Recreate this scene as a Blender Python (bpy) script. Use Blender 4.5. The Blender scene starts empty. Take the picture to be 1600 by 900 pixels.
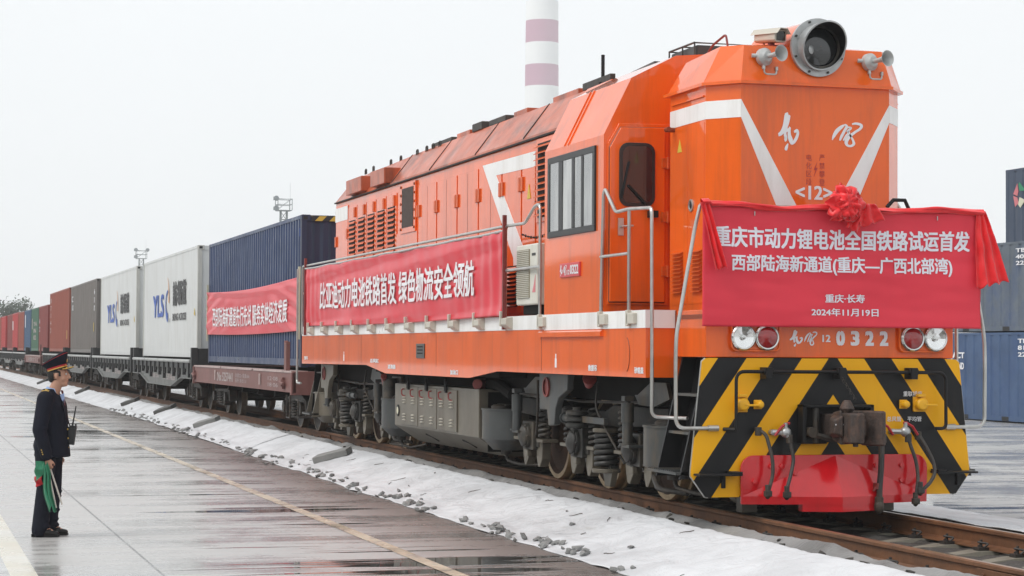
import bpy, bmesh, math, random
from mathutils import Vector, Matrix, noise
R_ = math.radians
random.seed(7)
SC = bpy.context.scene
COL = SC.collection

# ------------------------------------------------------------------ camera
cam_d = bpy.data.cameras.new('camera')
cam_d.sensor_width = 36.0
cam_d.lens = 3241.43 / 1600 * 36.0
cam_d.clip_start = 0.1
cam_d.clip_end = 6000
cam = bpy.data.objects.new('camera', cam_d)
COL.objects.link(cam)
_d = Vector((-0.95845036, 0.28366017, 0.03016298)).normalized()
_r = _d.cross(Vector((0, 0, 1))).normalized()
_u = _r.cross(_d)
_rol = 0.0059
_r2 = _r * math.cos(_rol) + _u * math.sin(_rol)
_u2 = _u * math.cos(_rol) - _r * math.sin(_rol)
_m = Matrix((_r2, _u2, -_d)).transposed().to_4x4()
_m.translation = (18.0947, -8.5340, 1.5524)
cam.matrix_world = _m
SC.camera = cam

# ------------------------------------------------------------------ world: overcast sky
SUN_EL, SUN_AZ = 50.0, 280.0          # azimuth of the sun, degrees counter-clockwise from +X
w = bpy.data.worlds.new('World'); SC.world = w; w.use_nodes = True
nt = w.node_tree; nt.nodes.clear()
def WN(t, **k):
    n = nt.nodes.new(t)
    for a, b in k.items(): setattr(n, a, b)
    return n
sky = WN('ShaderNodeTexSky', sky_type='NISHITA', sun_disc=False)
sky.sun_elevation = R_(SUN_EL); sky.sun_rotation = R_(90 - SUN_AZ)
sky.air_density = 1.0; sky.dust_density = 4.0
hs = WN('ShaderNodeHueSaturation'); hs.inputs['Saturation'].default_value = 0.25
bg1 = WN('ShaderNodeBackground'); bg1.inputs['Strength'].default_value = 0.05
tc = WN('ShaderNodeTexCoord'); 
nz = WN('ShaderNodeTexNoise'); nz.inputs['Scale'].default_value = 2.4; nz.inputs['Detail'].default_value = 4
dotn = WN('ShaderNodeVectorMath', operation='DOT_PRODUCT'); dotn.inputs[1].default_value = (-0.75, -0.62, 0.2)
mr = WN('ShaderNodeMapRange'); mr.inputs['From Min'].default_value = -1; mr.inputs['From Max'].default_value = 1
mr.inputs['To Min'].default_value = 0.66; mr.inputs['To Max'].default_value = 0.715
m2 = WN('ShaderNodeMath', operation='MULTIPLY_ADD'); m2.inputs[1].default_value = 0.16
oc = WN('ShaderNodeBackground'); oc.inputs['Color'].default_value = (0.955, 0.985, 1.0, 1)
ad = WN('ShaderNodeAddShader'); out = WN('ShaderNodeOutputWorld')
L = nt.links.new
L(sky.outputs[0], hs.inputs['Color']); L(hs.outputs[0], bg1.inputs['Color'])
L(tc.outputs['Generated'], nz.inputs['Vector']); L(tc.outputs['Generated'], dotn.inputs[0])
L(dotn.outputs['Value'], mr.inputs['Value']); L(nz.outputs['Fac'], m2.inputs[0]); L(mr.outputs[0], m2.inputs[2])
L(m2.outputs[0], oc.inputs['Strength']); L(bg1.outputs[0], ad.inputs[0]); L(oc.outputs[0], ad.inputs[1])
L(ad.outputs[0], out.inputs['Surface'])

sl = bpy.data.lights.new('sun', 'SUN'); sl.energy = 1.45; sl.angle = R_(25); sl.color = (1, 0.965, 0.92)
so = bpy.data.objects.new('sun', sl); COL.objects.link(so)
_sd = Vector((math.cos(R_(SUN_AZ)) * math.cos(R_(SUN_EL)), math.sin(R_(SUN_AZ)) * math.cos(R_(SUN_EL)), math.sin(R_(SUN_EL))))
so.rotation_euler = _sd.to_track_quat('Z', 'Y').to_euler(); so.location = (0, -30, 40)

SC.view_settings.view_transform = 'Standard'
SC.view_settings.look = 'None'
SC.view_settings.exposure = 0.08
SC.view_settings.gamma = 1
SC.render.engine = 'CYCLES'
SC.cycles.use_denoising = True
SC.cycles.max_bounces = 8
SC.cycles.diffuse_bounces = 3
SC.cycles.glossy_bounces = 3
SC.cycles.volume_bounces = 3
SC.cycles.transparent_max_bounces = 8
SC.cycles.caustics_reflective = False
SC.cycles.caustics_refractive = False

# ------------------------------------------------------------------ materials
def lin(c):
    if isinstance(c, str):
        v = [int(c[i:i + 2], 16) / 255 for i in (0, 2, 4)]
        return tuple(x / 12.92 if x <= .04045 else ((x + .055) / 1.055) ** 2.4 for x in v)
    return c
M = {}
def mat(name, color, rough=.5, metal=0., var=.12, vscale=1.5, dirt=None, damt=.0, dscale=(2.5, 2.5, .35), bump=0., bscale=40., rvar=.0, spec=.5, coat=0., sheen=0., trans=0., crough=.12):
    """Procedural paint / cloth / metal: a base colour, mottling, dirt runs with their own shape, bump."""
    c = lin(color)
    m = bpy.data.materials.new(name); m.use_nodes = True
    t = m.node_tree; n = t.nodes; b = n['Principled BSDF']; l = t.links.new
    tcn = n.new('ShaderNodeTexCoord')
    co = tcn.outputs['Object']
    b.inputs['Metallic'].default_value = metal
    b.inputs['Specular IOR Level'].default_value = spec
    b.inputs['Coat Weight'].default_value = coat
    b.inputs['Coat Roughness'].default_value = crough
    b.inputs['Sheen Weight'].default_value = sheen
    b.inputs['Transmission Weight'].default_value = trans
    n1 = n.new('ShaderNodeTexNoise'); n1.inputs['Scale'].default_value = vscale; n1.inputs['Detail'].default_value = 6; n1.inputs['Roughness'].default_value = .65
    l(co, n1.inputs['Vector'])
    mx = n.new('ShaderNodeMix'); mx.data_type = 'RGBA'
    mx.inputs['A'].default_value = tuple(max(0, x * (1 - var)) for x in c) + (1,)
    mx.inputs['B'].default_value = tuple(min(1, x * (1 + var)) for x in c) + (1,)
    cr = n.new('ShaderNodeMapRange'); cr.inputs['From Min'].default_value = .3; cr.inputs['From Max'].default_value = .7
    l(n1.outputs['Fac'], cr.inputs['Value']); l(cr.outputs[0], mx.inputs['Factor'])
    col = mx.outputs['Result']
    if damt > 0:
        mp = n.new('ShaderNodeMapping'); mp.inputs['Scale'].default_value = dscale; l(co, mp.inputs['Vector'])
        n2 = n.new('ShaderNodeTexNoise'); n2.inputs['Scale'].default_value = 1.; n2.inputs['Detail'].default_value = 7; n2.inputs['Roughness'].default_value = .7
        l(mp.outputs[0], n2.inputs['Vector'])
        r2 = n.new('ShaderNodeMapRange'); r2.inputs['From Min'].default_value = .48; r2.inputs['From Max'].default_value = .75
        r2.inputs['To Max'].default_value = damt; l(n2.outputs['Fac'], r2.inputs['Value'])
        mx2 = n.new('ShaderNodeMix'); mx2.data_type = 'RGBA'
        l(r2.outputs[0], mx2.inputs['Factor']); l(col, mx2.inputs['A']); mx2.inputs['B'].default_value = tuple(lin(dirt)) + (1,)
        col = mx2.outputs['Result']
    l(col, b.inputs['Base Color'])
    b.inputs['Roughness'].default_value = rough
    if rvar > 0:
        n3 = n.new('ShaderNodeTexNoise'); n3.inputs['Scale'].default_value = vscale * 2.3; n3.inputs['Detail'].default_value = 5; l(co, n3.inputs['Vector'])
        r3 = n.new('ShaderNodeMapRange'); r3.inputs['From Min'].default_value = .3; r3.inputs['From Max'].default_value = .7
        r3.inputs['To Min'].default_value = max(.03, rough - rvar); r3.inputs['To Max'].default_value = min(1, rough + rvar)
        l(n3.outputs['Fac'], r3.inputs['Value']); l(r3.outputs[0], b.inputs['Roughness'])
    if bump > 0:
        n4 = n.new('ShaderNodeTexNoise'); n4.inputs['Scale'].default_value = bscale; n4.inputs['Detail'].default_value = 4; l(co, n4.inputs['Vector'])
        bp = n.new('ShaderNodeBump'); bp.inputs['Strength'].default_value = bump; bp.inputs['Distance'].default_value = .02
        l(n4.outputs['Fac'], bp.inputs['Height']); l(bp.outputs[0], b.inputs['Normal'])
    M[name] = m
    return m

mat('orange paint', (.84, .130, .010), .42, var=.08, vscale=.8, dirt=(.27, .07, .028), damt=.46, dscale=(3.2, 3.2, .28), rvar=.05, bump=.016, bscale=1.5, coat=1., spec=.1, crough=.05)
mat('orange roof paint', (.50, .115, .05), .42, var=.2, vscale=1.2, dirt=(.05, .035, .03), damt=.95, dscale=(1.1, 2.5, .5), rvar=.1, bump=.03, bscale=6, coat=.35, spec=.2, crough=.16)
mat('orange seam', (.24, .045, .012), .5, var=.1)
mat('hinge orange', (.62, .10, .012), .4, var=.2, vscale=12)
mat('white paint', (.84, .84, .83), .35, var=.06, dirt=(.38, .33, .27), damt=.4, rvar=.08)
mat('white lettering', (.80, .80, .82), .45, var=.03)
mat('lilac lettering', (.80, .79, .86), .5, var=.03)
mat('red warning lettering', (.42, .03, .025), .5, var=.15)
mat('red plow paint', (.66, .009, .016), .14, var=.10, vscale=2, dirt=(.09, .02, .016), damt=.25, rvar=.05, coat=.6, bump=.02, bscale=3)
mat('red sign paint', (.62, .05, .06), .3, var=.08)
mat('yellow paint', (.84, .43, .008), .38, var=.08, dirt=(.3, .18, .05), damt=.2)
mat('black paint', (.012, .012, .013), .42, var=.2, vscale=4, spec=.25)
mat('lamp facet', (.86, .87, .86), .12, metal=.92, var=.05)
mat('louvre void', (.012, .010, .009), .7)
mat('underframe grey', (.026, .0255, .0235), .5, var=.25, vscale=3, dirt=(.20, .16, .11), damt=.6, dscale=(3, 3, 2), bump=.12, bscale=22)
mat('grey painted steel', (.050, .054, .054), .42, var=.2, vscale=2, dirt=(.16, .11, .06), damt=.7, dscale=(3, 3, .8), bump=.05, bscale=14)
mat('tank beige grey', (.125, .110, .084), .4, var=.28, vscale=1.6, dirt=(.065, .046, .028), damt=.85, dscale=(2.4, 2.4, .5), bump=.05, bscale=14)
mat('dark underframe', (.009, .0088, .0085), .8, spec=.15, var=.3, vscale=4)
mat('greasy iron', (.034, .030, .026), .55, var=.3, vscale=8, dirt=(.13, .09, .055), damt=.6, dscale=(5, 5, 4), bump=.25, bscale=30)
mat('wheel tread', (.50, .36, .21), .34, metal=.45, var=.25, vscale=9)
mat('wagon tread', (.16, .12, .085), .45, metal=.3, var=.25, vscale=9)
mat('frame steel', (.014, .0138, .013), .6, spec=.3, var=.3, vscale=3, dirt=(.075, .056, .036), damt=.55, dscale=(3, 3, 3), bump=.15, bscale=22)
mat('dark slab concrete', (.075, .073, .068), .6, var=.25, vscale=4, bump=.2, bscale=30)
mat('wheel rust', (.085, .045, .028), .7, var=.35, vscale=7, bump=.15, bscale=40)
mat('coupler rust', (.046, .033, .028), .62, var=.4, vscale=11, dirt=(.17, .085, .05), damt=.6, dscale=(9, 9, 5), bump=.4, bscale=45)
mat('rail rust', (.155, .068, .030), .55, var=.3, vscale=5, dirt=(.07, .04, .028), damt=.5, dscale=(1.5, 6, 6), bump=.15, bscale=40)
mat('rail head', (.30, .19, .12), .3, metal=.6, var=.25, vscale=3)
mat('handrail steel', (.52, .52, .50), .3, metal=.75, var=.15, vscale=6, dirt=(.24, .18, .12), damt=.4)
mat('lamp chrome', (.66, .66, .64), .22, metal=.9, var=.1)
mat('grey cast metal', (.42, .43, .43), .38, metal=.55, var=.12, vscale=7, bump=.06, bscale=50)
mat('horn grey', (.47, .48, .47), .42, metal=.35, var=.1, vscale=8)
mat('red lens', (.30, .012, .014), .1, var=.15, vscale=20, coat=1.)
mat('lamp reflector', (.85, .86, .86), .08, metal=1., var=.05)
mat('dark lens', (.018, .02, .021), .05, var=.2, vscale=3, coat=1.)
mat('rubber hose', (.035, .033, .032), .5, var=.25, vscale=8, dirt=(.12, .08, .045), damt=.7, dscale=(6, 6, 3))
mat('red handle', (.42, .02, .03), .35)
mat('window black', (.02, .021, .022), .4)
mat('cab curtain', (.42, .43, .42), .8, var=.1, vscale=5)
mat('mesh grille', (.055, .035, .028), .7, var=.4, vscale=14)
mat('camera cream', (.52, .49, .42), .45, var=.08)
mat('ac white', (.66, .65, .58), .42, var=.06, dirt=(.35, .28, .17), damt=.35)
mat('ac grille', (.30, .27, .20), .6, var=.2, vscale=20)
mat('banner red', (.76, .040, .068), .55, var=.05, vscale=1.4, spec=.4, bump=.05, bscale=3)
mat('side banner red', (.68, .036, .055), .30, var=.06, vscale=1.0, spec=.28, bump=.06, bscale=3)
mat('bow red', (.80, .010, .016), .38, var=.15, vscale=5, sheen=.3, bump=.1, bscale=16)
mat('warning yellow', (.62, .45, .05), .5, var=.1)
mat('dark red bracket', (.22, .035, .03), .5, var=.3, vscale=9)
# train and yard
mat('navy container', (.042, .063, .130), .36, var=.14, vscale=1.2, dirt=(.12, .14, .19), damt=.35, rvar=.1, spec=.25)
mat('navy container end', (.022, .030, .070), .45, var=.1)
mat('white container', (.62, .635, .63), .42, var=.05, vscale=.8, dirt=(.42, .40, .35), damt=.35, dscale=(1.6, 1.6, .3))
mat('white container post', (.50, .50, .47), .5, var=.1, dirt=(.28, .22, .15), damt=.4)
mat('grey brown container', (.165, .15, .14), .5, var=.12, vscale=1.1, dirt=(.10, .07, .05), damt=.5)
mat('rust container', (.27, .062, .036), .5, var=.10, vscale=1.0, dirt=(.16, .05, .03), damt=.5)
mat('dark red container', (.22, .042, .036), .5, var=.14, vscale=1.0, dirt=(.13, .06, .05), damt=.5)
mat('bright red container', (.42, .035, .035), .45, var=.10, vscale=1.0, dirt=(.24, .06, .05), damt=.4)
mat('green container', (.050, .135, .085), .5, var=.12, vscale=1.0, dirt=(.18, .2, .15), damt=.4)
mat('blue container', (.040, .090, .170), .5, var=.12, vscale=1.0, dirt=(.10, .12, .16), damt=.4)
mat('slate blue container', (.066, .108, .195), .5, var=.20, vscale=.9, dirt=(.05, .09, .20), damt=.85, dscale=(1.1, 1.1, .7), rvar=.1, spec=.22)
mat('grey blue container', (.120, .142, .168), .5, var=.2, vscale=.9, dirt=(.05, .085, .18), damt=.85, dscale=(1.0, 1.0, .8), rvar=.1, spec=.22)
mat('dark blue container', (.062, .082, .122), .45, var=.12, vscale=1.0, dirt=(.15, .16, .18), damt=.4, spec=.22)
mat('container dark gap', (.02, .02, .02), .7)
mat('brown wagon', (.195, .088, .078), .55, var=.15, vscale=1.4, dirt=(.09, .04, .035), damt=.6, dscale=(2, 2, .8))
mat('wagon top light', (.44, .34, .32), .5, var=.2, vscale=4)
mat('grey wagon', (.165, .17, .165), .55, var=.2, vscale=1.5, dirt=(.05, .047, .043), damt=.75, dscale=(3, 3, .7))
mat('black wagon', (.03, .031, .031), .5, var=.25, vscale=4)
mat('wagon rail light', (.34, .35, .34), .45, var=.15)
mat('black lettering', (.035, .035, .036), .5)
mat('blue lettering', (.035, .10, .42), .45)
mat('orange lettering', (.66, .30, .10), .5)
mat('faded lettering', (.42, .36, .35), .55, var=.25, vscale=14)
mat('pink emblem', (.60, .18, .20), .5)
mat('green emblem', (.04, .26, .13), .5)
mat('cream emblem', (.62, .60, .45), .5)
mat('slab concrete', (.21, .21, .20), .6, var=.2, vscale=4, bump=.2, bscale=30)
mat('sleeper concrete', (.22, .205, .165), .7, var=.18, vscale=4, dirt=(.08, .06, .045), damt=.6, dscale=(3, 3, 3), bump=.15, bscale=35)
mat('clip iron', (.03, .025, .022), .6, var=.3, vscale=20)
mat('ballast stone', (.25, .25, .245), .65, var=.35, vscale=9, bump=.4, bscale=25)
mat('dirty stone', (.060, .054, .047), .7, var=.4, vscale=9, bump=.4, bscale=25)
mat('ballast bed', (.055, .050, .045), .75, var=.45, vscale=14, bump=.8, bscale=30)
mat('chimney white', (.74, .75, .74), .8, var=.04, vscale=.05)
mat('chimney red', (.36, .11, .20), .8, var=.06, vscale=.05)
mat('galvanised lattice', (.20, .23, .235), .5, metal=.3, var=.1)
mat('floodlight grey', (.22, .25, .26), .5, var=.1)
mat('tree leaf', (.038, .066, .034), .7, var=.35, vscale=.9)
mat('tree bark', (.09, .075, .06), .85, var=.2, vscale=3, bump=.4, bscale=10)
mat('hill wood', (.030, .040, .030), .95, var=.35, vscale=.06)
# person
mat('skin', (.46, .245, .165), .5, var=.08, vscale=14)
mat('navy wool', (.0075, .009, .017), .8, var=.22, vscale=12, spec=.2, bump=.12, bscale=60)
mat('shirt blue', (.30, .43, .68), .7, var=.06)
mat('tie maroon', (.10, .012, .016), .6)
mat('hair black', (.014, .012, .011), .6, bump=.3, bscale=120)
mat('cap red', (.42, .015, .02), .6)
mat('gold trim', (.62, .40, .09), .35, metal=.5)
mat('black leather', (.008, .0075, .0075), .35, spec=.3)
mat('radio plastic', (.014, .014, .015), .4)
mat('flag green', (.012, .175, .085), .6, var=.12, vscale=9, sheen=.2)
mat('flag red', (.50, .02, .03), .6, var=.1, vscale=9)
mat('flag stick', (.62, .58, .52), .5)
mat('eye white', (.6, .58, .55), .3)
mat('lip', (.32, .12, .09), .5)
# ------------------------------------------------------------------ special materials
def node_mat(name):
    m = bpy.data.materials.new(name); m.use_nodes = True; M[name] = m
    return m, m.node_tree.nodes, m.node_tree.links.new, m.node_tree.nodes['Principled BSDF']
def mth(n, l, op, a, b=None, c=None):
    k = n.new('ShaderNodeMath'); k.operation = op
    for i, v in enumerate((a, b, c)):
        if v is None: continue
        if isinstance(v, (int, float)): k.inputs[i].default_value = v
        else: l(v, k.inputs[i])
    return k.outputs[0]
def noise_n(n, l, vec, scale, detail=5, rough=.6, sc=None):
    if sc:
        mp = n.new('ShaderNodeMapping'); mp.inputs['Scale'].default_value = sc; l(vec, mp.inputs['Vector']); vec = mp.outputs[0]
    k = n.new('ShaderNodeTexNoise'); k.inputs['Scale'].default_value = scale; k.inputs['Detail'].default_value = detail; k.inputs['Roughness'].default_value = rough
    l(vec, k.inputs['Vector']); return k.outputs['Fac']
def ramp(n, l, v, a, b, x=0., y=1.):
    k = n.new('ShaderNodeMapRange'); k.interpolation_type = 'SMOOTHSTEP'
    k.inputs['From Min'].default_value = a; k.inputs['From Max'].default_value = b; k.inputs['To Min'].default_value = x; k.inputs['To Max'].default_value = y
    l(v, k.inputs['Value']); return k.outputs[0]
def mixc(n, l, f, a, b):
    k = n.new('ShaderNodeMix'); k.data_type = 'RGBA'
    if isinstance(f, (int, float)): k.inputs['Factor'].default_value = f
    else: l(f, k.inputs['Factor'])
    for s, v in (('A', a), ('B', b)):
        if isinstance(v, tuple): k.inputs[s].default_value = v + (1,)
        else: l(v, k.inputs[s])
    return k.outputs['Result']
def bump_n(n, l, b, h, strength, dist):
    k = n.new('ShaderNodeBump'); k.inputs['Strength'].default_value = strength; k.inputs['Distance'].default_value = dist
    l(h, k.inputs['Height']); l(k.outputs[0], b.inputs['Normal'])

# yellow and black chevrons of the front plate
m, n, l, b = node_mat('chevron paint')
o = n.new('ShaderNodeTexCoord').outputs['Object']; sp = n.new('ShaderNodeSeparateXYZ'); l(o, sp.inputs[0])
ay = mth(n, l, 'ABSOLUTE', sp.outputs['Y'])
u_ = mth(n, l, 'SUBTRACT', ay, mth(n, l, 'DIVIDE', mth(n, l, 'SUBTRACT', 1.50, sp.outputs['Z']), 1.42))
fr = mth(n, l, 'FRACT', mth(n, l, 'ADD', mth(n, l, 'DIVIDE', mth(n, l, 'SUBTRACT', u_, .32), .565), 8.))
blk = mth(n, l, 'LESS_THAN', fr, .51)
dn = noise_n(n, l, o, 3., 6)
col = mixc(n, l, blk, (.88, .43, .006), (.010, .010, .011))
col = mixc(n, l, ramp(n, l, noise_n(n, l, o, 1., 7, .7, (4, 4, .9)), .58, .85, 0, .18), col, (.13, .09, .05))
chip = ramp(n, l, noise_n(n, l, o, 26., 5, .75), .66, .70, 0, .75)
col = mixc(n, l, mth(n, l, 'MULTIPLY', chip, ramp(n, l, noise_n(n, l, o, 2.3, 3), .45, .65)), col, (.05, .035, .025))
l(col, b.inputs['Base Color']); l(ramp(n, l, dn, .3, .7, .30, .48), b.inputs['Roughness']); b.inputs['Specular IOR Level'].default_value = .28

# black and yellow slanted hazard edge on a container's head
m, n, l, b = node_mat('hazard edge')
o = n.new('ShaderNodeTexCoord').outputs['Object']; sp = n.new('ShaderNodeSeparateXYZ'); l(o, sp.inputs[0])
fr = mth(n, l, 'FRACT', mth(n, l, 'ADD', mth(n, l, 'MULTIPLY', mth(n, l, 'SUBTRACT', sp.outputs['Y'], sp.outputs['Z']), 3.6), 50.))
l(mixc(n, l, mth(n, l, 'LESS_THAN', fr, .5), (.62, .40, .06), (.02, .02, .025)), b.inputs['Base Color']); b.inputs['Roughness'].default_value = .5

# wet concrete yard: panels and joints, tining across the track, damp and standing water
m, n, l, b = node_mat('wet concrete')
o = n.new('ShaderNodeTexCoord').outputs['Object']; sp = n.new('ShaderNodeSeparateXYZ'); l(o, sp.inputs[0])
X, Y = sp.outputs['X'], sp.outputs['Y']
big = noise_n(n, l, o, .10, 6, .6)
mid = noise_n(n, l, o, .55, 7, .65)
fine = noise_n(n, l, o, 6., 6, .7)
band = noise_n(n, l, o, 1., 4, .6, (1.05, .022, 1))           # broad bands left by the screed
tine = noise_n(n, l, o, 1., 4, .6, (5.5, .07, 1))
pud = mth(n, l, 'ADD', mth(n, l, 'MULTIPLY', noise_n(n, l, o, 1., 5, .55, (.40, .15, 1)), .52), mth(n, l, 'MULTIPLY', noise_n(n, l, o, 1., 4, .6, (3.0, .11, 1)), .48))
near = mth(n, l, 'ABSOLUTE', Y)
low = mth(n, l, 'MULTIPLY', ramp(n, l, near, 2.7, 3.7), ramp(n, l, near, 4.5, 7.2, 1., 0.))      # the slab dips along the painted line
wet = ramp(n, l, mth(n, l, 'ADD', pud, mth(n, l, 'MULTIPLY', low, .070)), .600, .632)
def joint(c, off, period, wd):
    f = mth(n, l, 'FRACT', mth(n, l, 'ADD', mth(n, l, 'DIVIDE', mth(n, l, 'SUBTRACT', c, off), period), 600.))
    return mth(n, l, 'LESS_THAN', f, wd / period)
jn = mth(n, l, 'MAXIMUM', joint(Y, -6.41, 4.6, .022), joint(X, -3., 6., .018))
damp = ramp(n, l, mth(n, l, 'ADD', mth(n, l, 'ADD', mth(n, l, 'MULTIPLY', band, .32), mth(n, l, 'MULTIPLY', tine, .22)), mth(n, l, 'MULTIPLY', mid, .46)), .41, .60)
c1 = mixc(n, l, mid, (.40, .397, .388), (.54, .535, .52))
c1 = mixc(n, l, damp, c1, (.325, .32, .312))
c1 = mixc(n, l, ramp(n, l, near, 2.6, 4.6, .8, 0.), c1, (.125, .092, .078))   # wetness and the train's dark brown reflection, painted in beside the track
c1 = mixc(n, l, ramp(n, l, fine, .62, .8, 0, .5), c1, (.10, .095, .09))
c1 = mixc(n, l, wet, c1, (.060, .057, .053))
c1 = mixc(n, l, mth(n, l, 'MULTIPLY', jn, .75), c1, (.03, .03, .03))
l(c1, b.inputs['Base Color'])
rg = mth(n, l, 'ADD', ramp(n, l, damp, 0, 1, .36, .15), mth(n, l, 'MULTIPLY', mth(n, l, 'SUBTRACT', fine, .5), .2))
rgm = n.new('ShaderNodeMix'); l(wet, rgm.inputs['Factor']); l(rg, rgm.inputs['A']); rgm.inputs['B'].default_value = .035
l(rgm.outputs['Result'], b.inputs['Roughness'])
hh = mth(n, l, 'ADD', mth(n, l, 'MULTIPLY', tine, .6), mth(n, l, 'MULTIPLY', fine, .5))
hh = mth(n, l, 'MULTIPLY', hh, mth(n, l, 'SUBTRACT', 1., wet))
hh = mth(n, l, 'SUBTRACT', hh, mth(n, l, 'MULTIPLY', jn, .6))
bump_n(n, l, b, hh, .22, .012)

# yellow road paint, worn
for nm, ca, cb, lo in (('worn yellow line', (.56, .48, .36), (.30, .265, .225), .49), ('worn cream line', (.60, .575, .49), (.42, .41, .37), .58), ('pale floor paint', (.46, .47, .46), (.33, .335, .33), .5)):
    m, n, l, b = node_mat(nm)
    o = n.new('ShaderNodeTexCoord').outputs['Object']
    f = noise_n(n, l, o, 2.2, 8, .75)
    l(mixc(n, l, ramp(n, l, f, lo, lo + .12), ca, cb), b.inputs['Base Color'])
    l(ramp(n, l, noise_n(n, l, o, .7, 5), .35, .65, .12, .42), b.inputs['Roughness'])

# white geotextile: felted, mud-stained, creased
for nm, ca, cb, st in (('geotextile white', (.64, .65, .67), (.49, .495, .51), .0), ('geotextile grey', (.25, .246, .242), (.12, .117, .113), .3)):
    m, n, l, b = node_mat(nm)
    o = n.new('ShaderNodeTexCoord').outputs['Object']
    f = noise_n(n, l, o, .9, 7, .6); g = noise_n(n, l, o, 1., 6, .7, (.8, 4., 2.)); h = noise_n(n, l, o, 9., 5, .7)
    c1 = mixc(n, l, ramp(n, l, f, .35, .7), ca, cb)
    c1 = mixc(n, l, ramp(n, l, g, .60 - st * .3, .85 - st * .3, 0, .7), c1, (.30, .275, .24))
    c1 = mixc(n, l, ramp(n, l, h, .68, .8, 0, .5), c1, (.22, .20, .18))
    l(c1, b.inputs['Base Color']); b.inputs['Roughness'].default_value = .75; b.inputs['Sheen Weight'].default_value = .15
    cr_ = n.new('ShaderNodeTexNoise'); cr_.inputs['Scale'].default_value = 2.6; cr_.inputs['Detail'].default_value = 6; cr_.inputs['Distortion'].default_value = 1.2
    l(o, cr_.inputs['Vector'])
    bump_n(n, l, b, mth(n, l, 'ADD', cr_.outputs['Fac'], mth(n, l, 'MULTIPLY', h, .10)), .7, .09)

# clear glass in front of dark cab
m, n, l, b = node_mat('cab glass')
b.inputs['Base Color'].default_value = (.05, .055, .06, 1); b.inputs['Roughness'].default_value = .03; b.inputs['Transmission Weight'].default_value = .85; b.inputs['IOR'].default_value = 1.45

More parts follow.
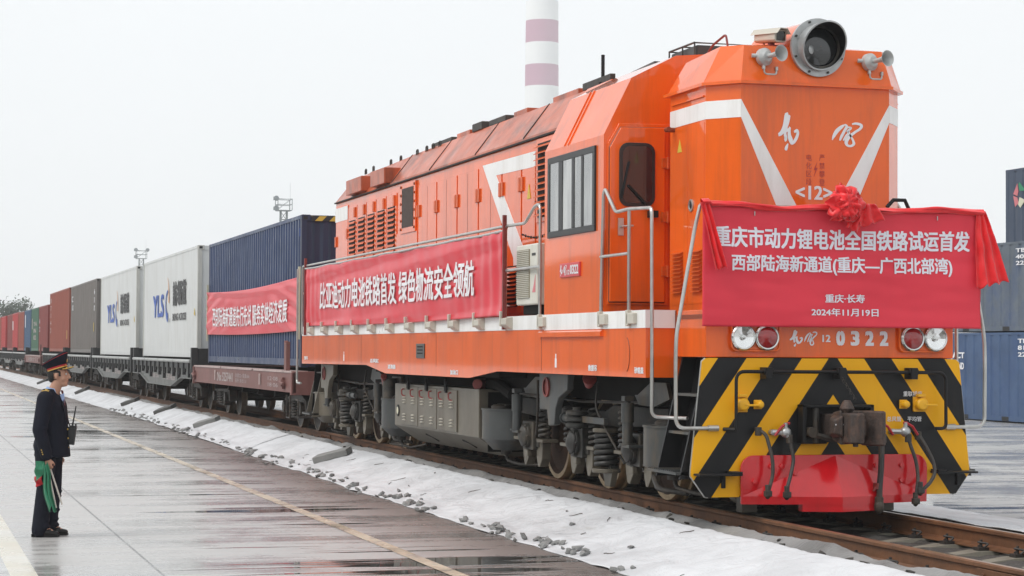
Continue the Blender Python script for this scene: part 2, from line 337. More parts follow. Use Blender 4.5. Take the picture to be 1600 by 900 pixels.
# ------------------------------------------------------------------ mesh helpers
def wloc(o):
    v = Vector((0, 0, 0))
    while o: v = v + o.location; o = o.parent
    return v
class MB:
    def __init__(s): s.bm = bmesh.new()
    def face(s, pts):
        try: return s.bm.faces.new([s.bm.verts.new(p) for p in pts])
        except ValueError: return None
    def box(s, x0, x1, y0, y1, z0, z1, mtx=None):
        c = [(x0, y0, z0), (x1, y0, z0), (x1, y1, z0), (x0, y1, z0), (x0, y0, z1), (x1, y0, z1), (x1, y1, z1), (x0, y1, z1)]
        if mtx is not None: c = [mtx @ Vector(p) for p in c]
        v = [s.bm.verts.new(p) for p in c]
        for f in ((3, 2, 1, 0), (4, 5, 6, 7), (0, 1, 5, 4), (1, 2, 6, 5), (2, 3, 7, 6), (3, 0, 4, 7)): s.bm.faces.new([v[i] for i in f])
        return s
    def prism(s, pts, axis, a, b):
        """polygon in the two other axes (order XYZ), extruded along axis from a to b"""
        def P(p, t):
            if axis == 'X': return (t, p[0], p[1])
            if axis == 'Y': return (p[0], t, p[1])
            return (p[0], p[1], t)
        lo = [s.bm.verts.new(P(p, a)) for p in pts]; hi = [s.bm.verts.new(P(p, b)) for p in pts]
        k = len(pts)
        s.bm.faces.new(lo[::-1]); s.bm.faces.new(hi)
        for i in range(k): s.bm.faces.new([lo[i], lo[(i + 1) % k], hi[(i + 1) % k], hi[i]])
        return s
    def hull(s, lo, hi):
        lo = [s.bm.verts.new(p) for p in lo]; hi = [s.bm.verts.new(p) for p in hi]; k = len(lo)
        s.bm.faces.new(lo[::-1]); s.bm.faces.new(hi)
        for i in range(k): s.bm.faces.new([lo[i], lo[(i + 1) % k], hi[(i + 1) % k], hi[i]])
        return s
    def lathe(s, prof, p0, axis, seg=24, caps=True):
        """prof: (radius, height) pairs along axis from p0"""
        a = Vector(axis).normalized(); p0 = Vector(p0)
        t = Vector((0, 0, 1)) if abs(a.z) < .9 else Vector((1, 0, 0))
        u = a.cross(t).normalized(); v = a.cross(u)
        rings = []
        for r, h in prof:
            rings.append([s.bm.verts.new(p0 + a * h + (u * math.cos(2 * math.pi * i / seg) + v * math.sin(2 * math.pi * i / seg)) * r) for i in range(seg)])
        for A, B in zip(rings, rings[1:]):
            for i in range(seg): s.bm.faces.new([A[i], A[(i + 1) % seg], B[(i + 1) % seg], B[i]])
        if caps: s.bm.faces.new(rings[0][::-1]); s.bm.faces.new(rings[-1])
        return s
    def cyl(s, p0, p1, r, r1=None, seg=16):
        d = Vector(p1) - Vector(p0)
        return s.lathe([(r, 0), (r if r1 is None else r1, d.length)], p0, d, seg)
    def tube(s, pts, r, seg=8, closed=False):
        pts = [Vector(p) for p in pts]; k = len(pts)
        rr = r if isinstance(r, (list, tuple)) else [r] * k
        d0 = (pts[1] - pts[0]).normalized()
        t = Vector((0, 0, 1)) if abs(d0.z) < .9 else Vector((1, 0, 0))
        u = d0.cross(t).normalized(); rings = []
        for i in range(k):
            d = ((pts[min(i + 1, k - 1)] - pts[i]).normalized() + (pts[i] - pts[max(i - 1, 0)]).normalized())
            if d.length < 1e-6: d = d0
            d.normalize()
            u = (u - d * u.dot(d)).normalized(); v = d.cross(u)
            rings.append([s.bm.verts.new(pts[i] + (u * math.cos(2 * math.pi * j / seg) + v * math.sin(2 * math.pi * j / seg)) * rr[i]) for j in range(seg)])
        for A, B in zip(rings, rings[1:]):
            for i in range(seg): s.bm.faces.new([A[i], A[(i + 1) % seg], B[(i + 1) % seg], B[i]])
        s.bm.faces.new(rings[0][::-1]); s.bm.faces.new(rings[-1])
        return s
    def ball(s, c, r, sc=(1, 1, 1), sub=2, mtx=None):
        mt = Matrix.Translation(c) @ (mtx or Matrix()) @ Matrix.Diagonal((sc[0] * r, sc[1] * r, sc[2] * r, 1))
        bmesh.ops.create_icosphere(s.bm, subdivisions=sub, radius=1, matrix=mt); return s
    def capsule(s, p0, p1, r0, r1, seg=12):
        d = Vector(p1) - Vector(p0); L_ = d.length; pr = []
        for i in range(1, 5): a = math.pi / 2 * (1 - i / 4); pr.append((r0 * math.cos(a) if i < 5 else r0, -r0 * math.sin(a)))
        for i in range(0, 4): a = math.pi / 2 * i / 4; pr.append((r1 * math.cos(a), L_ + r1 * math.sin(a)))
        return s.lathe(pr, p0, d, seg)
    def grid(s, f, nu, nv, thick=0., flip=False):
        """surface f(u,v), u,v in 0..1; thick > 0 adds a back skin along the normal"""
        P = [[Vector(f(i / nu, j / nv)) for j in range(nv + 1)] for i in range(nu + 1)]
        V = [[s.bm.verts.new(p) for p in row] for row in P]
        for i in range(nu):
            for j in range(nv):
                q = [V[i][j], V[i + 1][j], V[i + 1][j + 1], V[i][j + 1]]
                s.bm.faces.new(q[::-1] if flip else q)
        return s
def fillet(pts, r, n=5):
    """polyline with its inner corners rounded"""
    pts = [Vector(p) for p in pts]; o = [pts[0]]
    for a, b, c in zip(pts, pts[1:], pts[2:]):
        d1 = (a - b); d2 = (c - b); k = min(r, d1.length * .45, d2.length * .45)
        p = b + d1.normalized() * k; q = b + d2.normalized() * k
        for i in range(n + 1):
            t = i / n; o.append(p * (1 - t) ** 2 + b * 2 * t * (1 - t) + q * t * t)
    o.append(pts[-1]); return o
def setp(o, label=None, cat=None, group=None, kind=None):
    if label: o['label'] = label
    if cat: o['category'] = cat
    if group: o['group'] = group
    if kind: o['kind'] = kind
    return o
def thing(name, label, cat, loc=(0, 0, 0), group=None):
    o = bpy.data.objects.new(name, None); COL.objects.link(o); o.location = loc; o.empty_display_size = .2
    return setp(o, label, cat, group)
def link_mesh(name, me, mt, parent):
    o = bpy.data.objects.new(name, me); COL.objects.link(o)
    if mt is not None:
        me.materials.clear(); me.materials.append(M[mt])
    if parent: o.parent = parent
    return o
KEEP = {'lettering', 'chain', 'leaf_seam', 'panel_seam', 'vent_louvre', 'body', 'jacket', 'trousers', 'shoes', 'hair', 'crown', 'rosette'}
EACH = {'hood_door', 'nose_door', 'tread', 'corner_post', 'corner_casting', 'hinge', 'wheel_tyre', 'lock_rod', 'pane', 'bolt', 'roof_rib', 'leaf'}
def pieces(bm, each):
    """loose islands of a mesh, joined when they lie close together; a list of vertex lists"""
    seen, isl = set(), []
    for v in bm.verts:
        if v in seen: continue
        st, cur = [v], []; seen.add(v)
        while st:
            q = st.pop(); cur.append(q)
            for e in q.link_edges:
                k = e.other_vert(q)
                if k not in seen: seen.add(k); st.append(k)
        isl.append(cur)
    if each or len(isl) < 2 or len(isl) > 400: return isl if each else [list(bm.verts)]
    bb = []
    for c in isl:
        lo = Vector([min(v.co[i] for v in c) for i in range(3)]); hi = Vector([max(v.co[i] for v in c) for i in range(3)]); bb.append((lo, hi, max(hi - lo)))
    par = list(range(len(isl)))
    def root(i):
        while par[i] != i: i = par[i]
        return i
    for i in range(len(isl)):
        for j in range(i):
            g = math.sqrt(sum(max(0, bb[i][0][k] - bb[j][1][k], bb[j][0][k] - bb[i][1][k]) ** 2 for k in range(3)))
            if g <= max(.02, .5 * max(bb[i][2], bb[j][2])): par[root(i)] = root(j)
    out = {}
    for i, c in enumerate(isl): out.setdefault(root(i), []).extend(c)
    return list(out.values())
def build(mb, name, mt, parent=None, bevel=0., smooth=True, ang=35, weld=False, solid=0., flipfix=True, seg=2):
    """link the collected shapes as a mesh object (one object for each separate piece of a part); coordinates are given in the world and become local to the parent"""
    bm = mb.bm
    if weld: bmesh.ops.remove_doubles(bm, verts=bm.verts, dist=1e-4)
    if flipfix: bmesh.ops.recalc_face_normals(bm, faces=bm.faces)
    if parent: off = wloc(parent)
    else:
        xs = [v.co for v in bm.verts]
        off = Vector(((min(c.x for c in xs) + max(c.x for c in xs)) / 2, (min(c.y for c in xs) + max(c.y for c in xs)) / 2, min(c.z for c in xs)))
    for v in bm.verts: v.co -= off
    meshes = []
    if parent and name not in KEEP:
        ps = pieces(bm, name in EACH)
        if len(ps) > 1:
            bm.verts.index_update(); who = {}
            for k, c in enumerate(ps):
                for v in c: who[v.index] = k
            for k in range(len(ps)):
                b2 = bmesh.new(); mp = {}
                for v in ps[k]: mp[v.index] = b2.verts.new(v.co)
                for f in bm.faces:
                    if who[f.verts[0].index] == k: b2.faces.new([mp[v.index] for v in f.verts])
                me = bpy.data.meshes.new(name); b2.to_mesh(me); b2.free(); meshes.append(me)
    if not meshes:
        me = bpy.data.meshes.new(name); bm.to_mesh(me); meshes.append(me)
    bm.free(); first = None
    for me in meshes:
        if smooth:
            me.polygons.foreach_set('use_smooth', [True] * len(me.polygons)); me.set_sharp_from_angle(angle=R_(ang))
        o = link_mesh(name, me, mt, parent)
        if not parent: o.location = off
        if solid:
            k = o.modifiers.new('thickness', 'SOLIDIFY'); k.thickness = solid; k.offset = 0
        if bevel:
            k = o.modifiers.new('bevel', 'BEVEL'); k.width = bevel; k.segments = seg; k.limit_method = 'ANGLE'; k.angle_limit = R_(40)
            k.harden_normals = True
        first = first or o
    return first
def remesh(o, voxel=.008, smooth=6, fac=.5):
    """fuse the overlapping volumes of a mesh into one continuous skin"""
    k = o.modifiers.new('fuse', 'REMESH'); k.mode = 'VOXEL'; k.voxel_size = voxel; k.use_smooth_shade = True
    if smooth:
        k = o.modifiers.new('relax', 'SMOOTH'); k.iterations = smooth; k.factor = fac
    dg = bpy.context.evaluated_depsgraph_get()
    me = bpy.data.meshes.new_from_object(o.evaluated_get(dg))
    mts = list(o.data.materials); o.modifiers.clear(); o.data = me
    me.materials.clear()
    for q in mts: me.materials.append(q)
    me.polygons.foreach_set('use_smooth', [True] * len(me.polygons))
    return o
def copy_tree(o, parent=None):
    c = o.copy(); COL.objects.link(c)
    if parent: c.parent = parent
    for ch in [x for x in KIDS.get(o.name, [])]: copy_tree(ch, c)
    return c
KIDS = {}
def index_kids():
    KIDS.clear()
    for x in SC.objects:
        if x.parent: KIDS.setdefault(x.parent.name, []).append(x)

def text_mesh(s, bold=0.):
    c = bpy.data.curves.new('lettering', 'FONT'); c.body = s; c.resolution_u = 3; c.align_x = 'LEFT'; c.space_line = 1.12
    o = bpy.data.objects.new('lettering', c); COL.objects.link(o)
    dg = bpy.context.evaluated_depsgraph_get(); dg.update()
    me = bpy.data.meshes.new_from_object(o.evaluated_get(dg))
    bpy.data.objects.remove(o); bpy.data.curves.remove(c)
    return me
def letters(s, P, du, dv, mt, parent, bold=0.02, name='lettering', warp=None, depth=.003, squeeze=True):
    """text filling the parallelogram with corner P and edges du (reading direction) and dv (up); world coordinates"""
    me = text_mesh(s, bold)
    bm = bmesh.new(); bm.from_mesh(me); bpy.data.meshes.remove(me)
    lift = {}
    if bold > 0:                                                    # heavier strokes: the outlines again, shifted by half the extra weight
        base = bm.faces[:]
        for k, (sx, sy) in enumerate(((1, .6), (-1, .6), (1, -.6), (-1, -.6))):
            g_ = bmesh.ops.duplicate(bm, geom=base)['geom']
            for v in g_:
                if isinstance(v, bmesh.types.BMVert): v.co.x += sx * bold; v.co.y += sy * bold; v.co.z = (k + 1)
    xs = [v.co.x for v in bm.verts]; ys = [v.co.y for v in bm.verts]
    x0, x1, y0, y1 = min(xs), max(xs), min(ys), max(ys)
    P, du, dv = Vector(P), Vector(du), Vector(dv); nrm = du.cross(dv).normalized()
    for v in bm.verts:
        p = P + du * ((v.co.x - x0) / (x1 - x0)) + dv * ((v.co.y - y0) / (y1 - y0))
        if warp: p = warp(p)
        v.co = p + nrm * (depth + .0004 * round(v.co.z))
    if parent:
        off = wloc(parent)
        for v in bm.verts: v.co -= off
    m2_ = bpy.data.meshes.new(name); bm.to_mesh(m2_); bm.free()
    return link_mesh(name, m2_, mt, parent)
def brush(strokes, P, du, dv, mt, parent, name='lettering', depth=.003):
    """brush-written characters: strokes are lists of (x, y, width) in a unit square"""
    P, du, dv = Vector(P), Vector(du), Vector(dv); nrm = du.cross(dv).normalized(); mb = MB()
    lift = depth
    for st in strokes:
        lift += .0004
        # smooth the stroke
        pts = []
        for i in range(len(st) - 1):
            a, b = st[i], st[i + 1]; a0 = st[max(i - 1, 0)]; b1 = st[min(i + 2, len(st) - 1)]
            for k in range(6):
                t = k / 6; q = []
                for j in range(3):
                    p0, p1, p2, p3 = a0[j], a[j], b[j], b1[j]
                    q.append(.5 * (2 * p1 + (p2 - p0) * t + (2 * p0 - 5 * p1 + 4 * p2 - p3) * t * t + (3 * p1 - p0 - 3 * p2 + p3) * t ** 3))
                pts.append(q)
        pts.append(list(st[-1]))
        Lp, Rp = [], []
        for i, (x, y, wd) in enumerate(pts):
            ax, ay = pts[max(i - 1, 0)][:2]; bx, by = pts[min(i + 1, len(pts) - 1)][:2]
            tx, ty = bx - ax, by - ay; q = math.hypot(tx, ty) or 1; tx, ty = tx / q, ty / q
            Lp.append((x - ty * wd, y + tx * wd)); Rp.append((x + ty * wd, y - tx * wd))
        A = [mb.bm.verts.new(P + du * p[0] + dv * p[1] + nrm * lift) for p in Lp]
        B = [mb.bm.verts.new(P + du * p[0] + dv * p[1] + nrm * lift) for p in Rp]
        for i in range(len(A) - 1):
            try: mb.bm.faces.new([B[i], B[i + 1], A[i + 1], A[i]])
            except ValueError: pass
    return build(mb, name, mt, parent, smooth=False, flipfix=False)
DONG = [[(0.417, 0.988, 0.069), (0.428, 0.912, 0.1), (0.394, 0.765, 0.103), (0.317, 0.603, 0.086), (0.194, 0.471, 0.069), (0.039, 0.406, 0.041)], [(0.583, 0.926, 0.041), (0.5, 0.765, 0.069), (0.394, 0.588, 0.069), (0.361, 0.435, 0.065), (0.4, 0.324, 0.069), (0.333, 0.271, 0.041)], [(0.606, 0.618, 0.041), (0.561, 0.515, 0.069), (0.572, 0.382, 0.083), (0.65, 0.271, 0.09), (0.706, 0.188, 0.055)], [(0.794, 0.5, 0.028), (0.917, 0.529, 0.048), (0.978, 0.482, 0.062), (0.928, 0.368, 0.062), (0.817, 0.259, 0.055), (0.694, 0.188, 0.034)], [(0.061, 0.424, 0.034), (0.361, 0.512, 0.048), (0.628, 0.576, 0.028)], [(0.506, 0.191, 0.017), (0.45, 0.112, 0.055), (0.394, 0.041, 0.062), (0.383, 0.012, 0.028)]]
FENG = [[(0.434, 0.907, 0.019), (0.313, 0.8, 0.061), (0.17, 0.628, 0.07), (0.064, 0.409, 0.051), (0.011, 0.242, 0.014)], [(0.426, 0.921, 0.023), (0.494, 0.828, 0.047), (0.411, 0.628, 0.047), (0.321, 0.409, 0.047), (0.264, 0.233, 0.028)], [(0.494, 0.809, 0.023), (0.63, 0.772, 0.042), (0.517, 0.623, 0.033), (0.57, 0.586, 0.037), (0.464, 0.409, 0.042), (0.381, 0.233, 0.023)], [(0.668, 0.93, 0.028), (0.811, 0.967, 0.051), (0.977, 0.902, 0.051), (0.94, 0.753, 0.047), (0.758, 0.595, 0.047), (0.585, 0.409, 0.056), (0.479, 0.209, 0.061), (0.502, 0.056, 0.047), (0.623, 0.019, 0.047), (0.728, 0.112, 0.047), (0.691, 0.288, 0.037), (0.608, 0.465, 0.028), (0.57, 0.577, 0.019)]]
# ================================================================== SETTING
GZ = -0.32
mb = MB()
mb.face([(-1750, -1750, 0), (1750, -1750, 0), (1750, 1750, 0), (-1750, 1750, 0)])
g = build(mb, 'ground', 'wet concrete', smooth=False); g.location.z = GZ; setp(g, 'wet grey concrete yard with puddles on both sides of the track', kind='structure')
def strip(name, y0, y1, mt, label, x0=-170., x1=30., z=.004):
    mb = MB(); k = 60
    for i in range(k):
        a = x0 + (x1 - x0) * i / k; b_ = x0 + (x1 - x0) * (i + 1) / k
        mb.face([(a, y0, 0), (b_, y0, 0), (b_, y1, 0), (a, y1, 0)])
    o = build(mb, name, mt, smooth=False, weld=True); o.location.z = GZ + z
    return setp(o, label, kind='structure')
strip('road_marking', -4.10, -3.96, 'worn yellow line', 'worn yellow safety line running along the yard beside the track')
strip('road_marking', -7.62, -7.40, 'worn cream line', 'cream painted line at the left edge of the yard')
strip('pavement', -11.5, -7.62, 'pale floor paint', 'pale painted walkway left of the cream line')
# hills: a low ridge added out of view, shaped to darken reflections in the locomotive's side
mb = MB()
def ridge(u, v):
    x = -1300 + 1420 * u; h = 12.5 + 3.0 * noise.noise(Vector((x * .008, 1.7, 0))) + 4 * noise.noise(Vector((x * .04, 5, 0)))
    prof = math.sin(math.pi * v) ** .7
    return (x, -62 - 50 * v + 8 * noise.noise(Vector((x * .02, 9, v))), GZ - .5 + h * prof)
mb.grid(ridge, 320, 10)
setp(build(mb, 'unseen_hills', 'hill wood'), 'low dark wooded ridge added out of view to darken reflections in the locomotive', kind='structure')

mb = MB()
def far_ridge(u, v):
    a = R_(55 + 150 * u); r = 1330 + 120 * v; h = 11 + 4.5 * noise.noise(Vector((u * 22, 3, 0))) + 2 * noise.noise(Vector((u * 90, 8, 0)))
    return (18 + r * math.cos(a), -8 + r * math.sin(a), GZ - .5 + h * math.sin(math.pi * v) ** .7)
mb.grid(far_ridge, 220, 6)
setp(build(mb, 'unseen_hills', 'hill wood'), 'low hazy ridge along the far horizon behind the train', kind='structure')

# ---- rails
RP = [(-.075, -.176), (.075, -.176), (.075, -.165), (.02, -.150), (.009, -.135), (.009, -.045), (.036, -.036), (.0365, -.010), (.028, -.001), (-.028, -.001), (-.0365, -.010), (-.036, -.036), (-.009, -.045), (-.009, -.135), (-.02, -.150), (-.075, -.165)]
for sy, lb in ((-1, 'near rusty steel rail beside the white cloth, under the train'), (1, 'far rusty steel rail of the track, behind the near rail')):
    r = thing('rail', lb, 'rail', (-60, sy * .753, -.176), 'rails of the track')
    mb = MB(); mb.prism([(sy * .753 + p[0], p[1]) for p in RP], 'X', -185, 16)
    build(mb, 'rail_bar', 'rail rust', r, smooth=False)
    mb = MB(); mb.prism([(sy * .753 - .024, -.0008), (sy * .753 + .024, -.0008), (sy * .753 + .022, .0012), (sy * .753 - .022, .0012)], 'X', -185, 16)
    build(mb, 'running_surface', 'rail head', r, smooth=False)
    # fish-plated joint near the picture's right edge
    mb = MB()
    for xj in (4.6, -20.4):
        for q in (-1, 1):
            mb.box(xj - .42, xj + .42, sy * .753 + q * .012, sy * .753 + q * .034, -.135, -.046)
            for k in (-.3, -.1, .1, .3): mb.cyl((xj + k, sy * .753 + q * .03, -.09), (xj + k, sy * .753 + q * .056, -.09), .017, seg=6)
    build(mb, 'joint_bar', 'rail rust', r, bevel=.004)

# ---- ballast bed with its loose surface
mb = MB()
def bal(u, v):
    x = -150 + 166 * (1 - (1 - u) ** 1.0); y = -1.75 + 3.5 * v
    h = .035 * noise.noise(Vector((x * 3.1, y * 3.1, 0))) + .03 * noise.noise(Vector((x * 8.3, y * 8.3, 3)))
    e = max(0, abs(y) - 1.15)
    return (x, y, -.205 + h - .14 * e)
mb.grid(bal, 1300, 28)
setp(build(mb, 'ballast', 'ballast bed', smooth=False), 'dark dirty ballast bed between the rails', kind='stuff')

# ---- sleepers
def sleeper(x):
    s = thing('sleeper', 'concrete sleeper crossing the dark ballast under the two rails', 'sleeper', (x, 0, -.40), 'concrete sleepers under the track')
    mb = MB()
    sec = [(-1.25, .135, -.180), (-.95, .14, -.176), (-.55, .14, -.180), (-.25, .115, -.215), (.25, .115, -.215), (.55, .14, -.180), (.95, .14, -.176), (1.25, .135, -.180)]
    for a, b_ in zip(sec, sec[1:]):
        mb.hull([(x - a[1], a[0], -.38), (x + a[1], a[0], -.38), (x + a[1] * .72, a[0], a[2]), (x - a[1] * .72, a[0], a[2])],
                [(x - b_[1], b_[0], -.38), (x + b_[1], b_[0], -.38), (x + b_[1] * .72, b_[0], b_[2]), (x - b_[1] * .72, b_[0], b_[2])])
    build(mb, 'sleeper_beam', 'sleeper concrete', s, weld=True, ang=25)
    for q in (-1, 1):
        for side in (-1, 1):
            mb = MB(); yy = q * .753 + side * .125
            mb.box(x - .05, x + .05, yy - .05, yy + .05, -.178, -.15)
            mb.tube(fillet([(x - .05, yy, -.15), (x - .055, yy - side * .045, -.118), (x, yy + side * .035, -.105), (x + .055, yy - side * .045, -.118), (x + .05, yy, -.15)], .02, 3), .011, 6)
            mb.cyl((x, yy, -.15), (x, yy, -.085), .014, seg=6)
            build(mb, 'rail_clip', 'clip iron', s)
    return s
s0 = sleeper(13.5); index_kids()
for i in range(1, 62):
    c = copy_tree(s0); c.location = (13.5 - .62 * i, 0, -.40)

# ---- white geotextile on the ballast shoulder
def crest(x): return -.050 + .022 * noise.noise(Vector((x * .35, 2, 0))) + .014 * noise.noise(Vector((x * 1.1, 4, 0)))
def outer(x): return -2.68 + .07 * noise.noise(Vector((x * .5, 7, 0))) + .05 * noise.noise(Vector((x * 1.7, 3, 0))) + (min(max((-8 - x) / 30, 0), 1) * .34)
def inner(x): return -1.40 + .05 * noise.noise(Vector((x * .9, 11, 0))) + .02 * noise.noise(Vector((x * 3.1, 12, 0)))
def cloth_pt(x, v):
    yo = outer(x); yi = inner(x); y = yo + (yi - yo) * v
    t = max(0, (v - .10) / .82); t = min(1, t); s_ = .30 * t + .70 * t * t * (3 - 2 * t)
    z = GZ + .006 + .022 * min(1, v * 6) + (crest(x) - GZ - .02) * s_
    if v > .90: z -= ((v - .90) / .10) ** 1.5 * .085
    n_ = noise.noise
    wr = .013 * n_(Vector((x * 1.4, y * 2.4, 0))) + .008 * n_(Vector((x * 4.2 + y * 2, y * 5.5, 5))) + .006 * n_(Vector((x * 9, y * 12, 8))) + .004 * n_(Vector((x * 21, y * 24, 18)))
    # long creases along the foot of the slope and a few ridges running up it
    ph = y * 21 + 1.6 * n_(Vector((x * .55, 1, 60))) * 3 + x * .25
    wr += .017 * math.exp(-((v - .20) / .13) ** 2) * max(-.4, math.sin(ph)) * (.4 + max(0, n_(Vector((x * .5, 3, 70))) * 1.6 + .4))
    wr += .008 * (1 - abs(n_(Vector((x * 1.1 + y * 1.6, y * .9 - x * .25, 21)))) * 2.2)
    lip = .035 * max(0, n_(Vector((x * 1.3, 90, 0))) - .15) * max(0, 1 - v * 9)      # the hem curls up here and there
    return Vector((x, y, z + wr * min(1, v * 6) + lip))
def xs_list(a, b, n, p=2.2):
    return [a + (b - a) * (1 - (1 - i / n) ** p) for i in range(n + 1)]
def cloth(name, x0, x1, n, label, f=cloth_pt, mt='geotextile white', nv=34, p=1.):
    mb = MB(); xs = [x0 + (x1 - x0) * i / n for i in range(n + 1)]
    V = [[mb.bm.verts.new(f(x, j / nv)) for j in range(nv + 1)] for x in xs]
    for i in range(n):
        for j in range(nv): mb.bm.faces.new([V[i][j], V[i + 1][j], V[i + 1][j + 1], V[i][j + 1]])
    o = build(mb, name, mt, ang=180, flipfix=False, solid=.006)
    return setp(o, label, 'ground cloth', 'white cloth sheets along the track')
cloth('ground_cloth', -20.2, 14, 620, 'white felt ground cloth sheet in front of the locomotive, nearest the camera')
def f2(x, v):
    p = cloth_pt(x, v); p.z += .012 + .02 * max(0, noise.noise(Vector((x * .8, 1, 9)))); return p
cloth('ground_cloth', -38.5, -20.0, 240, 'white felt ground cloth sheet beside the brown flat wagon', f2)
cloth('ground_cloth', -150, -38.3, 420, 'far white felt ground cloth sheet beside the grey flat wagons')
# dusty grey strip rucked up against the near rail
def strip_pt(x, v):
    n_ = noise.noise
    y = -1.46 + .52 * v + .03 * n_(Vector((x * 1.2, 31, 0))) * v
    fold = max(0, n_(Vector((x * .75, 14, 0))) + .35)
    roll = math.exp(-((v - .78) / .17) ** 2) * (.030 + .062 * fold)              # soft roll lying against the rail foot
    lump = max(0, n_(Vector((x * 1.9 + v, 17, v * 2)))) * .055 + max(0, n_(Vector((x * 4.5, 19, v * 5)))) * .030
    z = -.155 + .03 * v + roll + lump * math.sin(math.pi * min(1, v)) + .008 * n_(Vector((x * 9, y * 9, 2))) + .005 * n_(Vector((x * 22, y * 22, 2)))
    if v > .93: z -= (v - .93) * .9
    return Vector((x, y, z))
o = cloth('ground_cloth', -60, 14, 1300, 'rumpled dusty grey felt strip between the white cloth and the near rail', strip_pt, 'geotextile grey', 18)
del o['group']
# far side of the track
def far_pt(x, v):
    y = 1.22 + 2.35 * v + .06 * noise.noise(Vector((x * .6, 41, 0))) * v
    z = -.06 - (.25) * v ** .8 + .018 * noise.noise(Vector((x * 1.6, y * 2, 51))) + .012 * noise.noise(Vector((x * 6, y * 6, 5)))
    return Vector((x, y, max(z, GZ + .008)))
o = cloth('ground_cloth', -45, 12, 300, 'white felt ground cloth on the far side of the track, behind the red plow', far_pt, 'geotextile white', 14)
del o['group']

# ---- loose stones
def rock(seed, r, mt='ballast stone'):
    rnd = random.Random(seed); bm = bmesh.new()
    bmesh.ops.create_icosphere(bm, subdivisions=1, radius=r)
    k = Vector((rnd.uniform(-9, 9), rnd.uniform(-9, 9), seed))
    for v in bm.verts:
        d = v.co.normalized(); q = 1
        for _ in range(3): pass
        v.co *= .85 + .75 * noise.noise(d * 1.3 + k)
    for _ in range(6):
        ax = Vector((rnd.gauss(0, 1), rnd.gauss(0, 1), rnd.gauss(0, 1))).normalized(); h = r * rnd.uniform(.4, .62)
        for v in bm.verts:
            e = v.co.dot(ax) - h
            if e > 0: v.co -= ax * e
    for v in bm.verts: v.co.z *= .75
    me = bpy.data.meshes.new('stone'); bm.to_mesh(me); bm.free(); me.materials.append(M[mt]); return me
ROCKS = [rock(i, 1.) for i in range(9)]
DARK_ROCKS = [rock(20 + i, 1., 'dirty stone') for i in range(9)]
rnd = random.Random(3)
def put_stones(n, yf, zf, label, group, x0, x1, smin, smax, clump, rocks=ROCKS, sink=.42):
    k = 0
    while k < n:
        x = x1 + (x0 - x1) * rnd.random() ** 1.35
        if noise.noise(Vector((x * clump, 77, 0))) < -.22: continue
        y = yf(x) + rnd.gauss(0, .075); s = rnd.uniform(smin, smax) * (1.5 if rnd.random() < .12 else 1)
        o = bpy.data.objects.new('stone', rocks[rnd.randrange(9)]); COL.objects.link(o)
        o.scale = (s * rnd.uniform(.8, 1.25), s, s * rnd.uniform(.7, 1)); o.rotation_euler = (rnd.uniform(-.4, .4), rnd.uniform(-.4, .4), rnd.uniform(0, 6.3))
        o.location = (x, y, zf(x, y) + s * sink); setp(o, label, 'stone', group); k += 1
put_stones(215, lambda x: outer(x) + .09 + .06 * noise.noise(Vector((x * 2, 5, 5))), lambda x, y: cloth_pt(x, max(0, min(1, (y - outer(x)) / (inner(x) - outer(x))))).z, 'grey ballast stone lying on the outer edge of the white cloth', 'ballast stones along the outer edge of the white cloth', -46, 1.5, .034, .070, .55)
put_stones(78, lambda x: inner(x) + .07, lambda x, y: -.095, 'dark ballast stone lying between the white cloth and the grey strip', 'ballast stones along the inner edge of the white cloth', -40, 7, .026, .055, .8, DARK_ROCKS, .12)
for x, y, s in ((-1.5, -2.1, .05), (.5, -2.2, .045)):
    o = bpy.data.objects.new('stone', ROCKS[int(s * 100)]); COL.objects.link(o); o.scale = (s, s * 1.1, s * .7)
    o.location = (x, y, cloth_pt(x, (y - outer(x)) / (inner(x) - outer(x))).z + s * .3); setp(o, 'single stone lying out on the middle of the white cloth', 'stone', 'single stones on the white cloth')

# ---- dry twigs blown onto the cloth
rt = random.Random(21)
for k in range(22):
    x = rt.uniform(-16, 2.5); v = rt.uniform(.18, .75); p = cloth_pt(x, v); a = rt.uniform(0, 6.28); ln = rt.uniform(.06, .22)
    pts = []
    for i in range(6):
        q = p + Vector((math.cos(a) * ln * (i / 5 - .5), math.sin(a) * ln * (i / 5 - .5), 0)) + Vector((rt.gauss(0, .006), rt.gauss(0, .006), 0)); vv = (q.y - outer(q.x)) / (inner(q.x) - outer(q.x)); q.z = cloth_pt(q.x, vv).z + .007 + rt.random() * .006; pts.append(q)
    mb = MB(); mb.tube(pts, [.004, .0045, .004, .0035, .003, .002], 5)
    setp(build(mb, 'twig', 'tree bark'), 'thin dry twig lying on the white cloth', 'twig', 'dry twigs on the white cloth')

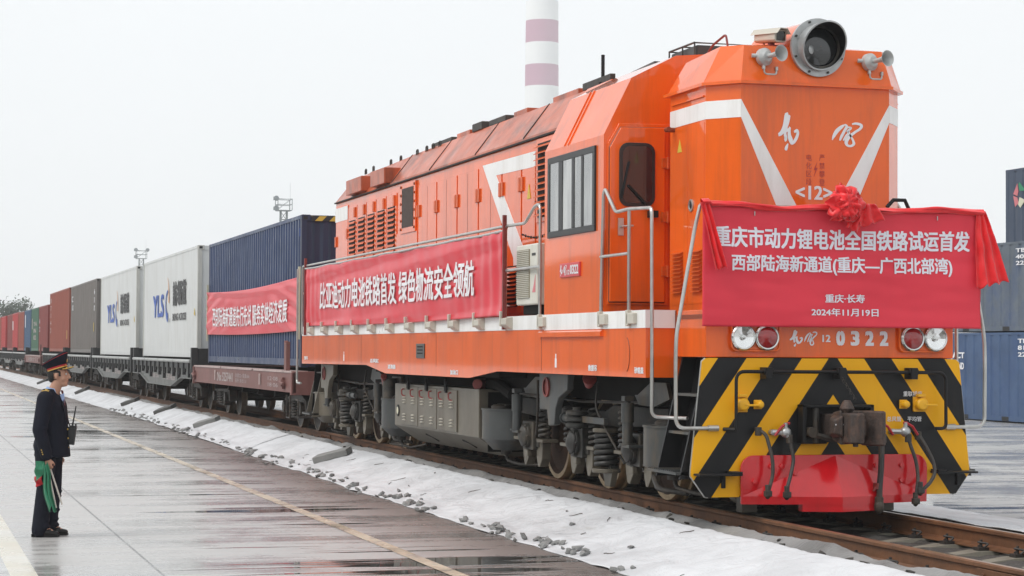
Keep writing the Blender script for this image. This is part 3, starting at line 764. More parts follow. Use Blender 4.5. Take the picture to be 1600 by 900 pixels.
# ---- concrete slabs holding the cloth down
for x, y, rz, L_, W_, lab in ((-13.9, -1.98, .10, 1.5, .34, 'dark grey concrete slab on the white cloth below the locomotive, nearest one'),
                          (-28.6, -1.85, .05, 1.9, .32, 'dark concrete slab on the cloth beside the brown flat wagon'),
                          (-37.4, -1.70, .0, 2.6, .30, 'concrete slab along the seam of two white cloth sheets beside the first grey wagon'),
                          (-45.5, -1.75, .05, 2.2, .28, 'small concrete slab on the cloth beside the second grey wagon'),
                          (-62.5, -1.75, .05, 2.4, .28, 'far concrete slab on the cloth behind the man in the peaked cap'),
                          (-85., -1.7, .05, 3.0, .3, 'farthest concrete slab on the cloth at the left edge')):
    v = (y - outer(x)) / (inner(x) - outer(x)); p = cloth_pt(x, v); a = cloth_pt(x, min(1, v + .12)); b_ = cloth_pt(x, v - .12)
    tilt = math.atan2(a.z - b_.z, a.y - b_.y)
    mb = MB(); mt_ = Matrix.Translation((x, y, p.z + .055)) @ Matrix.Rotation(tilt, 4, 'X') @ Matrix.Rotation(math.pi / 2 - .42 - rz, 4, 'Z')
    mb.box(-W_ * .85, W_ * .85, -L_ * .10, L_ * .10, -.05, .05, mt_)
    setp(build(mb, 'concrete_slab', 'slab concrete' if x > -35 else 'dark slab concrete', bevel=.012), lab, 'slab')

# ---- power-station chimney far behind
CH = (C_ := Vector((18.0947, -8.534, 0))) + Vector((-0.95845 + .0138 * .2836, 0.28366 + .0138 * .9589, 0)).normalized() * 1400
ch = thing('chimney', 'tall white chimney with faded red bands rising into the haze', 'chimney', (CH.x, CH.y, GZ))
def chr_(z): return 11.55 - .0075 * (z - 160)
BZ = [0, 180.5, 195.0, 210.0, 225.0, 238.5]
mb = MB(); mr_ = MB()
for i, (a, b_) in enumerate(zip(BZ, BZ[1:])):
    (mr_ if i % 2 else mb).lathe([(chr_(a), a), (chr_(b_), b_)], (CH.x, CH.y, GZ), (0, 0, 1), 48, caps=(i == len(BZ) - 2))
build(mb, 'shaft', 'chimney white', ch); build(mr_, 'red_band', 'chimney red', ch)

# ---- lattice floodlight masts
def mast(x, y, H, lab, lamps):
    t = thing('floodlight_mast', lab, 'light mast', (x, y, GZ), 'lattice floodlight masts')
    mb = MB(); w0, w1 = .9, .55
    cr_ = [(-1, -1), (1, -1), (1, 1), (-1, 1)]
    def cor(z, i): k = w0 + (w1 - w0) * z / H; return Vector((x + cr_[i][0] * k, y + cr_[i][1] * k, GZ + z))
    for i in range(4): mb.tube([cor(0, i), cor(H, i)], .11, 5)
    k = int(H / 1.6)
    for j in range(k):
        a, b_ = H * j / k, H * (j + 1) / k
        for i in range(4):
            mb.tube([cor(a, i), cor(b_, (i + 1) % 4)], .05, 4); mb.tube([cor(b_, i), cor(b_, (i + 1) % 4)], .05, 4)
    build(mb, 'lattice', 'galvanised lattice', t, smooth=False)
    mb = MB(); z = GZ + H; a = 1.3
    mb.box(x - a, x + a, y - a, y + a, z - .12, z)
    for zz in (1.0, 2.0):
        mb.tube([(x - a, y - a, z + zz), (x + a, y - a, z + zz), (x + a, y + a, z + zz), (x - a, y + a, z + zz), (x - a, y - a, z + zz)], .07, 5)
    for qx, qy in cr_: mb.tube([(x + qx * a, y + qy * a, z), (x + qx * a, y + qy * a, z + 2.05)], .07, 5)
    for qx in (-1, 1): mb.tube([(x + qx * a, y - a, z), (x + qx * a, y + a, z + 2.0)], .03, 4)
    build(mb, 'platform', 'galvanised lattice', t, smooth=False)
    mb = MB(); mb.tube([(x, y + a * .9, z), (x, y + a * .9, z + 5.0)], .018, 5); build(mb, 'lightning_rod', 'galvanised lattice', t)
    for ly, lz in lamps:
        mb = MB(); lo = Vector((x + .4, y + ly, z + lz))
        mb.box(lo.x - .3, lo.x + .3, lo.y - .45, lo.y + .45, lo.z - .32, lo.z + .32)
        mb.cyl((lo.x + .3, lo.y, lo.z), (lo.x + .55, lo.y, lo.z), .42, .5, 14)
        build(mb, 'floodlight', 'floodlight grey', t, bevel=.06)
def dirp(px, d):
    v = Vector((-0.95845, 0.28366, 0)) + Vector((.2836, .9584, 0)) * ((px - 800) / 3241.43)
    p = Vector((18.0947, -8.534, 0)) + v * d; return p.x, p.y
mast(*dirp(442, 375), 27.0, 'lattice floodlight mast above the navy container, the nearer and taller looking one', ((-1.5, .3), (-1.5, 2.1)))
mast(*dirp(220, 540), 25.3, 'far lattice floodlight mast above the white containers', ((-1.5, .4), (-1.5, 2.2), (1.5, 2.2)))

# ---- hazy tree behind the end of the train
tx, ty = dirp(17, 330)
t = thing('tree', 'hazy round tree behind the far end of the train', 'tree', (tx, ty, GZ))
mb = MB(); mb.tube([(tx, ty, GZ), (tx + .2, ty, GZ + 2), (tx, ty + .2, GZ + 5.5), (tx + .1, ty, GZ + 9)], [.32, .26, .18, .08], 8)
rr = random.Random(5); tips = []
for k in range(16):
    a = rr.uniform(0, 6.28); z0 = rr.uniform(2.2, 7.2); ln = rr.uniform(1.4, 3.4); up = rr.uniform(.3, 2.2)
    p0 = Vector((tx, ty, GZ + z0)); p1 = p0 + Vector((math.cos(a) * ln, math.sin(a) * ln, up)); tips.append(p1); tips.append((p0 + p1) / 2)
    mb.tube([p0, (p0 + p1) / 2 + Vector((0, 0, .15)), p1], [.09, .06, .025], 5)
build(mb, 'trunk', 'tree bark', t)
tips += [Vector((tx + rr.gauss(0, 1.2), ty + rr.gauss(0, 1.2), GZ + rr.uniform(4.5, 8.5))) for k in range(22)]
mb = MB()
for k in range(4600):
    c = Vector(rr.choice(tips)); q = Vector((rr.gauss(0, .65), rr.gauss(0, .65), rr.gauss(.1, .6))); p = c + q
    if (Vector((p.x - tx, p.y - ty, (p.z - GZ - 5.9) * .95))).length > 4.7: continue
    s = rr.uniform(.10, .24); n_ = Vector((rr.gauss(0, 1), rr.gauss(0, 1), rr.gauss(.4, 1))).normalized(); u = n_.orthogonal().normalized(); v_ = n_.cross(u)
    mb.face([p + u * s, p + v_ * s * .6, p - u * s, p - v_ * s * .6])
build(mb, 'crown', 'tree leaf', t, smooth=False, flipfix=False)
# ================================================================== CONTAINERS
def container(x_front, z0, L_, H, mt, label, y0=0., W=2.438, post=None, style='corr', endmt=None, name='shipping_container', group=None, detail=True, rot=0):
    """a freight container whose head end faces +X"""
    xc = x_front - L_ / 2; hw = W / 2; xr = x_front - L_
    t = thing(name, label, 'container', (xc, y0, z0), group)
    post = post or mt; endmt = endmt or mt
    pw = .16
    for sy in (-1, 1):
        mb = MB(); yb = y0 + sy * hw
        a, b_ = xr + pw, x_front - pw
        if style == 'corr':
            n = max(4, round((b_ - a) / .278)); p = (b_ - a) / n; prof = []
            for i in range(n):
                q = a + p * i
                prof += [(q, .006), (q + p * .30, .006), (q + p * .44, .044), (q + p * .84, .044)]
            prof.append((b_, .006))
        elif style == 'sparse':
            n = max(4, round((b_ - a) / .46)); p = (b_ - a) / n; prof = []
            for i in range(n):
                q = a + p * i
                prof += [(q, .006), (q + p * .60, .006), (q + p * .70, .034), (q + p * .90, .034)]
            prof.append((b_, .006))
        else:
            n = max(4, round((b_ - a) / .30)); p = (b_ - a) / n; prof = []
            for i in range(n):
                q = a + p * i
                prof += [(q, .012), (q + p * .86, .012), (q + p * .90, .022), (q + p * .96, .022)]
            prof.append((b_, .012))
        zt, zb = z0 + H - .07, z0 + .16
        A = [mb.bm.verts.new((x, yb - sy * d, zb)) for x, d in prof]; B = [mb.bm.verts.new((x, yb - sy * d, zt)) for x, d in prof]
        for i in range(len(A) - 1):
            f = [A[i], A[i + 1], B[i + 1], B[i]]; mb.bm.faces.new(f if sy < 0 else f[::-1])
        build(mb, 'side_wall', mt, t, smooth=False, flipfix=False)
    mb = MB()
    for sy in (-1, 1):
        yb = y0 + sy * hw; lo, hi = sorted((yb, yb - sy * .055))
        mb.box(xr + pw, x_front - pw, lo, hi, z0 + H - .07, z0 + H - .004)
        mb.box(xr + pw, x_front - pw, lo, hi, z0 + .03, z0 + .16)
    build(mb, 'side_rail', mt, t, smooth=False)
    if detail:
        mb = MB()                                                   # fork-lift pockets in the bottom rail
        for sy in (-1, 1):
            for k in ((-1.1, 1.1) if L_ < 7 else ()):
                lo, hi = sorted((y0 + sy * (hw + .002), y0 + sy * (hw - .06)))
                mb.box(xc + k - .18, xc + k + .18, lo, hi, z0 + .034, z0 + .15)
        if len(mb.bm.verts): build(mb, 'forklift_pocket', 'container dark gap', t, smooth=False)
    mb = MB()
    for ex, s in ((x_front, -1), (xr, 1)):
        for sy in (-1, 1):
            xa, xb = sorted((ex, ex + s * pw)); ya, yb = sorted((y0 + sy * hw, y0 + sy * (hw - .10)))
            mb.box(xa, xb, ya, yb, z0 + .118, z0 + H - .118)
    build(mb, 'corner_post', post, t, smooth=False)
    mb = MB()
    for ex, s in ((x_front, -1), (xr, 1)):
        for sy in (-1, 1):
            for zz in (0, H - .118):
                xa, xb = sorted((ex + .002 * -s, ex + s * .178)); ya, yb = sorted((y0 + sy * (hw + .002), y0 + sy * (hw - .162)))
                mb.box(xa, xb, ya, yb, z0 + zz, z0 + zz + .118)
    build(mb, 'corner_casting', post, t, bevel=.006)
    if detail:
        mb = MB()
        for sy in (-1, 1):
            for zz in (0, H - .118):
                ya, yb = sorted((y0 + sy * (hw - .03), y0 + sy * (hw - .11)))
                mb.box(x_front + .001, x_front + .006, ya, yb, z0 + zz + .03, z0 + zz + .09)
        build(mb, 'casting_hole', 'container dark gap', t, smooth=False)
    # head end: vertical corrugation
    mb = MB(); n = 7 if style != 'flat' else 1; a, b_ = y0 - hw + .10, y0 + hw - .10; p = (b_ - a) / n; prof = []
    for i in range(n):
        q = a + p * i; prof += [(q, .03), (q + p * .3, .03), (q + p * .5, .07), (q + p * .8, .07)] if n > 1 else [(q, .03)]
    prof.append((b_, .03))
    A = [mb.bm.verts.new((x_front - d, y, z0 + .16)) for y, d in prof]; B = [mb.bm.verts.new((x_front - d, y, z0 + H - .12)) for y, d in prof]
    for i in range(len(A) - 1): mb.bm.faces.new([A[i], A[i + 1], B[i + 1], B[i]])
    mb.box(x_front - .08, x_front - .012, a, b_, z0 + .02, z0 + .16); mb.box(x_front - .08, x_front - .012, a, b_, z0 + H - .12, z0 + H - .01)
    build(mb, 'end_wall', endmt, t, smooth=False, flipfix=False)
    # doors at the other end
    mb = MB()
    for sy in (-1, 1): mb.box(xr + .02, xr + .06, *sorted((y0 + sy * .008, y0 + sy * (hw - .10))), z0 + .14, z0 + H - .12)
    mb.box(xr + .01, xr + .09, a, b_, z0 + .02, z0 + .14); mb.box(xr + .01, xr + .09, a, b_, z0 + H - .12, z0 + H - .01)
    d = build(mb, 'door', mt, t, smooth=False)
    mb = MB()
    for k in (-.85, -.35, .35, .85): mb.cyl((xr - .012, y0 + k, z0 + .1), (xr - .012, y0 + k, z0 + H - .08), .018, seg=8)
    build(mb, 'lock_rod', post, d)
    mb = MB(); mb.box(xr + .02, x_front - .02, y0 - hw + .03, y0 + hw - .03, z0 + H - .03, z0 + H - .012); mb.box(xr + .06, x_front - .06, y0 - hw + .05, y0 + hw - .05, z0 + .06, z0 + .14)
    build(mb, 'roof', mt, t, smooth=False)
    return t
def side_letters(t, s, xa, xb, za, zb, mt='white lettering', y=-1.219, bold=.02, depth=.006):
    """lettering on a wall that faces -Y"""
    return letters(s, (xa, y, za), (xb - xa, 0, 0), (0, 0, zb - za), mt, t, bold, depth=depth)

C40, HC, STD = 12.192, 2.896, 2.591
navy = container(-20.67, 1.2128, C40, HC, 'navy container', 'navy blue ribbed container with a red slogan banner, right behind the locomotive', endmt='navy container end', post='navy container end')
mb = MB(); mb.box(-20.676, -20.664, -1.03, 1.03, 1.2128 + HC - .118, 1.2128 + HC - .025); build(mb, 'hazard_edge', 'hazard edge', navy, smooth=False)
mb = MB(); mb.box(-20.85, -20.83, -1.227, -1.222, 3.70, 3.86); build(mb, 'sticker', 'blue lettering', navy, smooth=False)
whites = []
for xf, lab in ((-34.81, 'white container with blue and black logo lettering, next to the navy container'), (-48.95, 'white container with blue and black logo lettering, next to the grey brown container')):
    t = container(xf, 1.30, C40, HC, 'white container', lab, style='flat', post='white container post', group='white logo containers')
    whites.append(t)
    x = xf - C40; y = -1.219
    side_letters(t, 'YLS', x + 2.6, x + 5.2, 2.46, 3.12, 'blue lettering', bold=.03)
    mb = MB()                                                       # round blue swoosh closing the blue letters, with a thin orange flame above it
    def arc(cx, cz, rx, rz, a0, a1, w0, w1, k=18):
        for i in range(k):
            p = [a0 + (a1 - a0) * q / k for q in (i, i + 1)]; ww = [w0 + (w1 - w0) * q / k for q in (i, i + 1)]
            pts = [(cx + (rx - ww[0]) * math.cos(p[0]), y - .008, cz + (rz - ww[0]) * math.sin(p[0])), (cx + (rx + ww[0]) * math.cos(p[0]), y - .008, cz + (rz + ww[0]) * math.sin(p[0])),
                   (cx + (rx + ww[1]) * math.cos(p[1]), y - .008, cz + (rz + ww[1]) * math.sin(p[1])), (cx + (rx - ww[1]) * math.cos(p[1]), y - .008, cz + (rz - ww[1]) * math.sin(p[1]))]
            mb.face(pts)
    arc(x + 6.2, 2.80, .55, .38, R_(95), R_(265), .03, .13); build(mb, 'lettering', 'blue lettering', t, smooth=False, flipfix=False)
    mb = MB(); arc(x + 5.9, 2.95, .45, .62, R_(-10), R_(75), .09, .01); build(mb, 'lettering', 'orange lettering', t, smooth=False, flipfix=False)
    side_letters(t, 'ILSTCORRIDOR', x + 6.05, x + 6.75, 2.30, 2.40, 'grey cast metal', bold=.0)
    side_letters(t, '訪領道', x + 7.2, x + 10.0, 2.72, 3.42, 'black lettering', bold=.05)
    side_letters(t, 'BKING ACROSS', x + 7.2, x + 10.0, 2.32, 2.52, 'black lettering', bold=.03)
    mb = MB(); mb.prism([(x + 11.55, 2.44), (x + 11.75, 2.40), (x + 11.62, 2.60)], 'Y', y - .008, y - .002); build(mb, 'warning_sticker', 'warning yellow', t, smooth=False)
gb = container(-62.94, 1.34, C40, HC, 'grey brown container', 'grey brown container with faint white marks between white and rust red ones', style='corr')
side_letters(gb, 'C', -74.6, -73.9, 3.55, 3.80); side_letters(gb, 'K1', -74.4, -73.7, 3.18, 3.42); side_letters(gb, '46\n31\n07', -63.9, -63.5, 3.0, 3.85, bold=.03); side_letters(gb, '1', -64.0, -63.8, 2.2, 2.55, 'warning yellow', bold=.05)
rs = container(-76.15, 1.36, C40, HC, 'rust container', 'tall rust red container, right of the green one', style='corr')
side_letters(rs, '0\n7\n1\n4\n2', -87.6, -87.3, 2.3, 4.0); side_letters(rs, 'I', -77.3, -77.1, 1.95, 2.35, 'warning yellow', bold=.05)
C20 = 6.058
r2 = container(-89.9, 1.36, 6.7, 2.40, 'dark red container', 'short dark red container between the rust red and the green one', detail=False)
side_letters(r2, '41\n72', -96.1, -95.6, 2.4, 3.1)
gr = container(-97.15, 1.36, C20, 2.40, 'green container', 'weathered green container next to a blue one', detail=False)
side_letters(gr, 'YA\nIN\n82', -101.2, -98.3, 2.0, 3.0, 'faded lettering'); side_letters(gr, 'I', -102.6, -102.1, 2.6, 3.2, 'faded lettering')
bl = container(-104.0, 1.36, C20, 2.40, 'blue container', 'blue container between the green and a brownish red one', detail=False)
side_letters(bl, 'I', -109.2, -108.6, 2.75, 3.5, bold=.06)
br = container(-110.6, 1.36, C20, 2.40, 'rust container', 'brownish red container next to the blue one, on its far side', detail=False)
b1 = container(-117.3, 1.36, 6.3, 2.44, 'bright red container', 'bright red container with one white mark, the fourth container from the far end', detail=False)
side_letters(b1, 'I', -123.2, -122.4, 2.7, 3.3, bold=.06)
b2 = container(-123.75, 1.36, 6.3, 2.44, 'dark red container', 'dull red container left of the bright red one', detail=False)
b3 = container(-132.9, 1.36, C20, 2.44, 'bright red container', 'light red container near the far end with a dark gap to its right', detail=False)
b4 = container(-139.4, 1.36, C20, 2.44, 'rust container', 'dull rust container at the far left end of the train', detail=False)

# slogan banner tied over the navy container
y_b = -1.262
def drape(p):
    u = (p.x + 32.8) / 12.1; v = (p.z - 1.90) / 1.03
    sag = -.085 * math.sin(math.pi * max(0, min(1, u))) * v - .035 * math.sin(math.pi * max(0, min(1, u))) * (1 - v)
    e = (2 * abs(u - .5)) ** 3
    yw = .012 * noise.noise(Vector((p.x * .9, p.z * 3, 4))) + .014 * e * math.sin((p.z + .16 * abs(p.x + 26.7)) * 22) + .012 * math.sin(p.z * 16 + p.x * .35) * math.exp(-((v - .93) / .1) ** 2)
    return Vector((p.x, y_b + yw, p.z + sag))
ban = thing('slogan_banner', 'red slogan banner with white characters tied across the navy container', 'banner', (-26.75, y_b, 1.90))
mb = MB(); mb.grid(lambda u, v: drape(Vector((-32.8 + 12.1 * u, 0, 1.90 + 1.03 * v))), 240, 46)
build(mb, 'banner_cloth', 'side banner red', ban, ang=180, solid=.004, flipfix=False)
letters('西部陆海新通道先行先试 服务实体经济发展', (-31.75, y_b, 2.09), (9.95, 0, 0), (0, 0, .48), 'white lettering', ban, .02, warp=drape, depth=.022)
mb = MB()
for x in (-32.82, -20.71): mb.box(x - .02, x + .02, y_b - .012, y_b + .030, 1.74, 3.12)
build(mb, 'batten', 'cream emblem', ban, smooth=False)

# ================================================================== FLAT WAGONS
def wheelset(mbw, mbr, x, r=.42, gauge=.7525):
    for sy in (-1, 1):
        mbw.lathe([(r - .035, -.065), (r, -.065), (r + .0, .035), (r + .025, .05), (r + .025, .068), (r - .035, .068)], (x, sy * gauge, r), (0, -sy, 0), 28, caps=False)
        mbr.lathe([(.06, -.075), (.12, -.06), (.22, -.03), (r - .05, -.05), (r - .034, -.062), (r - .034, .066), (.1, .06)], (x, sy * gauge, r), (0, sy * -1, 0), 28)
    mbr.cyl((x, -.7, r), (x, .7, r), .08, seg=12)
def wagon_bogie(root, xb):
    mb = MB()
    for sy in (-1, 1):
        y = sy * 1.0
        # cast side frame: arched, with two windows for the wheels' pedestals
        mb.prism([(xb - 1.20, .34), (xb - 1.12, .58), (xb - .75, .66), (xb - .45, .80), (xb + .45, .80), (xb + .75, .66), (xb + 1.12, .58), (xb + 1.20, .34), (xb + 1.02, .34), (xb + .95, .50), (xb + .62, .50), (xb + .38, .22), (xb - .38, .22), (xb - .62, .50), (xb - .95, .50), (xb - 1.02, .34)], 'Y', *sorted((y - .09, y + .09)))
        mb.box(xb - .24, xb + .24, *sorted((y - .05, y + .05)), .50, .62)
    mb.box(xb - .22, xb + .22, -1.05, 1.05, .58, .86)
    bg_ = build(mb, 'bogie', 'greasy iron', root, bevel=.015)
    for k in (-.875, .875):
        a, b_ = MB(), MB(); wheelset(a, b_, xb + k)
        build(b_, 'wheelset', 'greasy iron', bg_)
        build(a, 'wheel_tread', 'wagon tread', bg_)
    for sy in (-1, 1):
        mb = MB()
        for k in (-.15, .15): spring(mb, (xb + k, sy * 1.08, .24), .085, .30, 5, .02)
        build(mb, 'spring', 'greasy iron', bg_)
        mb = MB()
        for k in (-.875, .875):
            mb.cyl((xb + k, sy * .95, .42), (xb + k, sy * 1.17, .42), .125, seg=14); mb.box(xb + k - .14, xb + k + .14, *sorted((sy * .95, sy * 1.10)), .42, .58)
        build(mb, 'axle_box', 'greasy iron', bg_, bevel=.01)
def spring(mb, p, r, h, turns, wr, seg=6):
    p = Vector(p); k = int(turns * 12)
    mb.tube([p + Vector((r * math.cos(2 * math.pi * turns * i / k), r * math.sin(2 * math.pi * turns * i / k), h * i / k)) for i in range(k + 1)], wr, seg)
def coupler_pair(root, x):
    mb = MB(); mb.box(x - .3, x + .9, -.10, .10, .80, .96); mb.box(x - .18, x + .16, -.18, .18, .76, 1.0); build(mb, 'coupler', 'coupler rust', root, bevel=.03)

def grey_wagon(xf, label, group='grey fish-bellied flat wagons'):
    L_ = 13.36; xr = xf - L_; xm = (xf + xr) / 2; t = thing('flat_wagon', label, 'flat wagon', (xm, 0, 0), group)
    mb = MB()
    prof = [(xf, 1.19), (xf, .80), (xf - 1.6, .80), (xf - 4.1, .57), (xm - 2.0 - .2, .57), (xr + 1.9, .84), (xr, .84), (xr, 1.19)]
    prof = [(xf, 1.19), (xf, .82), (xf - 2.0, .82), (xf - 4.0, .57), (xr + 4.0, .57), (xr + 2.0, .82), (xr, .82), (xr, 1.19)]
    for sy in (-1, 1): mb.prism(prof, 'Y', *sorted((sy * 1.38, sy * 1.40)))
    build(mb, 'side_sill', 'grey wagon', t, smooth=False)
    mb = MB()
    for sy in (-1, 1):                                              # bottom flange follows the belly
        pts = [p for p in prof[1:-1]]
        for a, b_ in zip(pts, pts[1:]):
            mb.hull([(a[0], sy * 1.34, a[1] - .03), (a[0], sy * 1.47, a[1] - .03), (a[0], sy * 1.47, a[1]), (a[0], sy * 1.34, a[1])], [(b_[0], sy * 1.34, b_[1] - .03), (b_[0], sy * 1.47, b_[1] - .03), (b_[0], sy * 1.47, b_[1]), (b_[0], sy * 1.34, b_[1])])
    build(mb, 'flange', 'grey wagon', t, smooth=False)
    mb = MB()
    mb.box(xr + .02, xf - .02, -1.37, 1.37, 1.05, 1.19)
    for sy in (-1, 1):
        mb.box(xr, xf, *sorted((sy * 1.36, sy * 1.44)), 1.04, 1.205)
        n = 13
        for i in range(n):
            x = xr + .5 + (L_ - 1.0) * i / (n - 1); h = (.22, .30, .16)[i % 3]
            mb.box(x - .05, x + .05, *sorted((sy * 1.403, sy * 1.48)), 1.04 - h, 1.20)
            mb.box(x - .16, x + .16, *sorted((sy * 1.403, sy * 1.45)), 1.04 - h * .55, 1.06)
    build(mb, 'stake_pockets', 'black wagon', t, smooth=False)
    mb = MB()
    for sy in (-1, 1):
        k = 4
        for i in range(k): mb.cyl((xr + .1 + (L_ - .2) * i / k + .05, sy * 1.46, 1.235), (xr + .1 + (L_ - .2) * (i + 1) / k - .05, sy * 1.46, 1.235), .045, seg=8)
    build(mb, 'side_tube', 'wagon rail light', t)
    mb = MB()
    for x in (xf, xr):
        a, b_ = sorted((x, x + (-.12 if x == xf else .12)))
        mb.box(a, b_, -1.40, 1.40, .80, 1.56)
        mb.box(a - .03, b_ + .03, -1.46, -1.30, .80, 1.58); mb.box(a - .03, b_ + .03, 1.30, 1.46, .80, 1.58)
    build(mb, 'end_wall', 'black wagon', t, bevel=.01)
    mb = MB(); mb.box(xr + .3, xf - .3, -.28, .28, .50, 1.05)
    for k in (-3, -1, 1, 3): mb.box(xm + k - .06, xm + k + .06, -1.36, 1.36, .62, 1.05)
    mb.cyl((xm - .8, .7, .72), (xm + .8, .7, .72), .22, seg=14)
    build(mb, 'centre_sill', 'dark underframe', t, smooth=False)
    for k in (xf - 1.95, xr + 1.95): wagon_bogie(t, k)
    coupler_pair(t, xr - .35)
    mb = MB()
    for sy in (-1,): mb.tube(fillet([(xf + .05, sy * 1.42, .80), (xf + .05, sy * 1.42, .35), (xf - .45, sy * 1.42, .35), (xf - .45, sy * 1.42, .80)], .06), .018, 6)
    build(mb, 'step_iron', 'greasy iron', t)
    letters('70  5314826', (xf - 6.2, -1.40, .70), (2.6, 0, 0), (0, 0, .17), 'faded lettering', t, .02, depth=.004)
    letters('自重 23.8t', (xf - 8.6, -1.40, .72), (1.4, 0, 0), (0, 0, .13), 'faded lettering', t, .01, depth=.004)
    return t
gw = grey_wagon(-34.13, 'grey fish-bellied flat wagon under the white container next to the navy one')
index_kids()
GL = ['grey fish-bellied flat wagon under the second white container', 'grey fish-bellied flat wagon under the grey brown container', 'grey fish-bellied flat wagon under the rust red container', 'grey flat wagon under the blue and brownish red containers', 'grey flat wagon under the bright red and dull red containers', 'farthest grey flat wagon, under the last two rust and red containers']
for i, (xf, lb) in enumerate(zip((-48.27, -62.3, -76.2, -104.3, -118.2, -132.3), GL)):
    c = copy_tree(gw); c.location.x = gw.location.x + (xf + 34.13); c['label'] = lb

def brown_wagon(xf, xr, label):
    xm = (xf + xr) / 2; t = thing('flat_wagon', label, 'flat wagon', (xm, 0, 0), 'brown straight-sided flat wagons')
    mb = MB()
    for sy in (-1, 1): mb.box(xr, xf, *sorted((sy * 1.44, sy * 1.50)), .745, 1.11)
    build(mb, 'side_sill', 'brown wagon', t, smooth=False)
    mb = MB()
    for sy in (-1, 1):
        for a, b_ in ((xr + .1, xr + 4.4), (xr + 4.6, xf - 4.6), (xf - 4.4, xf - .1)): mb.box(a, b_, *sorted((sy * 1.20, sy * 1.515)), 1.114, 1.150)
    build(mb, 'deck_edge', 'wagon top light', t, smooth=False)
    mb = MB(); mb.box(xr + .05, xf - .05, -1.43, 1.43, 1.0, 1.105); mb.box(xr + .3, xf - .3, -.3, .3, .48, 1.0)
    for k in (-4, -2, 0, 2, 4): mb.box(xm + k - .06, xm + k + .06, -1.36, 1.36, .62, 1.0)
    mb.cyl((xm - 1, -.75, .66), (xm - .1, -.75, .66), .17, seg=12)
    build(mb, 'centre_sill', 'dark underframe', t, smooth=False)
    mb = MB()
    for x in (xf, xr): mb.box(*sorted((x, x + (-.16 if x == xf else .16))), -1.50, 1.50, .70, 1.14)
    for x in (xf - .05, xr + .05):
        for sy in (-1, 1): mb.box(x - .06, x + .06, *sorted((sy * 1.50, sy * 1.53)), .70, 1.12)
    build(mb, 'end_beam', 'brown wagon', t, bevel=.01)
    for k in (xf - 1.95, xr + 1.95): wagon_bogie(t, k)
    coupler_pair(t, xr - .35)
    mb = MB()                                                       # light stake plates and tie hooks on the side
    for x in (xr + .28 * (xf - xr), xr + .735 * (xf - xr)): mb.box(x - .05, x + .05, -1.535, -1.503, .84, 1.06)
    build(mb, 'stake_plate', 'wagon top light', t, bevel=.006)
    mb = MB()
    for x in (xr + .35, xf - .85):
        mb.tube([(x - .18, -1.56, .94), (x + .18, -1.56, .90)], .03, 6); mb.cyl((x, -1.50, .92), (x, -1.58, .92), .07, seg=10); mb.box(x - .05, x + .05, -1.56, -1.51, .80, 1.02)
    build(mb, 'tie_hook', 'brown wagon', t)
    letters('Nx 5257441', (xr + .30 * (xf - xr), -1.50, .83), (2.2, 0, 0), (0, 0, .20), 'faded lettering', t, .03, depth=.004)
    letters('自重22t 载重60t\n容积 换长1.3', (xr + .49 * (xf - xr), -1.50, .83), (1.9, 0, 0), (0, 0, .20), 'faded lettering', t, .0, depth=.004)
    letters('12·08\n18·06', (xr + .80 * (xf - xr), -1.50, .82), (1.1, 0, 0), (0, 0, .20), 'faded lettering', t, .0, depth=.004)
    mb = MB(); mb.lathe([(.10, 0), (.10, .003), (.075, .003), (.075, 0)], (xr + .275 * (xf - xr) + .25, -1.50, .92), (0, -1, 0), 20, caps=False); build(mb, 'railway_badge', 'faded lettering', t, smooth=False)
    # hand brake stand, end rail and steps at the front corner
    mb = MB(); mb.box(xf - .95, xf - .72, -1.50, -1.42, 1.15, 1.62); mb.prism([(xf - .95, 1.62), (xf - .72, 1.62), (xf - .72, 1.70), (xf - .80, 1.66), (xf - .87, 1.66), (xf - .95, 1.72)], 'Y', -1.50, -1.42)
    build(mb, 'side_stake', 'brown wagon', t, bevel=.008)
    mb = MB(); mb.tube(fillet([(xf + .04, -1.45, .62), (xf + .32, -1.45, .62), (xf + .32, -1.45, .30), (xf + .32, -.75, .30)], .06), .018, 6); mb.tube([(xf - .5, -1.52, .70), (xf - .5, -1.52, .28), (xf - .15, -1.52, .28), (xf - .15, -1.52, .70)], .016, 6)
    build(mb, 'step_iron', 'greasy iron', t)
    mb = MB(); mb.lathe([(.02, 0), (.20, .02), (.20, .05), (.02, .05)], (xf + .05, -.8, 1.35), (1, 0, 0), 20); mb.cyl((xf, -.8, .8), (xf, -.8, 1.4), .03, seg=8)
    build(mb, 'hand_brake', 'brown wagon', t)
    return t
bw = brown_wagon(-19.95, -33.34, 'brown flat wagon carrying the navy container behind the locomotive')
index_kids()
c = copy_tree(bw); c.location.x = bw.location.x + (-90.5 + 19.95); c['label'] = 'faded brown flat wagon far down the train under the green container'

# ================================================================== CONTAINER STACKS IN THE YARD
ys = 20.3
def yard(x_right, z, mt, label, sty='sparse', H=2.438):
    return container(x_right, z, C20, H, mt, label, y0=ys + 1.219, style=sty)
Z0 = GZ + .01
a = yard(-30.2, Z0, 'slate blue container', 'weathered slate blue container at the foot of the stack behind the locomotive')
b_ = yard(-30.15, Z0 + 2.445, 'grey blue container', 'grey container patched with blue, middle of the stack at the right')
ys = 23.1
f_ = yard(-30.9, Z0, 'grey blue container', 'grey container at the foot of the second row, hidden behind the slate blue one')
h_ = yard(-30.95, Z0 + 2.445, 'slate blue container', 'slate blue container in the second row under the dark blue one with the emblem')
c = yard(-30.9, Z0 + 4.89, 'dark blue container', 'dark blue container with a round pink and green emblem, top of the second row')
ys = 20.3
d = yard(-24.0, Z0, 'grey blue container', 'grey container on the ground at the right edge, beside the foot of the stack')
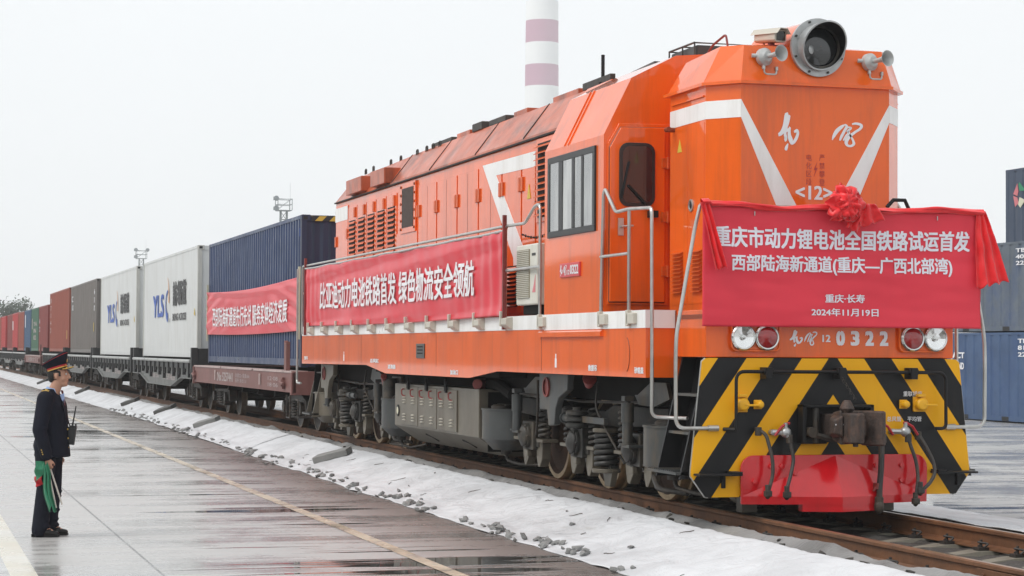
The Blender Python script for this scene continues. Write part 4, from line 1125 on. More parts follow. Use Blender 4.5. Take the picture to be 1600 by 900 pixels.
e = yard(-23.95, Z0 + 2.445, 'slate blue container', 'slate blue container at the right edge, beside the grey one patched with blue')
side_letters(a, 'TBJU\n8161\n22G1', -31.45, -30.55, 1.47, 1.95, y=ys, bold=.03, depth=.01)
side_letters(b_, 'TBJU\n4012\n22G1', -31.55, -30.65, 3.93, 4.38, y=ys, bold=.03, depth=.01)
side_letters(a, 'JACT', -35.15, -34.35, 1.36, 1.58, y=ys, bold=.05, depth=.01)
side_letters(a, 'INLAND', -35.15, -34.38, 1.10, 1.29, y=ys, bold=.05, depth=.01)
for mt_, pts in (('green emblem', [(0, .36), (.32, .10), (0, .12), (-.06, .30)]), ('pink emblem', [(-.34, .05), (-.12, .34), (-.06, .10), (-.12, -.02)]), ('pink emblem', [(-.34, .0), (-.12, -.06), (-.05, -.22), (-.24, -.32)]), ('cream emblem', [(0, -.06), (.32, -.16), (.04, -.36), (-.08, -.26)])):
    mb = MB(); mb.prism([(-36.15 + p[0] * 1.05, 6.22 + p[1] * 1.05) for p in pts], 'Y', 23.09, 23.096); build(mb, 'emblem', mt_, c, smooth=False)
# ================================================================== LOCOMOTIVE
loco = thing('locomotive', 'orange diesel locomotive with white stripes and a yellow and black front plate', 'locomotive', (-9.3, 0, 0))
P_ = lambda mb, name, mt, bevel=0., **k: build(mb, name, mt, loco, bevel, **k)
S = 1.60; XR = -18.54; DK = 1.96
# --- underframe with its sill
mb = MB()
sp = [(XR, 1.79), (XR, 1.30), (-13.24, 1.32), (-11.92, 1.205), (-7.22, 1.205), (-5.94, 1.302), (-.77, 1.298), (-.77, 1.79)]
for sy in (-1, 1): mb.prism(sp, 'Y', *sorted((sy * (S - .03), sy * S)))
mb.box(-.80, -.772, -S + .03, -1.22, 1.30, 1.79); mb.box(-.80, -.772, 1.22, S - .03, 1.30, 1.79)
mb.box(XR + .002, XR + .03, -S + .03, S - .03, 1.30, 1.79)
sill = P_(mb, 'side_sill', 'orange paint', smooth=False)
mb = MB()
for sy in (-1, 1): mb.box(XR, -4.05, *sorted((sy * (S - .10), sy * (S + .004))), 1.792, 1.955); mb.box(-4.05, -.765, *sorted((sy * (S - .03), sy * (S + .006))), 1.78, 1.955)
mb.box(-.80, -.765, -S + .03, -1.295, 1.78, 1.955); mb.box(-.80, -.765, 1.295, S - .03, 1.78, 1.955)
P_(mb, 'white_edge_band', 'white paint', smooth=False)
mb = MB(); mb.box(XR + .03, -.80, -S + .10, S - .10, 1.90, 1.95); P_(mb, 'walkway', 'grey painted steel', smooth=False)
mb = MB(); mb.box(XR + .1, -.85, -1.15, 1.15, 1.02, 1.86); mb.box(-13.0, -6.2, -1.5, 1.5, 1.22, 1.6); P_(mb, 'underframe', 'dark underframe', smooth=False)
mb = MB(); mb.prism([(-S - .035, 1.705), (-S - .035, 1.755), (-S + .001, 1.777), (-S + .001, 1.705)], 'X', -4.2, -2.03); P_(mb, 'drip_ledge', 'orange paint', smooth=False)
# seams in the sill, small plate and stencils
mb = MB()
for x in (-4.15, -8.9, -13.6): mb.box(x - .006, x + .006, -S - .002, -S + .01, 1.33, 1.78)
mb.tube([(-1.32 + .10 * math.cos(a), -S - .002, 1.52 + .17 * math.sin(a)) for a in [R_(-75 + 15 * i) for i in range(11)]], .006, 4)
P_(mb, 'panel_seam', 'orange seam', smooth=False)
mb = MB(); mb.box(-9.98, -9.52, -S - .014, -S + .01, 1.44, 1.64); pl = P_(mb, 'builder_plate', 'grey painted steel', .004)
mb = MB()
for z in (1.59, 1.545, 1.50): mb.box(-9.90, -9.60, -S - .018, -S - .0145, z, z + .016)
build(mb, 'plate_marks', 'dark underframe', pl, smooth=False)
for s_, x0, x1, z0 in (('架车', -18.3, -17.95, 1.37), ('总风缸', -12.95, -12.35, 1.355), ('滤清器', -11.75, -11.25, 1.275), ('加油口', -8.15, -7.75, 1.235), ('救援吊', -2.5, -2.22, 1.345), ('砂箱盖', -1.08, -.82, 1.335)):
    letters(s_, (x0, -S, z0), (x1 - x0, 0, 0), (0, 0, .065), 'white lettering', loco, .04)
mb = MB()
for x in (-3.62, -14.9): mb.box(x - .03, x + .03, -S - .003, -S + .01, 1.37, 1.47); mb.box(x - .015, x + .015, -S - .003, -S + .01, 1.47, 1.52)
P_(mb, 'white_mark', 'white lettering', smooth=False)
# brackets under the banner (rail stanchion feet)
mb = MB()
for i in range(11):
    x = -17.6 + 1.21 * i
    mb.prism([(-S - .09, 1.86), (-S - .09, 1.93), (-S + .0, 1.95), (-S + .0, 1.80), (-S - .05, 1.82)], 'X', x, x + .22); mb.box(x - .07, x - .02, -S - .09, -S - .05, 1.84, 2.02)
P_(mb, 'stanchion_foot', 'camera cream', .006)

# --- long hood
HY = 1.10; HX0, HX1 = -18.05, -4.05
mb = MB(); mb.prism([(-HY, 1.955), (-HY, 4.17), (HY, 4.17), (HY, 1.955)], 'X', HX0, HX1); P_(mb, 'long_hood', 'orange paint', smooth=False)
mb = MB()
mb.prism([(-HY - .03, 4.15), (-HY - .03, 4.18), (-.80, 4.62), (0, 4.70), (.80, 4.62), (HY + .03, 4.18), (HY + .03, 4.15)], 'X', -13.7, HX1)
mb.hull([(-13.705, -HY - .02, 4.15), (-13.705, -.82, 4.60), (-13.705, .82, 4.60), (-13.705, HY + .02, 4.15)], [(HX0 + .0, -HY - .02, 4.15), (HX0 + .3, -.85, 4.55), (HX0 + .3, .85, 4.55), (HX0 + .0, HY + .02, 4.15)])
P_(mb, 'hood_roof', 'orange roof paint', smooth=False)
mb = MB()
for x in (-13.6, -11.2, -8.7, -6.45):
    mb.hull([(x - .018, -HY - .034, 4.17), (x + .018, -HY - .034, 4.17), (x + .018, -HY - .034, 4.19), (x - .018, -HY - .034, 4.19)], [(x - .018, -.80, 4.60), (x + .018, -.80, 4.60), (x + .018, -.80, 4.63), (x - .018, -.80, 4.63)])
mb.box(HX0, HX1, -HY - .036, -HY - .002, 4.130, 4.152)
P_(mb, 'roof_seam', 'louvre void', smooth=False)
mb = MB()
for x0, x1 in ((-16.75, -15.55), (-14.85, -13.85)):
    for sy in (-1, 1): mb.box(x0, x1, *sorted((sy * (HY + .10), sy * .55)), 4.19, 4.44)
P_(mb, 'radiator_box', 'orange roof paint', .01)
mb = MB()
for x in (-16.9, -16.3, -15.0, -14.3, -13.2, -12.6, -12.2, -11.8):
    mb.tube(fillet([(x - .05, -.82, 4.58), (x - .05, -.82, 4.665), (x + .05, -.82, 4.665), (x + .05, -.82, 4.58)], .03), .012, 6)
P_(mb, 'lifting_eye', 'greasy iron')
mb = MB()
mb.lathe([(.55, 0), (.55, .12), (.48, .14)], (-13.0, 0, 4.62), (0, 0, 1), 24); mb.lathe([(.62, 0), (.62, .10), (.5, .12)], (-15.2, 0, 4.52), (0, 0, 1), 24)
mb.box(-12.6, -11.4, -.75, -.2, 4.60, 4.70); mb.box(-10.0, -9.5, -.82, -.5, 4.62, 4.73); mb.box(-9.2, -8.4, -.8, -.4, 4.62, 4.70)
P_(mb, 'roof_vent', 'greasy iron', .01)
mb = MB()
for x0, x1 in ((-10.9, -10.2), (-8.0, -7.4), (-6.3, -5.3)): mb.box(x0, x1, -.80, -.3, 4.60, 4.685)
P_(mb, 'roof_hatch', 'orange roof paint', .008)

# hood doors: leaf panels a few mm proud, with seams, hinges and louvres
mb = MB()
for x0, x1, zt in ((-18.0, -17.0, 4.05), (-13.35, -12.0, 3.35), (-11.92, -10.86, 3.98), (-10.80, -9.72, 3.98), (-9.66, -8.62, 3.98), (-8.56, -7.50, 3.98), (-7.44, -6.62, 3.98), (-6.56, -6.02, 3.98)):
    for sy in (-1, 1): mb.box(x0, x1, *sorted((sy * HY, sy * (HY + .012))), 2.02, zt)
for i in range(5):
    x = -16.95 + .73 * i
    for sy in (-1, 1): mb.box(x, x + .68, *sorted((sy * HY, sy * (HY + .012))), 2.02, 4.0)
hd = P_(mb, 'hood_door', 'orange paint', .004, smooth=False)
mb = MB()
for x in (-11.39, -10.28, -9.14, -8.0): mb.box(x - .005, x + .005, -HY - .0135, -HY - .010, 2.05, 3.96)
build(mb, 'leaf_seam', 'orange seam', hd, smooth=False)
mb = MB()
for x in (-11.89, -10.83, -9.69, -8.59, -7.47, -6.59):
    for z in (2.35, 3.62): mb.box(x - .10, x - .015, -HY - .035, -HY - .008, z - .09, z + .09); mb.box(x + .015, x + .10, -HY - .035, -HY - .008, z - .09, z + .09)
for i in range(5): mb.box(-16.95 + .73 * i + .50, -16.95 + .73 * i + .60, -HY - .035, -HY - .008, 3.80, 3.97)
for x, z in ((-17.0, 3.55), (-17.95, 3.45)): mb.box(x - .06, x + .06, -HY - .035, -HY - .008, z - .09, z + .09)
build(mb, 'hinge', 'hinge orange', hd, .006)
def louvre(name, x0, x1, z0, z1, n, y, mt='orange paint', sy=-1, back=True, proud=.035):
    """slanted slats in front of a dark opening on a wall facing sy*Y"""
    if back:
        mb = MB(); mb.box(x0, x1, *sorted((sy * y, sy * (y + .004))), z0, z1); b_ = P_(mb, name, 'louvre void', smooth=False)
    else: b_ = loco
    mb = MB(); p = (z1 - z0) / n
    for i in range(n):
        z = z0 + p * i
        mb.prism([(sy * (y + .004), z + p * .56), (sy * (y + .004), z + p * .70), (sy * (y + proud), z + p * .26), (sy * (y + proud), z + p * .14)], 'X', x0, x1)
    build(mb, 'louvre_slats' if back else name, mt, b_, smooth=False)
for i in range(5): louvre('radiator_louvre', -16.87 + .73 * i, -16.87 + .73 * i + .50, 2.75, 3.76 + .01 * i, 13, HY + .012, 'hinge orange', proud=.03)
mb = MB(); mb.box(-13.02, -12.06, -HY - .03, -HY - .001, 3.33, 4.10)
fw = P_(mb, 'screen_frame', 'orange paint', .008, smooth=False)
mb = MB(); mb.box(-12.90, -12.18, -HY - .036, -HY - .028, 3.42, 4.02); build(mb, 'mesh_screen', 'mesh grille', fw, smooth=False)
mb = MB()
for k in range(6):
    for x in (-12.97, -12.11): mb.cyl((x, -HY - .03, 3.40 + .13 * k), (x, -HY - .045, 3.40 + .13 * k), .022, seg=6)
build(mb, 'bolt', 'orange seam', fw)
mb = MB(); mb.box(-5.96, -4.3, -HY - .02, -HY, 3.10, 4.12); P_(mb, 'vent_panel', 'orange paint', .006, smooth=False)
louvre('cab_side_louvre', -5.88, -4.45, 3.16, 4.06, 12, HY + .02, 'hinge orange', proud=.06)
louvre('lower_louvre', -7.2, -6.75, 2.10, 2.62, 10, HY + .012)
mb = MB()
for k in (0, .16): mb.cyl((-5.97 - .0, -HY - .02, 3.2 + k), (-5.97, -HY - .03, 3.2 + k), .015, seg=6)
P_(mb, 'bolt', 'orange seam')
# white arrow stripe on the hood and band at its rear
mb = MB(); y = HY + .0155
for sy in (-1, 1):
    mb.prism([(-8.38, 4.004), (-6.0, 3.985), (-6.0, 3.796), (-7.73, 3.825), (-6.45, 2.80), (-6.28, 2.45), (-6.9, 2.45), (-6.93, 2.72)], 'Y', *sorted((sy * (HY + .012), sy * y)))
    mb.box(-18.04, -17.0, *sorted((sy * (HY + .0125), sy * y)), 3.80, 4.04)
P_(mb, 'white_stripe', 'white paint', smooth=False)
mb = MB(); mb.prism([(-6.33, 3.42), (-6.19, 3.42), (-6.26, 3.60)], 'Y', -HY - .02, -HY - .0135); P_(mb, 'warning_sticker', 'warning yellow', smooth=False)

# --- air conditioner beside the cab
mb = MB(); mb.box(-5.23, -4.40, -1.58, -1.22, 2.08, 2.78); ac = P_(mb, 'air_conditioner', 'ac white', .02)
mb = MB(); mb.box(-5.17, -4.68, -1.592, -1.575, 2.16, 2.72); build(mb, 'grille', 'ac grille', ac, smooth=False)
mb = MB()
for i in range(26): mb.box(-5.17, -4.68, -1.600, -1.592, 2.165 + .0215 * i, 2.171 + .0215 * i)
build(mb, 'grille_bars', 'ac white', ac, smooth=False)
mb = MB(); mb.box(-5.15, -4.48, -1.52, -1.26, 1.97, 2.08); build(mb, 'foot', 'dark underframe', ac, .02)
mb = MB(); mb.box(-4.60, -4.46, -1.583, -1.579, 2.64, 2.67); build(mb, 'logo', 'underframe grey', ac, smooth=False)
mb = MB(); mb.prism([(-4.58, 2.22), (-4.46, 2.22), (-4.46, 2.42), (-4.52, 2.30)], 'Y', -1.584, -1.579); build(mb, 'logo', 'pink emblem', ac, smooth=False)

# --- driver's cab
CR, CF = -4.06, -2.04
cab_prof = [(-S, 1.955), (-S, 3.78), (-1.30, 4.38), (-.81, 4.63), (0, 4.70), (.81, 4.63), (1.30, 4.38), (S, 3.78), (S, 1.955)]
mb = MB(); mb.prism(cab_prof, 'X', CR, CF)
P_(mb, 'cab', 'orange paint', smooth=False)
mb = MB(); mb.hull([(CR - .9, -HY - .03, 4.16), (CR - .9, -.80, 4.63), (CR - .9, .8, 4.63), (CR - .9, HY + .03, 4.16)], [(CR, -1.50, 3.98), (CR, -.81, 4.635), (CR, .81, 4.635), (CR, 1.50, 3.98)]); P_(mb, 'roof_fairing', 'orange paint', smooth=False)
mb = MB()
for x in (-3.35, -3.22): mb.hull([(x - .012, -S - .001, 3.77), (x + .012, -S - .001, 3.77), (x + .012, -S - .008, 3.79), (x - .012, -S - .008, 3.79)], [(x - .012, -1.30, 4.37), (x + .012, -1.30, 4.37), (x + .012, -1.308, 4.392), (x - .012, -1.308, 4.392)])
P_(mb, 'roof_rib', 'orange paint', smooth=False)
# side window with four panes
mb = MB(); yf = -S
for a, b_, c, d in ((-3.90, -2.27, 3.62, 3.69), (-3.90, -2.27, 2.80, 2.87), (-3.90, -3.82, 2.87, 3.62), (-2.35, -2.27, 2.87, 3.62), (-3.50, -3.36, 2.87, 3.62), (-3.04, -2.95, 2.87, 3.62), (-2.72, -2.65, 2.87, 3.62)):
    mb.box(a, b_, yf - .022, yf + .01, c, d)
win = P_(mb, 'cab_window', 'window black', .006, smooth=False)
for a, b_ in ((-3.82, -3.50), (-3.36, -3.04), (-2.95, -2.72), (-2.65, -2.35)):
    mb = MB(); mb.box(a, b_, yf - .014, yf - .004, 2.87, 3.62); build(mb, 'pane', 'window black', win, smooth=False)
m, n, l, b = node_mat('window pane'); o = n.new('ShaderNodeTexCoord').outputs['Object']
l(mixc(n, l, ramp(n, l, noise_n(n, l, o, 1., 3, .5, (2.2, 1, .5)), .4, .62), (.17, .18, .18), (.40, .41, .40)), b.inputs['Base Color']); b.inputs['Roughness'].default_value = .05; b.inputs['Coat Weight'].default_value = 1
for q in SC.objects:
    if q.name.split('.')[0] == 'pane': q.data.materials[0] = m
# number plate
mb = MB(); mb.box(-3.44, -2.76, -S - .022, -S + .01, 2.35, 2.50); npl = P_(mb, 'number_plate', 'red sign paint', .004, smooth=False)
yq = -S - .022
brush(DONG, (-3.42, yq, 2.365), (.10, 0, 0), (0, 0, .12), 'white lettering', npl)
brush(FENG, (-3.30, yq, 2.37), (.12, 0, 0), (0, 0, .11), 'white lettering', npl)
letters('12', (-3.17, yq, 2.375), (.09, 0, 0), (0, 0, .05), 'white lettering', npl, .03); letters('0322', (-3.06, yq, 2.375), (.28, 0, 0), (0, 0, .10), 'white lettering', npl, .03)
# front door
mb = MB(); mb.prism([(-1.565, 2.03), (-1.565, 3.69), (-1.44, 3.90), (-.90, 3.905), (-.90, 2.03)], 'X', CF, CF + .025); fr_ = P_(mb, 'door_frame', 'orange paint', .006, smooth=False)
mb = MB(); mb.prism([(-1.545, 2.06), (-1.545, 3.645), (-1.428, 3.855), (-.945, 3.865), (-.945, 2.06)], 'X', CF + .027, CF + .05); dr = P_(mb, 'cab_door', 'orange paint', .008, smooth=False)
mb = MB()
ring = [(-1.545, 2.06), (-1.545, 3.645), (-1.428, 3.855), (-.945, 3.865), (-.945, 2.06), (-1.545, 2.06)]
mb.tube([(CF + .026, p[0], p[1]) for p in ring], .010, 4); build(mb, 'door_gap', 'orange seam', dr, smooth=False)
def rrect(y0, y1, z0, z1, r, k=5):
    o_ = []
    for cx, cz, a0 in ((y1 - r, z1 - r, 0), (y0 + r, z1 - r, 90), (y0 + r, z0 + r, 180), (y1 - r, z0 + r, 270)):
        for i in range(k + 1): a = R_(a0 + 90 * i / k); o_.append((cx + r * math.cos(a), cz + r * math.sin(a)))
    return o_
mb = MB(); mb.prism(rrect(-1.45, -1.06, 3.04, 3.70, .10), 'X', CF + .048, CF + .066); dw = build(mb, 'door_window', 'window black', dr, .004)
mb = MB(); mb.prism(rrect(-1.415, -1.095, 3.075, 3.665, .08), 'X', CF + .066, CF + .069); build(mb, 'door_glass', 'dark lens', dr)
mb = MB(); mb.tube([(CF + .11, -1.10, 2.98), (CF + .10, -1.20, 3.10), (CF + .085, -1.36, 3.26)], .012, 6); mb.tube([(CF + .08, -1.43, 3.12), (CF + .08, -1.35, 3.50)], .011, 5); mb.box(CF + .05, CF + .14, -1.14, -1.05, 2.93, 3.0); build(mb, 'wiper', 'black paint', dr)
mb = MB(); mb.box(CF + .05, CF + .062, -1.46, -1.40, 2.74, 2.92); mb.tube([(CF + .06, -1.43, 2.83), (CF + .10, -1.43, 2.83), (CF + .10, -1.31, 2.84)], .012, 6); build(mb, 'door_handle', 'handrail steel', dr)
mb = MB()
for z in (2.38, 2.94, 3.50): mb.box(CF + .03, CF + .085, -.985, -.90, z - .05, z + .05); mb.cyl((CF + .075, -.925, z - .06), (CF + .075, -.925, z + .06), .018, seg=8)
build(mb, 'hinge', 'hinge orange', dr)

# --- short hood (nose)
NB, NF = -1.62, -.36
def nose_prof(e=0.): return [(NB, -1.03 - e), (-.66 + e * .4, -1.03 - e), (NF + e, -.785 - e * .4), (NF + e, .785 + e * .4), (-.66 + e * .4, 1.03 + e), (NB, 1.03 + e)]
mb = MB(); mb.prism(nose_prof(), 'Z', 1.955, 4.14)
mb.box(CF - .01, NB + .01, -.86, .86, 1.955, 4.14)
P_(mb, 'short_hood', 'orange paint', smooth=False)
mb = MB()
lo = [(p[0], p[1], 4.135) for p in nose_prof(.05)]; lo[0] = (NB - .09, -1.08, 4.135); lo[-1] = (NB - .09, 1.08, 4.135)
lo2 = [(p[0], p[1], 4.165) for p in nose_prof(.05)]; lo2[0] = (NB - .09, -1.08, 4.165); lo2[-1] = (NB - .09, 1.08, 4.165)
mb.hull(lo, lo2); P_(mb, 'roof_ledge', 'orange paint', smooth=False)
mb = MB()
A = [(p[0], p[1], 4.166) for p in nose_prof(.03)]
B = [(NB + .10, -.90, 4.48), (-.60, -.90, 4.52), (NF - .06, -.73, 4.52), (NF - .06, .73, 4.52), (-.60, .90, 4.52), (NB + .10, .90, 4.48)]
V0 = [mb.bm.verts.new(p) for p in A]; V1 = [mb.bm.verts.new(p) for p in B]; r0 = mb.bm.verts.new((NB + .10, 0, 4.58)); r1 = mb.bm.verts.new((-.75, 0, 4.60))
F = mb.bm.faces.new
F((V0[0], V0[1], V1[1], V1[0])); F((V0[1], V0[2], V1[2])); F((V0[1], V1[2], V1[1])); F((V0[2], V0[3], V1[3], V1[2])); F((V0[3], V0[4], V1[3])); F((V0[4], V1[4], V1[3])); F((V0[4], V0[5], V1[5], V1[4]))
F((V1[0], V1[1], r1, r0)); F((V1[1], V1[2], r1)); F((V1[2], V1[3], r1)); F((V1[3], V1[4], r1)); F((V1[4], V1[5], r0, r1)); F((V0[5], V0[0], V1[0], r0, V1[5]))
P_(mb, 'nose_roof', 'orange paint', smooth=False)
# white V band of the nose
mb = MB(); q = .004
zt, zb = 3.985, 3.812
for sy in (-1, 1):
    mb.box(NB + .0, -.66, *sorted((sy * 1.03, sy * (1.03 + q))), zb, zt)
    n_ = Vector((.245, .30, 0)).normalized()
    a, b_ = Vector((-.66, sy * 1.03, 0)), Vector((NF, sy * .785, 0)); nn = Vector((n_.x, sy * n_.y, 0)) * q
    mb.hull([tuple(a) [:2] + (zb,), tuple(b_)[:2] + (zb,), tuple(b_)[:2] + (zt,), tuple(a)[:2] + (zt,)], [tuple(a + nn)[:2] + (zb,), tuple(b_ + nn)[:2] + (zb,), tuple(b_ + nn)[:2] + (zt,), tuple(a + nn)[:2] + (zt,)])
    mb.prism([(sy * .785, zt), (sy * .785, zb), (sy * .365, 2.85), (sy * .135, 2.85)], 'X', NF, NF + q)
P_(mb, 'white_stripe', 'white paint', smooth=False)
# lettering of the nose
X_ = NF
brush(DONG, (X_, -.405, 3.50), (0, .217, 0), (0, 0, .375), 'white lettering', loco)
brush(FENG, (X_, .169, 3.565), (0, .32, 0), (0, 0, .235), 'white lettering', loco)
letters('电\n化\n区\n段', (X_, -.105, 3.175), (0, .06, 0), (0, 0, .30), 'red warning lettering', loco, .0)
letters('严\n禁\n攀\n登', (X_, .035, 3.175), (0, .06, 0), (0, 0, .30), 'red warning lettering', loco, .0)
mb = MB(); mb.prism([(.012, 3.40), (-.022, 3.325), (-.002, 3.325), (-.022, 3.26), (.018, 3.345), (-.003, 3.345)], 'X', NF, NF + .003); P_(mb, 'lightning_mark', 'red warning lettering', smooth=False)
letters('<12>', (X_, -.215, 3.035), (0, .39, 0), (0, 0, .135), 'white lettering', loco, .03)
# doors, louvres and fittings on the nose sides
mb = MB()
for sy in (-1, 1):
    mb.box(-1.56, -1.13, *sorted((sy * 1.03, sy * 1.0335)), 2.02, 3.79); mb.box(-1.10, -.69, *sorted((sy * 1.03, sy * 1.0335)), 2.02, 3.79)
    mb.box(-1.56, -.69, *sorted((sy * 1.03, sy * 1.05)), 4.035, 4.05)
P_(mb, 'nose_door', 'orange paint', .002, smooth=False)
for sy in (-1, 1):
    for x0, x1 in ((-1.51, -1.24), (-.98, -.73)): louvre('nose_louvre', x0, x1, 2.13, 2.56, 11, 1.034, 'hinge orange', sy=sy, back=False, proud=.035)
mb = MB(); mb.lathe([(.062, 0), (.062, .012), (.048, .014), (.045, .004)], (-1.02, -1.034, 2.996), (0, -1, 0), 20); P_(mb, 'lock', 'handrail steel')
mb = MB(); mb.lathe([(.044, 0), (.02, .009)], (-1.02, -1.037, 2.996), (0, -1, 0), 16); P_(mb, 'lock_core', 'black paint')
mb = MB(); mb.cyl((-1.50, -1.03, 3.79), (-1.50, -1.13, 3.79), .025, seg=10); mb.cyl((-1.50, -1.12, 3.79), (-1.42, -1.12, 3.79), .025, seg=10); P_(mb, 'door_buffer', 'orange seam')
mb = MB(); mb.prism([(-1.40, 3.55), (-1.28, 3.55), (-1.34, 3.68)], 'Y', -1.038, -1.0345); P_(mb, 'warning_sticker', 'warning yellow', smooth=False)

# --- headlight
hc = Vector((NF + .02, 0.01, 4.515))
mb = MB()
mb.lathe([(.30, -1.05), (.29, -.5), (.265, 0)], hc, (1, 0, 0), 40)
P_(mb, 'headlight_housing', 'orange paint')
mb = MB(); mb.lathe([(.19, -.02), (.285, -.02), (.285, .018), (.19, .018)], hc, (1, 0, 0), 48, caps=False); P_(mb, 'headlight_flange', 'grey cast metal')
mb = MB()
for i in range(8): a = R_(22 + 45 * i); mb.cyl(hc + Vector((.015, .26 * math.cos(a), .26 * math.sin(a))), hc + Vector((.034, .26 * math.cos(a), .26 * math.sin(a))), .012, seg=8)
P_(mb, 'bolt', 'underframe grey')
mb = MB(); seg = 56; rings = []
for (r, hx) in ((.225, .0), (.228, 1.), (.214, 1.), (.210, .0)):
    rings.append([mb.bm.verts.new(hc + Vector((.0 + hx * (.165 + .105 * math.sin(2 * math.pi * i / seg)), r * math.cos(2 * math.pi * i / seg), r * math.sin(2 * math.pi * i / seg)))) for i in range(seg)])
for A_, B_ in zip(rings, rings[1:]):
    for i in range(seg): mb.bm.faces.new([A_[i], A_[(i + 1) % seg], B_[(i + 1) % seg], B_[i]])
hh_ = P_(mb, 'headlight_hood', 'grey cast metal', ang=50)
mb = MB(); rings = []
for (r, hx) in ((.2125, .97), (.2085, .0)):
    rings.append([mb.bm.verts.new(hc + Vector((hx * (.165 + .105 * math.sin(2 * math.pi * i / seg)), r * math.cos(2 * math.pi * i / seg), r * math.sin(2 * math.pi * i / seg)))) for i in range(seg)])
for i in range(seg): mb.bm.faces.new([rings[0][i], rings[0][(i + 1) % seg], rings[1][(i + 1) % seg], rings[1][i]])
build(mb, 'hood_liner', 'black paint', hh_, ang=180)
mb = MB(); mb.lathe([(.188, .02), (.212, .02), (.212, .05), (.188, .05)], hc, (1, 0, 0), 40, caps=False); P_(mb, 'lens_ring', 'underframe grey')
mb = MB(); mb.lathe([(.19, .03), (.14, .055), (.07, .068), (0.002, .072)], hc, (1, 0, 0), 40, caps=False); hl = P_(mb, 'headlight_lens', 'dark lens', ang=180)
mb = MB(); mb.lathe([(.045, .0), (.03, .01), (.002, .012)], hc + Vector((.064, -.095, -.03)), (1, .5, 0), 20); build(mb, 'lamp_reflector', 'grey cast metal', hl)
# --- horns
for yh in (-.555, .565):
    mb = MB(); z = 4.40; x = NF - .02
    mb.lathe([(.086, 0), (.086, .05), (.062, .07), (.05, .085), (.022, .09), (.022, .15), (.028, .20), (.042, .24), (.072, .275), (.080, .28), (.074, .278), (.030, .22), (.016, .19)], (x, yh, z), (1, .30, .04), 28)
    mb.cyl((x + .02, yh - .12, z + .01), (x + .03, yh - .07, z + .01), .02, seg=8)
    h_ = P_(mb, 'horn', 'horn grey')
    mb = MB(); mb.tube(fillet([(x + .03, yh + .0, z - .075), (x + .03, yh + .01, z - .165), (x + .03, yh + .135, z - .165), (x + .02, yh + .135, z - .09)], .03), .0095, 7); mb.cyl((x + .03, yh, z - .06), (x + .03, yh, z - .115), .018, seg=8); mb.cyl((x + .03, yh + .135, z - .125), (x + .03, yh + .135, z - .09), .016, seg=8)
    build(mb, 'air_pipe', 'handrail steel', h_)
# --- roof camera
mb = MB(); cmx = Matrix.Translation((NF - .18, -.385, 4.635)) @ Matrix.Rotation(R_(14), 4, 'Z') @ Matrix.Rotation(R_(4), 4, 'Y') @ Matrix.Scale(.86, 4)
c8 = [(-.085, -.05), (-.06, -.075), (.06, -.075), (.085, -.05), (.085, .045), (.045, .07), (-.045, .07), (-.085, .045)]
mb.hull([cmx @ Vector((-.24, p[0] * .9, p[1] * .9)) for p in c8], [cmx @ Vector((.16, p[0], p[1])) for p in c8])
cm = P_(mb, 'roof_camera', 'camera cream', .008)
mb = MB(); c6 = [(-.10, .02), (-.05, .085), (.05, .085), (.10, .02), (.092, .02), (.048, .075), (-.048, .075), (-.092, .02)]
mb.hull([cmx @ Vector((-.28, p[0], p[1])) for p in c6], [cmx @ Vector((.22, p[0], p[1])) for p in c6]); build(mb, 'sunshield', 'camera cream', cm, smooth=False)
mb = MB(); mb.box(.161, .166, -.06, .06, -.055, .05, cmx); build(mb, 'camera_glass', 'dark lens', cm, smooth=False)
mb = MB(); mb.cyl((NF - .2, -.385, 4.48), (NF - .2, -.385, 4.60), .035, seg=10); mb.box(NF - .28, NF - .12, -.44, -.33, 4.52, 4.545); mb.tube([(NF - .3, -.42, 4.60), (NF - .33, -.40, 4.54), (NF - .28, -.36, 4.52)], .008, 5); build(mb, 'bracket', 'dark red bracket', cm)
# --- things on the cab roof
mb = MB(); mb.tube(fillet([(-1.55, -.70, 4.52), (-1.3, -.70, 4.64), (-.95, -.70, 4.70), (-.90, -.70, 4.56)], .05), .012, 6); mb.ball((-1.15, -.62, 4.56), .05, (1, 1, .7)); P_(mb, 'roof_rail', 'dark red bracket')
mb = MB(); mb.box(-3.0, -2.25, -.50, .50, 4.66, 4.79); rb = P_(mb, 'roof_air_unit', 'grey painted steel', .02)
mb = MB()
for x in (-3.0, -2.6, -2.25): mb.tube([(x, -.52, 4.64), (x, -.52, 4.81), (x, .52, 4.81), (x, .52, 4.64)], .012, 5)
mb.tube([(-3.0, -.52, 4.81), (-2.25, -.52, 4.81)], .012, 5); build(mb, 'guard_frame', 'underframe grey', rb)
mb = MB(); mb.prism([(-4.3, 4.66), (-3.2, 4.70), (-3.2, 4.735), (-4.3, 4.695)], 'Y', -.62, .5); P_(mb, 'roof_board', 'grey painted steel', smooth=False)
mb = MB(); mb.cyl((-4.55, -.75, 4.60), (-4.55, -.75, 4.98), .022, seg=8); mb.cyl((-4.55, -.75, 4.60), (-4.55, -.75, 4.66), .05, seg=10); P_(mb, 'antenna', 'black paint')
mb = MB(); mb.box(-5.2, -4.2, -.78, -.72, 4.64, 4.72); P_(mb, 'roof_strip', 'greasy iron', smooth=False)

